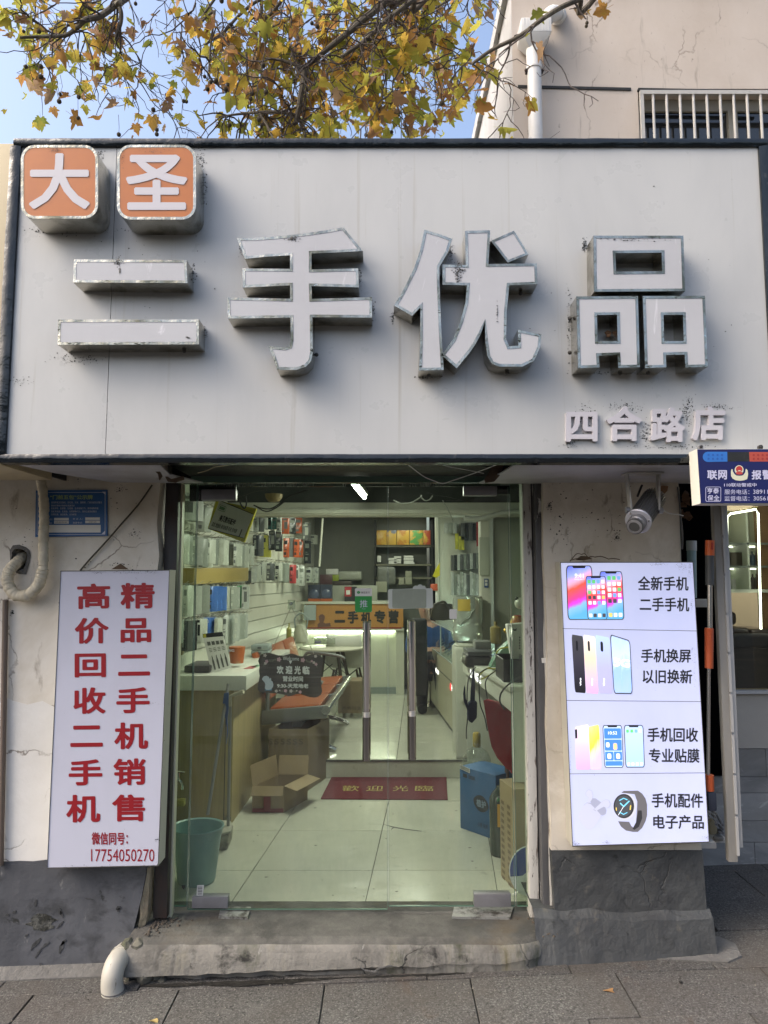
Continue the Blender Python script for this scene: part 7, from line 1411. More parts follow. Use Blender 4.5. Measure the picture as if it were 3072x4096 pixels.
RW = [('top row near the door', 'packages on the top row', [(235, 320, 400, 545, 'lg'), (345, 340, 400, 555, 'w'), (425, 420, 480, 640, 'lg'), (460, 545, 485, 640, 'w')]),
      ('row above the brass shelf', 'packages above the brass shelf', [(222, 625, 250, 905, 'w'), (252, 640, 296, 905, 'w'), (300, 655, 325, 905, 'g'), (330, 660, 364, 910, 'lg'), (368, 665, 408, 915, 'g'), (428, 680, 462, 930, 'g'), (462, 672, 500, 945, 'w'), (500, 690, 520, 905, 'w'), (522, 690, 545, 915, 'g'), (548, 685, 590, 905, 'g'), (590, 690, 634, 915, 'w'), (640, 720, 678, 915, 'lg'), (682, 720, 715, 915, 'lg'), (716, 725, 742, 920, 'w'), (744, 740, 770, 960, 'lg'), (772, 740, 800, 960, 'w'), (802, 740, 850, 960, 'w')]),
      ('row below the brass shelf', 'packages below the brass shelf', [(222, 1070, 275, 1340, 'g'), (278, 1068, 335, 1340, 'w'), (340, 1070, 395, 1325, 'lg'), (415, 1068, 465, 1310, 'g'), (468, 1066, 512, 1310, 'w'), (516, 1075, 540, 1300, 'b'), (542, 1075, 575, 1295, 'b'), (577, 1080, 615, 1290, 'b'), (618, 1080, 655, 1275, 'w'), (660, 1082, 692, 1275, 'lg'), (694, 1084, 722, 1275, 'lg'), (725, 1070, 766, 1270, 'gr'), (770, 1075, 815, 1280, 'c')]),
      ('lowest row over the counter', 'packages on the lowest row', [(215, 1370, 240, 1540, 'c'), (243, 1365, 272, 1560, 'lg'), (276, 1360, 302, 1625, 'k'), (304, 1358, 330, 1630, 'dg'), (332, 1356, 352, 1625, 'k'), (354, 1356, 380, 1620, 'k'), (415, 1345, 446, 1560, 'w'), (450, 1340, 482, 1480, 'b'), (484, 1340, 515, 1480, 'b'), (517, 1342, 548, 1480, 'b'), (552, 1345, 582, 1475, 'w'), (612, 1315, 640, 1560, 'c'), (645, 1312, 672, 1575, 'lg'), (678, 1310, 702, 1560, 'c'), (708, 1310, 735, 1545, 'c'), (740, 1308, 768, 1530, 'lg'), (774, 1305, 802, 1520, 'c')]),
      ('top row at the far end', 'packages on the far top row', [(865, 515, 895, 640, 'c'), (898, 515, 930, 635, 'dg'), (932, 512, 960, 610, 'w'), (962, 512, 1010, 620, 't'), (1012, 512, 1050, 615, 't'), (1055, 515, 1088, 640, 'c'), (1100, 515, 1150, 655, 'o'), (1155, 515, 1205, 655, 'k'), (1208, 512, 1258, 650, 'o')]),
      ('second row at the far end', 'packages on the far second row', [(860, 655, 890, 835, 'k'), (893, 655, 925, 840, 'dg'), (930, 655, 985, 848, 'y'), (990, 620, 1040, 790, 'k'), (1045, 620, 1092, 800, 'k'), (1112, 680, 1150, 850, 'o'), (1155, 680, 1195, 845, 'dg'), (1198, 690, 1232, 850, 'o'), (1236, 690, 1268, 850, 'o'), (1275, 560, 1325, 710, 'dg'), (1285, 700, 1330, 900, 'k'), (1340, 660, 1378, 740, 'w')]),
      ('third row at the far end', 'packages on the far third row', [(815, 930, 845, 1070, 'dg'), (848, 920, 878, 1060, 'c'), (880, 890, 910, 1050, 'w'), (912, 880, 945, 1045, 'w'), (947, 880, 982, 1045, 'w'), (985, 890, 1015, 1040, 'dg'), (1018, 890, 1048, 1050, 'c'), (1050, 890, 1085, 1050, 'w'), (1088, 890, 1112, 1055, 'dg'), (1114, 890, 1138, 1055, 'g'), (1140, 890, 1168, 1060, 'w'), (1172, 900, 1200, 1065, 'r'), (1204, 905, 1235, 1075, 'c'), (1238, 910, 1280, 1085, 'c'), (1300, 930, 1345, 1060, 'lg'), (1348, 930, 1396, 1060, 'lg')])]
for row, grp, items in RW:
 for i, (x0, y0, x1, y1, col) in enumerate(items): package(0, y0, x0, x1, y1, col, row, i, grp)
b = MB()
for g_, pts in hooks.items():
 for p in pts:
  wx = lw_(p.y); b.tube([V((wx, p.y + .01, p.z + .006)), V((p.x + .03, p.y, p.z + .002)), V((p.x + .055, p.y - .004, p.z + .018))], .0022, 5)
b.build('wire_hooks', M['steel'], iw, stuff=True)
br_ = MB(); pa_, pb_ = onleft(*zp('z8', 215, 1000), .02), onleft(*zp('z8', 700, 985), .02); br_.hexa([pa_ + V((0, 0, -.06)), pa_ + V((.12, 0, -.06)), pb_ + V((.12, 0, -.06)), pb_ + V((0, 0, -.06)), pa_ + V((0, 0, .05)), pa_ + V((.12, 0, .05)), pb_ + V((.12, 0, .05)), pb_ + V((0, 0, .05))]); tag(br_.build('brass_shelf', mat('brass_board', (.42, .31, .09), .3, .3), bev=.004), 'shiny brass coloured shelf strip between rows of white packages', 'shelf')
b = MB(); b.prism([zpoly('z10', [(188, 120), (235, 118), (248, 180), (238, 225), (205, 222), (190, 190)], 1.0)], (0, .03, 0)); tag(b.build('cloth_pouch', mat('tan_pouch', (.30, .25, .13), .8), bev=.008), 'small tan pouch hanging at the left above the counter', 'pouch')
# tilted yellow accessory sign
ya = .55; ys_ = thing('accessory_sign', 'tilted yellow bordered accessory sign hanging top left inside', 'sign', za('p3', 800, 600, ya))
oq = [za('p3', 400, 130, ya), za('p3', 1445, 345, ya + .02), za('p3', 1130, 1215, ya + .02), za('p3', 195, 860, ya)]
b = MB(); b.slab(oq, (0, .03, 0)); b.build('border', mat('sign_yellow', (.58, .53, .04), .25, bump=(.2, 14)), ys_, bev=.002)
wq = [za('p3', 495, 150, ya - .003), za('p3', 1352, 500, ya + .012), za('p3', 1115, 1088, ya + .012), za('p3', 215, 848, ya - .003)]
b = MB(); b.slab(wq, (0, .004, 0)); b.build('panel', mat('sign_paper', (.66, .68, .60), .35), ys_)
b = MB(); lf = lambda q, d=.0012: [p + V((0, -d, 0)) for p in q]
def tq(s, x0, y0, x1, y1, bo): text(b, s, lf(uq(wq, [(x0, y0), (x1, y0), (x1, y1), (x0, y1)])), bo)
tq('美贝数码配件', .18, .42, .64, .66, .04); tq('耳机 数据线 移动电源 车充 充电器', .05, .74, .76, .91, .02)
for (x0, y0, x1, y1) in ((0, -.03, 1, -.005), (0, 1.0, 1, 1.025), (.86, .70, .885, 1.0)): b.prism([lf(uq(wq, [(x0, y0), (x1, y0), (x1, y1), (x0, y1)]))], (0, .0004, 0))
b.build('lettering', M['ink'], ys_)
b = MB(); b.prism([lf(uq(wq, rrect(.04, .10, .25, .31, .03, 3))), lf(uq(wq, rrect(.05, .12, .24, .29, .025, 3)))], (0, .0004, 0)); tq('精选配件', .07, .15, .22, .26, .02) if False else b.prism([lf(uq(wq, [(.07, .15), (.22, .15), (.22, .26), (.07, .26)]))], (0, .0004, 0)); b.build('logo', mat('logo_green', (.14, .26, .14), .5), ys_)
# ---------------------------------------------------------------- waiting bench, table, chairs
bn_ = thing('waiting_bench', 'grey metal waiting bench with orange padded seats behind the welcome board', 'bench', atz(1230, 2900, UZ)); sz_ = .70
A = atz(*zp('z10', 1300, 615), sz_); B = atz(*zp('z10', 1460, 392), sz_); d_ = (B - A).normalized(); n_ = V((-d_.y, d_.x, 0)); Lb = min((B - A).length, 1.75)
oran = mat('orange_vinyl', (.30, .075, .02), .35); gry = mat('bench_grey', (.20, .205, .20), .35, .6)
fr_ = lambda s, t, z: A + d_ * s + n_ * t + V((0, 0, z - sz_))
for i in range(3):
 s0, s1 = i * Lb / 3 + .02, (i + 1) * Lb / 3 - .02
 b = MB(); b.hexa([fr_(s0, .05, sz_ - .02), fr_(s1, .05, sz_ - .02), fr_(s1, .44, sz_ - .05), fr_(s0, .44, sz_ - .05), fr_(s0, .05, sz_ + .03), fr_(s1, .05, sz_ + .03), fr_(s1, .44, sz_), fr_(s0, .44, sz_)]); b.build('seat', oran, bn_, bev=.012, seg=3)
 b = MB(); b.hexa([fr_(s0, .44, sz_ + .06), fr_(s1, .44, sz_ + .06), fr_(s1, .48, sz_ + .06), fr_(s0, .48, sz_ + .06), fr_(s0, .56, sz_ + .42), fr_(s1, .56, sz_ + .42), fr_(s1, .60, sz_ + .41), fr_(s0, .60, sz_ + .41)]); b.build('backrest', oran, bn_, bev=.012, seg=3)
b = MB(); b.tube([fr_(-.03, .0, sz_ - .01), fr_(Lb + .03, .0, sz_ - .01)], .034, 16); b.build('front_tube', mat('tube_silver', (.42, .43, .41), .2, .9), bn_, smooth=True)
for s in (0, Lb / 3, 2 * Lb / 3, Lb):
 b = MB(); b.hexa([fr_(s - .018, -.01, sz_ - .07), fr_(s + .018, -.01, sz_ - .07), fr_(s + .018, .50, sz_ - .13), fr_(s - .018, .50, sz_ - .13), fr_(s - .018, -.01, sz_ + .025), fr_(s + .018, -.01, sz_ + .025), fr_(s + .018, .50, sz_ - .02), fr_(s - .018, .50, sz_ - .02)]); b.build('seat_bracket', gry, bn_, bev=.006)
for s in (0, Lb):
 b = MB(); b.tube(smooth_path([fr_(s, .46, sz_ - .02), fr_(s, .44, sz_ + .22), fr_(s, .34, sz_ + .25), fr_(s, .10, sz_ + .22), fr_(s, .03, sz_ + .19)], 5), .016, 8); b.build('armrest', mat('arm_grey', (.13, .135, .13), .4), bn_, smooth=True)
 s2 = .50 if s == 0 else Lb - .1
 b = MB(); b.tube([fr_(s2, .22, sz_ - .10), fr_(s2, .22, UZ + .07)], .025, 10); b.tube(smooth_path([fr_(s2, -.02, UZ + .015), fr_(s2, .1, UZ + .06), fr_(s2, .22, UZ + .075), fr_(s2, .38, UZ + .05), fr_(s2, .5, UZ + .015)], 4), .02, 8); b.build('leg', mat('leg_chrome', (.5, .5, .48), .2, .9), bn_, smooth=True)
b = MB(); b.hexa([fr_(.05, .20, sz_ - .15), fr_(Lb - .05, .20, sz_ - .15), fr_(Lb - .05, .27, sz_ - .15), fr_(.05, .27, sz_ - .15), fr_(.05, .20, sz_ - .10), fr_(Lb - .05, .20, sz_ - .10), fr_(Lb - .05, .27, sz_ - .10), fr_(.05, .27, sz_ - .10)]); b.build('beam', gry, bn_)
yT = 4.6; tz_ = at(1330, 2588, yT).z; cT = V((at(1325, 2588, yT).x, yT, UZ)); rt = .36
tbz = thing('round_table', 'small round pale topped table with dark slanting legs', 'table', cT); woodd = mat('dark_leg_wood', (.06, .045, .03), .5)
b = MB(); b.lathe(V((cT.x, cT.y, tz_ - .022)), [(rt * .97, 0), (rt, .006), (rt, .018), (rt * .985, .022), (.001, .022)], 40); b.build('tabletop', mat('pale_tabletop', (.52, .50, .40), .3), tbz, smooth=True)
for k in range(4):
 a = .6 + k * 1.571; b = MB(); b.tube([cT + V((.14 * math.cos(a), .14 * math.sin(a), tz_ - UZ - .02)), cT + V((.30 * math.cos(a), .30 * math.sin(a), 0))], [.022, .014], 10); b.build('leg', woodd, tbz, smooth=True)
b = MB()
for k in range(4):
 a = .6 + k * 1.571; a2 = a + 1.571; b.tube([cT + V((.16 * math.cos(a), .16 * math.sin(a), tz_ - UZ - .1)), cT + V((.24 * math.cos(a2), .24 * math.sin(a2), .35))], .005, 5)
b.build('wire_brace', M['black'], tbz)
def shell_chair(loc, rot, lab):
 t = thing('shell_chair', lab, 'chair', (0, 0, 0)); sh = mat('shell_white', (.50, .50, .46), .4)
 b = MB(); n = 14; vs = []
 for j in range(9):
  s = j / 8; y = -.20 + .40 * min(1, s * 1.7) if s < .6 else .2 + .08 * (s - .6) / .4; z = .43 - .03 * math.sin(min(1, s * 1.7) * math.pi) if s < .55 else .43 + .36 * ((s - .55) / .45) ** 1.2
  for i in range(n + 1):
   x = (i / n - .5) * .44 * (1 - .25 * max(0, s - .6)); vs.append(V((x, y, z + .22 * (abs(x) / .22) ** 4 * (.4 if s < .5 else .15))))
 b.add(vs, [(j * (n + 1) + i, j * (n + 1) + i + 1, (j + 1) * (n + 1) + i + 1, (j + 1) * (n + 1) + i) for j in range(8) for i in range(n)]); o = b.build('shell', sh, t, smooth=True); md = o.modifiers.new('t', 'SOLIDIFY'); md.thickness = .008
 for sx_ in (-1, 1):
  for sy_ in (-1, 1):
   b = MB(); b.tube([(sx_ * .13, sy_ * .12, .40), (sx_ * .22, sy_ * .21, 0)], [.013, .010], 8); b.build('leg', mat('chair_leg', (.07, .045, .025), .5) if 'chair_leg' not in bpy.data.materials else bpy.data.materials['chair_leg'], t, smooth=True)
 b = MB()
 for sx_ in (-1, 1):
  b.tube([(sx_ * .13, -.12, .40), (sx_ * .19, .18, .14)], .004, 5); b.tube([(sx_ * .13, .12, .40), (sx_ * .19, -.18, .14)], .004, 5); b.tube([(-.13, sx_ * .12, .40), (.19, sx_ * .18, .14)], .004, 5); b.tube([(.13, sx_ * .12, .40), (-.19, sx_ * .18, .14)], .004, 5)
 b.build('wire_brace', M['black'], t); t.location = loc; t.rotation_euler = (0, 0, rot); return t
shell_chair((cT.x + .16, 4.92, UZ), R(175), 'white shell chair on wire braced legs behind the round table'); shell_chair((cT.x - .38, 4.75, UZ), R(80), 'white shell chair left of the round table against the wall')
b = MB(); b.pbox('p6', 180, 1005, 465, 1080, yT, yT + .14); tag(b.build('plastic_case', glass('case_clear', (.75, .78, .72), 1, smear=.35), bev=.004), 'clear plastic case lying on the round table', 'case')
b = MB(); b.pbox('p6', 195, 1045, 275, 1075, yT + .03, yT + .08); tag(b.build('purple_bottle', mat('purple', (.16, .13, .32), .4), bev=.006), 'small purple item inside the clear case', 'bottle')
bottle('z8', 1130, 1395, 1175, 1570, 4.3, mat('yellow_can', (.30, .28, .06), .3), 'yellow spray can standing left of the round table', 'spray_can'); bottle('z8', 1165, 1505, 1205, 1570, 4.25, dk, 'dark small jar beside the yellow spray can', 'jar')
kt = thing('water_kettle', 'pale kettle with a curved handle by the round table', 'kettle', za('z8', 1250, 1580, 4.5)); b = MB(); c_ = za('z8', 1250, 1560, 4.5); b.lathe(c_, [(.07, 0), (.085, .02), (.08, .12), (.06, .17), (.055, .2), (.001, .21)], 20); b.build('body', mat('kettle_cream', (.42, .42, .33), .3), kt, smooth=True)
b = MB(); b.tube(smooth_path([c_ + V((-.06, 0, .16)), c_ + V((-.07, 0, .27)), c_ + V((0, 0, .33)), c_ + V((.07, 0, .27)), c_ + V((.06, 0, .16))], 5), .009, 8); b.build('handle', gbm, kt, smooth=True)
# ---------------------------------------------------------------- service counter at the back
yS = 5.5; sc_ = thing('service_counter', 'back service counter with an orange sign board and lit white front', 'counter', (-.2, yS, UZ))
wl_m = mat('counter_cream', (.54, .55, .46), .35)
x0, x1 = at(1225, 2450, yS).x, at(1616, 2450, yS).x; zt_, zo_, ze_ = at(1500, 2406, yS).z, at(1500, 2416, yS).z, at(1500, 2509, yS).z; zw_ = at(1500, 2522, yS).z
b = MB(); b.box(x0 - .2, x1, yS - .02, yS + .6, zo_ + .001, zt_); b.build('top', wl_m, sc_); xo_ = at(1613, 2450, yS).x
b = MB(); b.box(x0, xo_, yS, yS + .03, ze_ + .001, zo_); ob_ = b.build('orange_board', mat('counter_orange', (.44, .215, .06), .4), sc_)
b = MB(); b.box(x0, xo_ - .02, yS + .001, yS + .03, zw_ + .022, ze_); b.build('red_band', mat('counter_red', (.24, .035, .02), .4), sc_)
b = MB(); b.box(x0 - .2, x1, yS - .01, yS + .10, zw_, zw_ + .021); b.build('shelf_rail', wl_m, sc_)
b = MB(); b.box(x0 - .2, x1 - .10, yS + .14, yS + .18, UZ + .08, zw_ - .001); b.build('front_panel', wl_m, sc_)
b = MB(); b.box(x1 - .10, x1, yS + .02, yS + .6, UZ, zw_ - .001); b.build('end_panel', wl_m, sc_)
b = MB(); b.box(x0 - .2, x1 - .101, yS + .10, yS + .2, UZ, UZ + .078); b.build('plinth', gbm, sc_)
b = MB(); b.tube([(x0 - .15, yS + .11, zw_ - .016), (x1 - .12, yS + .11, zw_ - .016)], .008, 8); b.build('light_strip', glow('counter_led', (.92, 1.0, .78), 14), sc_)
b = MB()
for ch, bx_ in (('二', (455, 640, 600, 800)), ('手', (630, 640, 775, 812)), ('机', (808, 655, 945, 812)), ('专', (985, 632, 1135, 812)), ('营', (1172, 632, 1310, 812))): ztext(b, 'p6', ch, bx_, yS - .003, .055)
b.build('lettering', mat('counter_ink', (.028, .026, .022), .45), ob_)
b = MB(); b.prism([[za('p6', x, y, yS - .003) for x, y in ((235, 860), (232, 820), (262, 795), (252, 750), (246, 715), (270, 690), (300, 685), (330, 710), (328, 755), (310, 790), (335, 810), (400, 800), (410, 850))]], (0, .001, 0)); b.build('plain_print', mat('print_brown', (.16, .075, .05), .5), ob_)
b = MB(); b.pbox('p6', 50, 565, 210, 765, yS - .06, yS - .02); tag(b.build('card_pack', mat('pale_blue_card', (.34, .39, .38), .5)), 'pale blue grey card pack hanging left of the orange board', 'package')
def pb(name, lab, cat, k, x0, y0, x1, y1, Y0, Y1, m_, bev=.004, grp=None):
 b = MB(); b.pbox(k, x0, y0, x1, y1, Y0, Y1); return tag(b.build(name, m_, bev=bev), lab, cat, grp)
pb('monitor', 'pale grey monitor back standing on the service counter', 'monitor', 'p6', 432, 305, 1025, 520, 5.7, 5.76, mat('monitor_back', (.34, .35, .29), .4))
nvy = mat('navy_pack', (.045, .055, .085), .3)
for i, x in enumerate((108, 270)):
 t = thing('speaker_pack', ('left' if i == 0 else 'right') + ' navy boxed speaker with orange base on the service counter', 'box', za('p6', x + 75, 525, 5.55)); b = MB(); b.pbox('p6', x, 295, x + 155, 478, 5.55, 5.66); b.build('box', nvy, t)
 b = MB(); b.pbox('p6', x, 480, x + 155, 525, 5.545, 5.66); b.build('orange_base', mat('pack_orange_%d' % i, (.42, .10, .02), .4), t)
 b = MB(); b.lathe(za('p6', x + 78, 415, 5.548), [(.06, 0), (.055, .004), (.001, .005)], 20, (0, -1, 0)); b.build('round_window', mat('pack_blue_%d' % i, (.08, .10, .16), .3), t, smooth=True)
pb('red_dark_pack', 'dark maroon pack stacked on the navy speaker boxes', 'box', 'p6', 262, 160, 425, 290, 5.6, 5.7, mat('maroon_pack', (.07, .03, .03), .4)); pb('card_pack', 'pale patterned card hanging above the speaker boxes', 'package', 'p6', 90, 72, 245, 272, 5.35, 5.37, mat('pale_pattern_card', (.33, .36, .32), .5, layers=[((.15, .17, .16), 30, (1, 1, 1), .55, .6)]))
pl_ = thing('payment_plaque', 'red and black payment plaque on the service counter', 'plaque', za('p6', 670, 525, 5.52)); b = MB(); b.pbox('p6', 590, 320, 752, 525, 5.53, 5.56); b.build('stand', M['ink'], pl_)
b = MB(); b.pbox('p6', 592, 322, 682, 450, 5.524, 5.529); b.build('red_card', mat('plaque_red', (.36, .03, .04), .4), pl_); b = MB(); b.pbox('p6', 612, 368, 665, 425, 5.52, 5.5235); b.build('white_square', M['paper'], pl_)
pb('white_box', 'white flat box on top of the lime green one', 'box', 'p6', 345, 85, 502, 158, 5.85, 6.0, M['paper']); pb('lime_box', 'lime green box under the white flat box', 'box', 'p6', 428, 160, 510, 245, 5.86, 6.0, mat('lime', (.28, .34, .03), .4)); pb('brown_shelf_box', 'long dark brown case below the lime box', 'box', 'p6', 440, 248, 680, 303, 5.8, 6.1, mat('dark_case', (.06, .045, .035), .5))
b = MB(); b.pbox('p6', 505, 115, 815, 235, 5.95, 6.2); noisy(b, .03, 9); tag(b.build('plastic_bag', mat('milky_bag', (.36, .37, .31), .3, bump=(1, 18)), bev=.03, seg=3), 'crumpled milky plastic bag lying at the back counter', 'bag')
# rear shelves
ye = 6.1; sh_ = thing('rear_shelves', 'dark shelving in the back room behind the right door', 'shelves', za('z9', 690, 900, ye))
for y in (602, 727, 815):
 b = MB(); b.pbox('z9', 490, y - 4, 885, y + 8, ye, ye + .32); b.build('shelf', mat('shelf_board', (.17, .16, .11), .5) if y == 602 else bpy.data.materials['shelf_board'], sh_)
for x in (492, 872): b = MB(); b.pbox('z9', x, 430, x + 12, 1000, ye + .0, ye + .32); b.build('upright', M['ink'], sh_)
for i, (x0, x1, c_) in enumerate(((508, 575, (.42, .19, .02)), (578, 640, (.14, .15, .20)), (643, 725, (.40, .17, .03)), (728, 815, (.10, .28, .08)), (818, 866, (.34, .06, .03)))):
 b = MB(); b.pbox('z9', x0, 500, x1, 596, ye - .02, ye + .2); t = tag(b.build('shelf_box', mat('shelf_box_%d' % i, c_, .3, layers=[((.50, .30, .05), 9, (1, 1, 1), .48, .52)]), bev=.003), ('amber', 'grey blue', 'orange', 'green', 'red')[i] + ' product box on the upper shelf of the back room', 'box', 'boxes on the upper rear shelf')
random.seed(8)
for i, (x, y, w_) in enumerate(((585, 684, 55), (587, 700, 52), (586, 712, 56), (625, 672, 46), (626, 690, 45), (625, 706, 46), (690, 668, 60), (688, 684, 66), (690, 700, 62), (689, 712, 70))):
 pb('white_carton', 'small white phone carton stacked on the middle rear shelf', 'carton', 'z9', x, y, x + w_, y + 13, ye, ye + .15, M['paper'], .001, 'white cartons on the middle rear shelf')
pb('camera_unit', 'small white webcam at the left of the middle rear shelf', 'camera', 'z9', 512, 668, 538, 712, ye, ye + .05, M['paper'], .012)
b = MB(); b.pbox('z9', 508, 740, 640, 860, ye - .1, ye + .2); noisy(b, .04, 7); tag(b.build('plastic_bag', mat('grey_bag', (.17, .175, .155), .3, bump=(1, 14)), bev=.04, seg=3), 'grey plastic bag heaped below the rear shelves', 'bag')
for i, (x, y, w_, h_) in enumerate(((655, 815, 45, 45), (700, 770, 40, 42), (690, 812, 52, 46), (505, 840, 75, 70))): pb('beige_carton', ('first', 'topmost', 'middle', 'large low')[i] + ' beige carton under the rear shelves', 'carton', 'z9', x, y, x + w_, y + h_, ye - .15, ye, mat('beige_carton_%d' % i, (.30, .30, .22), .6), .003)
# ---------------------------------------------------------------- person sitting at the back
pr_ = thing('person', 'person in a blue jacket sitting behind the glass display case', 'person', V((at(1700, 2600, 4.75).x + .05, 4.75, UZ)))
bx = WL[pr_.name].x; by = 4.75; hz = at(1690, 2428, 4.75).z
def skin(name, joints, edges, m_, sub=2):
 me = bpy.data.meshes.new(name); o0 = WL[pr_.name]; me.from_pydata([tuple(V(j[:3]) - o0) for j in joints], edges, []); me.materials.append(m_)
 o = bpy.data.objects.new(name, me); C.objects.link(o); o.parent = pr_; md = o.modifiers.new('s', 'SKIN'); md.use_smooth_shade = True
 for i, j in enumerate(joints): me.skin_vertices[0].data[i].radius = (j[3], j[4] if len(j) > 4 else j[3])
 me.skin_vertices[0].data[0].use_root = True; s_ = o.modifiers.new('d', 'SUBSURF'); s_.levels = sub; s_.render_levels = sub; return o
hx = bx - .06
skinm = mat('skin', (.46, .27, .195), .5)
sitz = UZ + .46; shz = hz - .22
J = [(bx, by + .05, sitz, .13, .11), (bx, by + .02, (sitz + shz) / 2, .125, .095), (bx - .01, by, shz - .03, .14, .09), (bx - .03, by - .02, shz + .06, .05, .05), (hx, by - .05, hz - .06, .058, .068), (hx, by - .06, hz + .04, .075, .085), (hx, by - .055, hz + .10, .06, .065),
     (bx - .19, by - .02, shz - .03, .058), (bx - .24, by - .12, shz - .26, .046), (bx - .12, by - .32, shz - .36, .036), (bx - .06, by - .38, shz - .35, .03), (bx + .18, by, shz - .03, .058), (bx + .24, by - .10, shz - .27, .046), (bx + .10, by - .32, shz - .36, .036), (bx + .04, by - .38, shz - .35, .03),
     (bx - .10, by - .36, sitz + .02, .075), (bx - .11, by - .42, UZ + .06, .05), (bx - .11, by - .54, UZ + .04, .045), (bx + .10, by - .36, sitz + .02, .075), (bx + .11, by - .42, UZ + .06, .05), (bx + .11, by - .54, UZ + .04, .045)]
E_ = [(0, 1), (1, 2), (2, 3), (3, 4), (4, 5), (5, 6), (2, 7), (7, 8), (8, 9), (9, 10), (2, 11), (11, 12), (12, 13), (13, 14), (0, 15), (15, 16), (16, 17), (0, 18), (18, 19), (19, 20)]
skin('body', J, E_, skinm)
jk = mat('blue_jacket', (.025, .065, .20), .75, bump=(.3, 30))
gj = [(x, y, z, r * 1.16, *( [q * 1.16 for q in rest])) for x, y, z, r, *rest in [J[0], J[1], J[2], (bx - .025, by - .015, shz + .03, .062, .062), J[7], J[8], (J[9][0], J[9][1], J[9][2], .042), J[11], J[12], (J[13][0], J[13][1], J[13][2], .042)]]
skin('jacket', gj, [(0, 1), (1, 2), (2, 3), (2, 4), (4, 5), (5, 6), (2, 7), (7, 8), (8, 9)], jk)
skin('trousers', [(x, y, z, r * 1.2) for x, y, z, r, *_ in [J[0], J[15], J[16], J[17], J[18], J[19], J[20]]], [(0, 1), (1, 2), (2, 3), (0, 4), (4, 5), (5, 6)], mat('dark_trousers', (.02, .02, .024), .8))
b = MB(); n0 = 0; b.ball((hx, by - .040, hz + .055), .094, 12, 1.02); b.v = [p if not (p.y < by - .085 and p.z < hz + .09) else p + V((0, .055, .0)) for p in b.v]; noisy(b, .008, 30); b.build('hair', mat('black_hair', (.012, .011, .010), .5), pr_, smooth=True)
for s in (-1, 1):
 for j in range(4):
  b = MB(); h0 = V((bx - .06 if s < 0 else bx + .04, by - .39, shz - .35)); w_ = .017 * (j - 1.5); b.tube([h0 + V((w_, 0, .0)), h0 + V((w_ * 1.2, -.04, .004)), h0 + V((w_ * 1.2, -.065 + .006 * abs(j - 1.5), -.012))], [.0095, .0085, .006], 7); b.build('finger', skinm, pr_, smooth=True)
 b = MB(); b.tube([h0 + V((-s * .028, .01, 0)), h0 + V((-s * .042, -.02, .006)), h0 + V((-s * .034, -.042, .004))], [.011, .009, .007], 7); b.build('thumb', skinm, pr_, smooth=True)
b = MB()
for s in (-1, 1): b.ball((hx + s * .03, by - .128, hz + .018), .0095, 6)
b.build('eye', M['ink'], pr_); b = MB(); b.ball((hx, by - .142, hz - .008), .014, 6, 1.5); b.build('nose', skinm, pr_, smooth=True); b = MB(); b.ball((hx, by - .126, hz - .043), .017, 6, .35); b.build('mouth', mat('lips', (.30, .12, .10), .5), pr_, smooth=True)
for s in (-1, 1): b = MB(); b.ball((hx + s * .085, by - .05, hz + .005), .02, 6, 1.4); b.build('ear', skinm, pr_, smooth=True)
b = MB(); b.pbox('z9', 742, 1090, 846, 1600, 4.15, 4.4); noisy(b, .012, 8); tag(b.build('dark_coat', mat('dark_coat', (.014, .014, .014), .8, bump=(1, 14)), bev=.03, seg=3), 'dark coat draped over a rack in front of the seated person', 'coat')
so = thing('stool', 'black stool under the seated person', 'stool', V((bx, by + .05, UZ))); b = MB(); b.lathe((bx, by + .05, sitz - .17), [(.17, 0), (.18, .02), (.17, .05), (.001, .055)], 20); b.build('seat', M['ink'], so, smooth=True)
b = MB(); b.tube([(bx, by + .05, UZ + .02), (bx, by + .05, sitz - .16)], .025, 8); b.lathe((bx, by + .05, UZ), [(.19, 0), (.19, .01), (.03, .03), (.001, .03)], 20); b.build('leg', M['steel'], so, smooth=True)
# ---------------------------------------------------------------- glass display case
An = atz(1833, 2978, UZ); Af = atz(1706, 2795, UZ); dc_ = thing('display_case', 'long glass topped display case with lit phones along the right aisle', 'display case', An)
yq = An.y; zc = at(1798, 2675, yq).z; zg = at(1803, 2537, yq).z; wdx = .46
olive = mat('case_olive', (.42, .40, .28), .35); gends = mat('case_end_grey', (.13, .13, .125), .4)
ax_ = (Af - An); pn = lambda t, w_, z: V((An.x + ax_.x * t + w_, An.y + ax_.y * t, z))
def caseblk(t0, t1, w0_, w1_, z0, z1, nm, m_):
 b = MB(); b.hexa([pn(t0, w0_, z0), pn(t0, w1_, z0), pn(t1, w1_, z0), pn(t1, w0_, z0), pn(t0, w0_, z1), pn(t0, w1_, z1), pn(t1, w1_, z1), pn(t1, w0_, z1)]); return b.build(nm, m_, dc_)
caseblk(.012, 1, .0, wdx, UZ + .06, zc, 'body', olive); caseblk(0, .011, -.004, wdx, UZ, zc, 'end_panel', gends); caseblk(.02, 1, .03, wdx, UZ, UZ + .059, 'plinth', gends)
caseblk(.012, 1, -.003, -.0005, (UZ + zc) / 2 + .16, (UZ + zc) / 2 + .166, 'drawer_joint', M['ink'])
caseblk(.0, .006, .01, wdx - .01, zc + .001, zg, 'glass', M['case_glass']); caseblk(.0065, 1, .006, .011, zc + .001, zg, 'glass', M['case_glass']); caseblk(.0065, 1, .011, wdx, zg - .005, zg, 'glass_top', M['case_glass'])
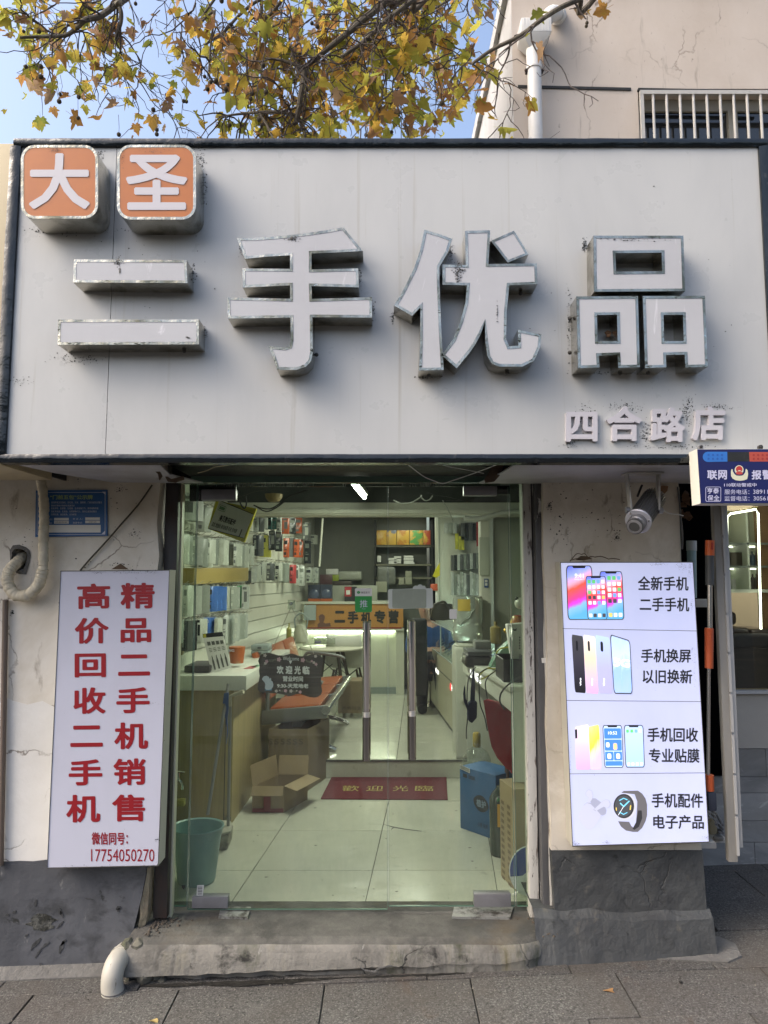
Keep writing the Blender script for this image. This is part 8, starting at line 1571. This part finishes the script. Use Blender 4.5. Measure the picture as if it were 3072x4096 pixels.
for (t0, t1, w0_, w1_, z0, z1) in ((-.002, .004, .0, .012, zc, zg), (.47, .476, .0, .012, zc, zg), (0, 1, .0, .010, zg, zg + .008), (0, .006, .0, wdx, zg, zg + .008), (0, 1, .0, .010, zc - .004, zc + .006)): caseblk(t0, t1, w0_, w1_, z0, z1, 'edge_profile', mat('case_profile', (.42, .46, .42), .3, .3) if 'case_profile' not in bpy.data.materials else bpy.data.materials['case_profile'])
caseblk(.03, .99, wdx - .06, wdx - .04, zg - .03, zg - .018, 'light_strip', glow('case_led', (.86, 1.0, .94), 12))
caseblk(.02, .99, wdx - .004, wdx, zc + .002, zg - .01, 'mirror_back', mat('case_back', (.45, .52, .48), .15))
random.seed(12); pcs = [mat('demo_phone_%d' % i, c_, .15) for i, c_ in enumerate(((.03, .03, .035), (.45, .47, .48), (.12, .18, .30), (.50, .46, .40)))]
for i in range(11):
 for j in range(3):
  t0 = .03 + i * .085; w0_ = .05 + j * .125
  b = MB(); z0, z1 = zc + .02 + j * .03, zc + .075 + j * .03; b.hexa([pn(t0, w0_, z0), pn(t0 + .028, w0_, z0), pn(t0 + .028, w0_ + .09, z1), pn(t0, w0_ + .09, z1), pn(t0, w0_, z0 + .008), pn(t0 + .028, w0_, z0 + .008), pn(t0 + .028, w0_ + .09, z1 + .008), pn(t0, w0_ + .09, z1 + .008)])
  tag(b.build('demo_phone', random.choice(pcs)), 'phone displayed on a slope inside the lit glass case', 'phone', 'phones inside the glass display case')
b = MB(); b.hexa([pn(.22, .06, zc + .10), pn(.25, .06, zc + .10), pn(.25, .14, zc + .10), pn(.22, .14, zc + .10), pn(.22, .06, zc + .15), pn(.25, .06, zc + .15), pn(.25, .14, zc + .15), pn(.22, .14, zc + .15)]); tag(b.build('price_card', mat('lime_card', (.36, .45, .10), .5)), 'lime green card inside the glass display case', 'card')
gl_w = glow('sign_white', (.9, .88, .88), 1.4); gl_r = glow('sign_red', (.75, .05, .05), .8)
for (t0, t1, zz, s) in ((.02, .17, 0, 'HUAWEI'), (.52, .66, .02, 'vivo')):
 b = MB(); z0 = at(*zp('z9', 975, 1545), yq + .4).z - .02 if t0 < .3 else at(*zp('z9', 882, 1430), An.y + ax_.y * .58).z - .03; q = [pn(t1 - .03, -.004, z0 + .06), pn(t0, -.004, z0 + .06), pn(t0, -.004, z0), pn(t1 - .03, -.004, z0)]; text(b, s, q, .03); b.build('lettering', gl_w, dc_)
 b = MB(); q = [pn(t1 + .02, -.004, z0 + .065), pn(t1 - .02, -.004, z0 + .065), pn(t1 - .02, -.004, z0 - .005), pn(t1 + .02, -.004, z0 - .005)]; b.prism([uq(q, [(.5, 0), (.8, .2), (1, .6), (.7, 1), (.3, 1), (0, .6), (.2, .2)])], (.002, 0, 0)); b.build('red_emblem', gl_r, dc_)
# items on and behind the case
for i, (x0, y0, x1, y1, col) in enumerate([(955, 448, 985, 520, 'c'), (988, 448, 1012, 515, 'lg'), (1015, 450, 1040, 520, 'c'), (1068, 452, 1092, 565, 'dg'), (1094, 450, 1118, 568, 'k'), (1120, 450, 1145, 568, 'dg'), (1147, 452, 1168, 566, 'k'), (1172, 445, 1192, 605, 'r'), (1030, 520, 1052, 625, 'y'), (1054, 540, 1090, 630, 'y')]):
 pb('packet', '%s packet, %s from the left on the top row of the right partition' % (CN[col], ORD[i]), 'packet', 'z9', x0, y0, x1, y1, 4.93, 4.955, PM[col], .002, 'packets on the right partition')
for i in range(9): pb('packet', 'dark glossy packet, %s from the left on the middle row of the right partition' % ORD[i], 'packet', 'z9', 1002 + i * 21, 665 - i * 2, 1021 + i * 21, 768 - i * 2, 4.92, 4.955, PM[('dg', 'k', 'c', 'dg', 'g', 'dg', 'c', 'dg', 'g')[i]], .002, 'packets on the right partition')
for i in range(9): pb('packet', 'clear packet, %s from the left on the bottom row of the right partition' % ORD[i], 'packet', 'z9', 1002 + i * 21, 775 + (i % 3) * 9, 1021 + i * 21, 930, 4.90, 4.955, PM[('c', 'g', 'c', 'lg', 'c', 'dg', 'c', 'lg', 'c')[i]], .002, 'packets on the right partition')
pb('wall_notice', 'tall framed pale sheet beside the hanging packets', 'notice', 'z9', 1192, 545, 1258, 800, 2.535, 2.548, mat('pale_sheet', (.36, .38, .31), .5), .002)
pn_ = thing('wall_sticker', 'small blue sticker with two white squares on the column', 'sticker', za('z9', 1237, 880, 2.545)); b = MB(); b.pbox('z9', 1222, 820, 1250, 880, 2.540, 2.549); b.build('backing', mat('sticker_blue', (.04, .08, .22), .4), pn_)
b = MB(); b.pbox('z9', 1227, 828, 1244, 845, 2.5385, 2.5395); b.pbox('z9', 1227, 850, 1244, 867, 2.5385, 2.5395); b.build('squares', M['paper'], pn_)
b = MB(); b.prism([zpoly('z9', [(928, 715), (900, 760), (882, 805), (905, 815), (928, 800)], 4.6)], (0, .05, 0)); tag(b.build('yellow_pennant', mat('yellow_cloth', (.52, .46, .02), .6)), 'yellow triangular cloth hanging beside the right partition', 'cloth')
b = MB(); b.pbox('z9', 868, 855, 915, 900, 4.7, 4.8); noisy(b, .01, 20); tag(b.build('red_toolbox', mat('orange_red', (.46, .09, .04), .4), bev=.01), 'orange red item standing on the display case', 'box')
b = MB(); b.prism([zpoly('z9', [(898, 915), (912, 905), (918, 960), (914, 1000), (900, 985)], 4.5)], (0, .02, 0)); tag(b.build('white_strap', M['paper'], bev=.003), 'white narrow strap hanging below the orange red item', 'strap')
hb2 = thing('handbag', 'dark brown handbag lying on the display case', 'bag', za('z17', 190, 780, 3.6)); brn2 = mat('brown_bag', (.045, .038, .028), .45); b = MB(); b.prism([zpoly('z17', [(65, 740), (75, 680), (105, 605), (200, 590), (305, 600), (312, 770), (200, 780), (90, 775)], 3.6)], (0, .14, 0)); b.build('body', brn2, hb2, bev=.015, seg=3)
b = MB(); b.tube(smooth_path([za('z17', x, y, 3.58) for x, y in ((100, 610), (150, 585), (215, 575), (255, 640), (290, 690))], 4), .012, 8); b.build('strap', brn2, hb2, smooth=True)
def wraplab(b, c, r, xa_, xb_, z0, z1, n=8):     # a label lying round a bottle
 r += .002; xs = [xa_ + (xb_ - xa_) * i / n for i in range(n + 1)]
 b.add([V((c[0] + r * x, c[1] - r * math.sqrt(1 - x * x), z)) for z in (z0, z1) for x in xs], [(i, i + 1, n + 2 + i, n + 1 + i) for i in range(n)])
# ---------------------------------------------------------------- water dispenser
yW_ = 2.45; xd0, xd1 = za('z17', 305, 700, yW_).x, za('z17', 640, 700, yW_).x; cx_ = (xd0 + xd1) / 2; rB = (xd1 - xd0) / 2; zB0, zB1 = za('z17', 470, 1020, yW_).z, za('z17', 470, 505, yW_).z
wd = thing('water_dispenser', 'pale floor standing water dispenser right of the aisle', 'dispenser', (cx_, yW_, UZ)); dwm = mat('dispenser_white', (.50, .51, .44), .4)
b = MB(); b.box(cx_ - rB * .98, cx_ + rB * .98, yW_ - .14, yW_ + .14, UZ, zB0 - .03); b.build('body', dwm, wd, bev=.02, seg=3)
b = MB(); b.box(cx_ - rB * .6, cx_ + rB * .6, yW_ - .165, yW_ - .138, UZ + .45, UZ + .50); b.build('drip_tray', dwm, wd, bev=.008)
b = MB(); b.lathe((cx_, yW_, zB0 - .03), [(rB * .9, 0), (rB * .98, .01), (rB * .8, .03)], 24); b.build('collar', dwm, wd, smooth=True)
wbm = mat('cloudy_bottle', (.55, .60, .53), .12, spec=.7); wbm.node_tree.nodes['Principled BSDF'].inputs['Transmission Weight'].default_value = .55
wb_ = thing('water_bottle', 'big upturned cloudy water bottle on the dispenser', 'bottle', (cx_, yW_, zB0)); hB_ = zB1 - zB0
b = MB(); b.lathe((cx_, yW_, zB0), [(rB * .55, -.02), (rB * .97, .02), (rB, .06), (rB, hB_ * .3), (rB * .93, hB_ * .36), (rB * .98, hB_ * .45), (rB, hB_ * .9), (rB * .95, hB_ * .985), (rB * .8, hB_), (.001, hB_ - .01)], 32); b.build('bottle', wbm, wb_, smooth=True)
b = MB(); wraplab(b, (cx_, yW_), rB, -.72, .06, zB0 + hB_ * .68, zB0 + hB_ * .93); b.build('label', mat('bottle_label', (.42, .30, .05), .5), wb_)
b = MB(); b.tube(smooth_path([V((cx_ + x * rB, yW_ - rB * math.sqrt(max(0, 1 - x * x)) - .001, zB0 + hB_ * z)) for x, z in ((-.6, .38), (-.3, .50), (0, .55), (.15, .66), (.3, .72))], 4), .008, 6); b.build('grip_recess', wbm, wb_, smooth=True)
# ---------------------------------------------------------------- white desk at the right with clutter
Dn, Df_ = at(2049, 2769, .35), at(1857, 2648, 1.7); zd = (Dn.z + Df_.z) / 2
dk_ = thing('white_desk', 'white desk along the right wall crowded with cables and boxes', 'desk', (.9, .9, FZ)); wdm = mat('desk_white', (.55, .56, .49), .35, layers=[((.47, .48, .41), 3, (1, 1, 1), .45, .8)])
def dkblk(poly, z0, z1, nm, m_=None): b = MB(); b.colz(poly, z0, z1); return b.build(nm, m_ or wdm, dk_, bev=.002)
dx = Df_ - Dn
dkblk([(Dn.x - .012, .345), (1.40, .345), (1.40, 1.8), (Df_.x - .015, 1.8)], zd, zd + .025, 'top')
dkblk([(Dn.x, .35), (1.38, .35), (1.38, .37), (Dn.x, .37)], FZ, zd - .001, 'end_panel')
zap = za('z17', 960, 1800, .36).z; b = MB(); A_, B_ = V((Dn.x, .372, 0)), V((Df_.x, 1.78, 0))
b.hexa([A_ + V((0, 0, zap)), A_ + V((.02, 0, zap)), B_ + V((.02, 0, zap + .04)), B_ + V((0, 0, zap + .04)), A_ + V((0, 0, zd - .001)), A_ + V((.02, 0, zd - .001)), B_ + V((.02, 0, zd - .001)), B_ + V((0, 0, zd - .001))]); b.build('apron', wdm, dk_)
dkblk([(Df_.x + .02, 1.74), (1.38, 1.74), (1.38, 1.76), (Df_.x + .02, 1.76)], FZ, zd - .001, 'far_panel'); dkblk([(1.30, .4), (1.32, .4), (1.32, 1.73), (1.30, 1.73)], FZ, zd - .001, 'back_panel')
b = MB(); apn = lambda t, z: A_.lerp(B_, t) + V((-.004, 0, z)); q = [apn(.80, zd - .02), apn(.55, zd - .02), apn(.55, zd - .075), apn(.80, zd - .075)]; text(b, 'LOGE', q, .03); b.build('lettering', glow('loge_white', (.85, .84, .9), 1.0), dk_)
zq = zd + .026
def onz(k, x, y, z=zq): return atz(*zp(k, x, y), z)
def dbox(name, lab, cat, k, x0, y0, x1, y1, Y0, Y1, m_, bev=.005): return pb(name, lab, cat, k, x0, y0, x1, y1, Y0, Y1, m_, bev)
b = MB(); b.pbox('z17', 458, 1165, 740, 1310, 1.30, 1.6); noisy(b, .02, 9); tag(b.build('black_bag', mat('black_plastic_bag', (.016, .015, .014), .3, bump=(1, 16)), bev=.03, seg=3), 'black plastic bag under the dark laptop on the white desk', 'bag')
lp_ = thing('laptop', 'closed dark laptop lying on the black bag', 'laptop', za('z17', 600, 1170, 1.30)); b = MB(); p0, p1 = za('z17', 478, 1170, 1.28), za('z17', 740, 1170, 1.28); h_ = za('z17', 600, 1130, 1.28).z; b.box(p0.x, p1.x, 1.28, 1.58, p0.z, (p0.z + h_) / 2 - .001); b.build('base', dk, lp_, bev=.003); b = MB(); b.box(p0.x, p1.x, 1.28, 1.58, (p0.z + h_) / 2, h_ + .004); b.build('lid', dk, lp_, bev=.003)
dbox('grey_box', 'flat grey box on the dark laptop', 'box', 'z17', 556, 1013, 732, 1098, 1.45, 1.6, mat('grey_card_box', (.15, .155, .14), .5))
bottle('z17', 722, 790, 842, 1034, 1.55, mat('amber_tub', (.20, .16, .06), .3), 'tall amber container near the desk wall', 'amber_container')
b = MB(); b.prism([zpoly('z17', [(722, 1295), (760, 1225), (830, 1120), (890, 1060), (955, 1000), (965, 1150), (850, 1180), (850, 1300)], 1.0)], (0, .10, 0)); noisy(b, .008, 18); tag(b.build('green_bag', mat('green_clear_bag', (.22, .34, .26), .25, layers=[((.03, .22, .10), 6, (1, 1, 1), .5, .6)], bump=(1, 20)), bev=.012), 'crumpled green and clear plastic bag on the desk', 'bag')
tk = thing('tissue_pack', 'white tissue pack with dark print standing in the black basket', 'tissue pack', za('z17', 990, 1180, .78)); b = MB(); b.prism([zpoly('z17', [(905, 822), (1130, 805), (1130, 1250), (960, 1250), (945, 1110)], .78)], (0, .07, 0)); b.build('pack', M['paper'], tk, bev=.010, seg=3)
b = MB(); b.prism([zpoly('z17', [(975, 868), (995, 880), (1015, 862), (1012, 888), (995, 898), (978, 888)], .777)], (0, .001, 0))
for i in range(5): b.prism([zpoly('z17', [(1040, 960 + i * 30), (1052, 958 + i * 30), (1054, 975 + i * 30), (1042, 977 + i * 30)], .777)], (0, .001, 0))
b.build('print', dk, tk)
bs = thing('black_basket', 'black plastic basket at the near end of the white desk', 'basket', za('z17', 1000, 1530, .52)); mb_ = mat('basket_black', (.012, .013, .015), .45); xb0_, xb1_ = za('z17', 868, 1300, .52).x, za('z17', 1150, 1300, .52).x; zb_0, zb_1 = zq, za('z17', 1000, 1215, .52).z
for (x0, x1, y0, y1) in ((xb0_, xb1_, .52, .526), (xb0_, xb1_, .80, .806), (xb0_, xb0_ + .006, .526, .80), (xb1_ - .006, xb1_, .526, .80)):
 b = MB(); b.box(x0, x1, y0, y1, zb_0, zb_1); b.build('side', mb_, bs)
b = MB(); b.box(xb0_ + .006, xb1_ - .006, .526, .80, zb_0, zb_0 + .005); b.build('bottom', mb_, bs)
b = MB(); b.tube([(xb0_, .52, zb_1), (xb1_, .52, zb_1), (xb1_, .806, zb_1), (xb0_, .806, zb_1)], .006, 6, closed=True); b.build('rim', mb_, bs)
fg = thing('figurine', 'white and orange seated figurine behind the tissue pack', 'figurine', za('z17', 1020, 900, .95)); yf = .95; hc_ = za('z17', 1050, 590, yf); rh = .034
wpl = mat('figurine_white', (.55, .53, .47), .3); b = MB(); b.ball(hc_, rh, 10, 1.05); b.build('head', wpl, fg, smooth=True); b = MB(); b.ball(hc_ + V((-.02, -.005, .028)), .012, 6, 1.2); b.ball(hc_ + V((.02, -.005, .030)), .012, 6, 1.2); b.build('ear', mat('figurine_dark', (.05, .05, .045), .4), fg, smooth=True)
bo_ = za('z17', 1020, 830, yf); b = MB(); b.lathe(bo_ + V((0, 0, -.07)), [(.04, 0), (.052, .02), (.05, .06), (.035, .115), (.028, .125), (.001, .13)], 16); b.build('robe', mat('figurine_orange', (.40, .14, .04), .3, layers=[((.50, .38, .08), 20, (1, 1, 1), .5, .56)]), fg, smooth=True)
b = MB(); b.lathe(bo_ + V((.006, 0, .052)), [(.026, 0), (.030, .004), (.026, .008)], 14); b.build('collar', mat('figurine_red', (.34, .03, .02), .4), fg, smooth=True); b = MB(); b.ball(za('z17', 895, 890, yf - .03), .016, 8); b.ball(za('z17', 905, 915, yf - .035), .009, 6); b.build('paw', mat('figurine_gold', (.45, .28, .05), .2, .6), fg, smooth=True)
def cable(name, lab, k, pts, r, m_): b = MB(); b.tube(smooth_path([za(k, *p) for p in pts], 6), r, 6); return tag(b.build(name, m_, smooth=True), lab, 'cable')
yc_ = mat('yellow_cable', (.40, .38, .04), .4); kc = mat('black_cable', (.012, .012, .014), .4)
cable('cable', 'yellow cable looping over the front edge of the desk', 'z17', [(850, 1290, .9), (780, 1315, .9), (690, 1310, .88), (625, 1360, .86), (598, 1410, .85), (620, 1430, .85), (700, 1390, .86), (780, 1340, .88), (850, 1310, .9)], .0045, yc_); cable('cable', 'yellow cable arching beside the green bag', 'z17', [(850, 1160, .85), (805, 1155, .85), (795, 1130, .85), (840, 1090, .85), (960, 1070, .85)], .0045, yc_)
cable('cable', 'thin black cable hanging left of the desk front', 'z17', [(560, 1300, 1.2), (520, 1340, 1.15), (480, 1440, 1.1), (465, 1600, 1.08), (470, 1850, 1.08), (458, 1990, 1.08), (460, 2090, 1.08)], .0035, kc)
cable('cable', 'black cable dropping in front of the lit lettering', 'z17', [(720, 1300, .9), (650, 1330, .85), (600, 1380, .82), (598, 1500, .8), (610, 1700, .8), (660, 1850, .8), (690, 2000, .8)], .0035, kc); cable('cable', 'black cable curving from desk to the red chair', 'z17', [(790, 1330, .8), (700, 1400, .7), (668, 1480, .66), (680, 1580, .66), (690, 1650, .66)], .0035, kc); cable('cable', 'thick black cable from the basket down the desk end', 'z17', [(1100, 1350, .35), (1000, 1430, .33), (900, 1510, .32), (840, 1590, .32), (830, 1680, .32), (880, 1760, .33)], .005, kc)
nb2 = thing('navy_bag', 'navy cloth bag hanging by long straps from the desk edge', 'bag', za('z17', 520, 1800, .95)); nvc = mat('navy_cloth', (.014, .020, .05), .8); b = MB(); b.prism([zpoly('z17', [(485, 1690), (520, 1670), (580, 1680), (575, 1860), (520, 1920), (480, 1890), (470, 1830)], .95)], (0, .05, 0)); b.build('body', nvc, nb2, bev=.012, seg=3)
b = MB(); b.prism([zpoly('z17', [(530, 1310), (545, 1312), (556, 1500), (552, 1700), (500, 1720), (505, 1560)], .955)], (0, .008, 0)); b.prism([zpoly('z17', [(435, 1495), (445, 1520), (452, 1640), (490, 1760), (475, 1790), (430, 1680), (422, 1600)], .955)], (0, .008, 0)); b.build('strap', nvc, nb2)
# red chair
yr_ = .62; rc_ = thing('red_chair', 'red plastic chair back pushed under the white desk', 'chair', za('z11', 1230, 1480, yr_)); redm = mat('red_plastic', (.23, .012, .018), .3)
b = MB(); b.prism([zpoly('z11', [(1105, 525), (1125, 520), (1200, 540), (1305, 610), (1312, 1020), (1270, 1010), (1200, 930), (1160, 850), (1130, 700)], yr_)], (.02, .03, 0)); b.build('backrest', redm, rc_, bev=.008, seg=3)
b = MB(); z0 = za('z11', 1230, 1010, yr_).z; p = za('z11', 1180, 1010, yr_); b.box(p.x + .10, p.x + .42, yr_ + .02, yr_ + .42, z0 - .03, z0); b.build('seat', redm, rc_, bev=.01)
for (ex, ey) in ((.14, .04), (.40, .04), (.14, .38), (.40, .38)): b = MB(); b.tube([(p.x + ex, yr_ + ey, z0 - .03), (p.x + ex - .02, yr_ + ey - .02, FZ)], .014, 8); b.build('leg', mat('chair_dark_leg', (.10, .06, .04), .5) if 'chair_dark_leg' not in bpy.data.materials else bpy.data.materials['chair_dark_leg'], rc_, smooth=True)
# blue box, jug, green bottle, tall carton, fan
bl2 = mat('blue_card', (.030, .115, .27), .55, layers=[((.024, .095, .22), 3, (1, 1, 1), .45, .75)])
q1, q2 = atz(*zp('z11', 945, 1418), FZ), atz(*zp('z11', 1145, 1490), FZ); bxh = at(*zp('z11', 935, 985), q1.y).z - FZ
bt_ = thing('blue_carton', 'blue cardboard carton with a dark printed leaf badge', 'box', (q1 + q2) / 2); e_ = (q2 - q1); nrm = V((-e_.y, e_.x, 0)).normalized(); nrm = nrm if nrm.x > 0 else -nrm
q2 = q1 + e_ * 1.25; b = MB(); b.colz([(q1.x, q1.y), (q2.x, q2.y), (q2.x + nrm.x * .22, q2.y + nrm.y * .22), (q1.x + nrm.x * .22, q1.y + nrm.y * .22)], FZ + .001, FZ + bxh); b.build('box', bl2, bt_, bev=.004)
e_ = q2 - q1; fq = lambda s, z: q1 + e_ * s + V((0, 0, z * bxh)) - nrm * .002
dkb = mat('badge_dark', (.018, .025, .035), .5); b = MB(); b.prism([[fq(.60 + .19 * math.cos(a) * (1 + .12 * math.cos(2 * a + .8)), .50 + .13 * math.sin(a)) for a in [i * math.pi / 10 for i in range(20)]]], nrm * -.0008); b.build('leaf_badge', dkb, bt_)
b = MB(); text(b, '植护', [p - nrm * .0015 for p in (fq(.48, .56), fq(.74, .56), fq(.74, .44), fq(.48, .44))], .02); b.build('lettering', mat('badge_text', (.20, .27, .36), .5), bt_)
b = MB(); b.prism([[fq(*p) for p in ((.10, .90), (.22, .90), (.22, .84), (.10, .84))]], nrm * -.0008)
for i in range(3): b.prism([[fq(*p) for p in ((.26, .89 - i * .02), (.44, .89 - i * .02), (.44, .88 - i * .02), (.26, .88 - i * .02))]], nrm * -.0008)
text(b, '心情·润养', [p - nrm * .001 for p in (fq(.50, .20), fq(.78, .20), fq(.78, .13), fq(.50, .13))], .0); b.build('print', dkb, bt_)
b = MB(); b.prism([[fq(*p) for p in ((.02, 1.03), (.30, 1.0), (.30, .93), (.02, .96))]], nrm * -.0012); b.build('barcode_label', M['paper'], bt_)
b = MB()
for i in range(12): b.prism([[fq(*p) - nrm * .0014 for p in ((.04 + i * .021, 1.02 - i * .002), (.048 + i * .021, 1.02 - i * .002), (.048 + i * .021, .965 - i * .002), (.04 + i * .021, .965 - i * .002))]], nrm * -.0004)
b.build('bars', M['ink'], bt_)
yj = q1.y + .20; jg = thing('water_jug', 'clear plastic jug with an orange label behind the blue carton', 'jug', za('z11', 1065, 1010, yj)); cj = za('z11', 1062, 1010, yj); rj = (za('z11', 1165, 950, yj).x - za('z11', 960, 950, yj).x) / 2; hj = za('z11', 1060, 755, yj).z - cj.z
clr = glass('jug_clear', (.80, .84, .80), 1.4, smear=.35); b = MB(); b.lathe(V((cj.x, yj, FZ + .001)), [(rj, 0), (rj, cj.z - FZ), (rj * .95, cj.z - FZ + hj * .30), (rj * .7, cj.z - FZ + hj * .50), (rj * .25, cj.z - FZ + hj * .62), (rj * .22, cj.z - FZ + hj)], 24); b.build('body', clr, jg, smooth=True)
b = MB(); b.lathe(cj + V((0, 0, hj * .62)), [(rj * .24, 0), (rj * .27, .005), (rj * .27, hj * .36), (rj * .2, hj * .40), (.001, hj * .40)], 16); b.build('cap', mat('jug_cap', (.36, .27, .05), .5, layers=[((.55, .55, .5), 3, (1, 1, 1), .5, .55)]), jg, smooth=True)
bg = thing('green_bottle', 'tall dark green bottle with an orange label beside the brown carton', 'bottle', atz(*zp('z11', 1195, 1680), FZ)); cg = atz(*zp('z11', 1205, 1650), FZ) + V((.035, .10, 0)); hg = za('z11', 1195, 1125, cg.y).z - FZ; rg = .062
b = MB(); b.lathe(cg, [(rg * .9, 0), (rg, .015), (rg, hg * .82), (rg * .75, hg * .9), (rg * .4, hg * .96), (rg * .3, hg), (.001, hg)], 22); b.build('glass_body', mat('bottle_green', (.03, .045, .033), .12), bg, smooth=True)
b = MB(); wraplab(b, (cg.x, cg.y), rg, -.4, .45, FZ + hg * .45, FZ + hg * .78); b.build('label', mat('bottle_orange', (.50, .27, .02), .5), bg)
b = MB(); text(b, 'H18', [V((cg.x + rg * x, cg.y - rg - .001, FZ + hg * z)) for x, z in ((-.4, .88), (.3, .88), (.3, .81), (-.4, .81))], .02); b.build('lettering', mat('bottle_green_print', (.03, .30, .06), .5), bg)
T1 = atz(*zp('z11', 1228, 1752), FZ); T2 = atz(*zp('z11', 1330, 1862), FZ); h1 = za('z11', 1215, 1075, T1.y).z - FZ
tc = thing('tall_carton', 'tall brown cardboard carton leaning beside the right door', 'box', (T1 + T2) / 2); b = MB(); b.colz([(T2.x, T2.y), (T2.x + .16, T2.y + .03), (T1.x + .18, T1.y + .05), (T1.x, T1.y)], FZ + .001, FZ + h1); b.build('box', mat('tan_carton', (.27, .215, .12), .7, layers=[((.22, .175, .10), 3, (1, 1, .5), .45, .75)]), tc, bev=.003)
e_ = T2 - T1; b = MB(); n3 = V((e_.y, -e_.x, 0)).normalized(); n3 = n3 if n3.x < 0 else -n3
for col_ in (.12, .55):
 for i in range(16): q = [T1 + e_ * s + V((0, 0, z)) + n3 * .0015 for s, z in ((col_, h1 * .80 - i * .032), (col_ + .2, h1 * .80 - i * .032), (col_ + .2, h1 * .80 - i * .032 - .018), (col_, h1 * .80 - i * .032 - .018))]; b.prism([q], n3 * .0004)
b.build('print', mat('carton_print', (.15, .11, .06), .8), tc)
fn = thing('hand_fan', 'round blue and white hand fan leaning inside the right pane', 'fan', za('z11', 1390, 1880, .14)); yfn = .13; cf = za('z11', 1435, 1720, yfn); rf = .105
bl3 = mat('fan_blue', (.02, .045, .20), .4); b = MB(); b.prism([[cf + V((rf * math.cos(a), 0, rf * math.sin(a) * 1.15)) for a in [i * math.pi / 14 for i in range(28)]]], (0, .004, 0)); b.build('sheet', mat('fan_white', (.52, .55, .55), .5), fn)
b = MB(); b.prism([[cf + V((rf * .97 * math.cos(a), -.002, rf * .97 * 1.15 * math.sin(a))) for a in [R(12 + i * 15) for i in range(13)]] + [cf + V((-.04, -.002, -.02)), cf + V((0, -.002, .01)), cf + V((.05, -.002, -.02))]], (0, .001, 0)); b.build('print', bl3, fn)
b = MB(); b.tube(smooth_path([cf + V((.0, -.004, .05)), cf + V((.02, -.004, .03)), cf + V((-.01, -.004, .0)), cf + V((.03, -.004, -.005))], 4), .002, 5); b.build('gold_mark', mat('fan_gold', (.40, .30, .08), .5), fn)
b = MB(); b.tube([cf + V((-.02, .0, -.08)), za('z11', 1310, 1885, yfn + .02)], .006, 6);
for i in range(9): a = R(215 + i * 14); b.tube([cf + V((-.01, -.003, -.10)), cf + V((rf * .9 * math.cos(a) * .6, -.003, -.03))], .0012, 4)
b.build('ribs', M['paper'], fn)
# ceiling bits
hl = MB(); c_ = za('z8', 1027, 325, 1.2); hl.lathe(c_ + V((0, 0, -.05)), [(.001, -.005), (.035, 0), (.055, .025), (.06, .05), (.001, .05)], 20); tag(hl.build('dome_lamp', mat('tan_dome', (.17, .125, .05), .6, bump=(.6, 60)), smooth=True), 'tan dome lamp on the dark front ceiling', 'lamp')
for i, (pts, lab) in enumerate((([(740, 375, .4), (760, 420, .4), (785, 442, .4), (800, 400, .4), (795, 340, .4)], 'black cable loop hanging above the yellow sign'), ([(860, 415, .9), (920, 440, .9), (1000, 445, .9), (1080, 400, .9), (1160, 340, .9), (1300, 290, .9)], 'long black cable sagging under the dark ceiling'), ([(870, 420, 1.0), (960, 468, 1.0), (1040, 440, 1.0), (1110, 390, 1.0)], 'second black cable sagging below the dome lamp'))): cable('ceiling_cable', lab, 'z8', pts, .004, kc)
for i, (pts, lab) in enumerate((([(620, 300, 1.2), (680, 322, 1.2), (740, 315, 1.2), (800, 280, 1.2), (805, 265, 1.2)], 'pale cable under the ceiling right of the door joint'), ([(805, 280, 1.3), (830, 302, 1.3), (860, 295, 1.3), (880, 270, 1.3)], 'short pale cable loop beside the longer one'), ([(945, 300, 2.2), (975, 350, 2.2), (1000, 400, 2.2), (1015, 445, 2.2)], 'grey cable dropping in front of the cream beam'))): cable('ceiling_cable', lab, 'z9', pts, .004, mat('pale_cable_%d' % i, (.30, .31, .28), .5))
b = MB(); b.tube(smooth_path([za('z9', x, y, 2.2) for x, y in ((1090, 420), (1180, 425), (1260, 408), (1340, 385), (1450, 375))], 4), .022, 10); tag(b.build('white_duct', mat('duct_white', (.40, .41, .36), .5), smooth=True), 'pale flexible duct running along the beam at the right', 'duct')
b = MB(); b.tube([za('z9', 150, 420, 4.9), za('z9', 128, 740, 4.9)], .012, 8); tag(b.build('upright_rail', cream, smooth=True), 'slim cream rail at the far end of the slatted wall', 'rail')
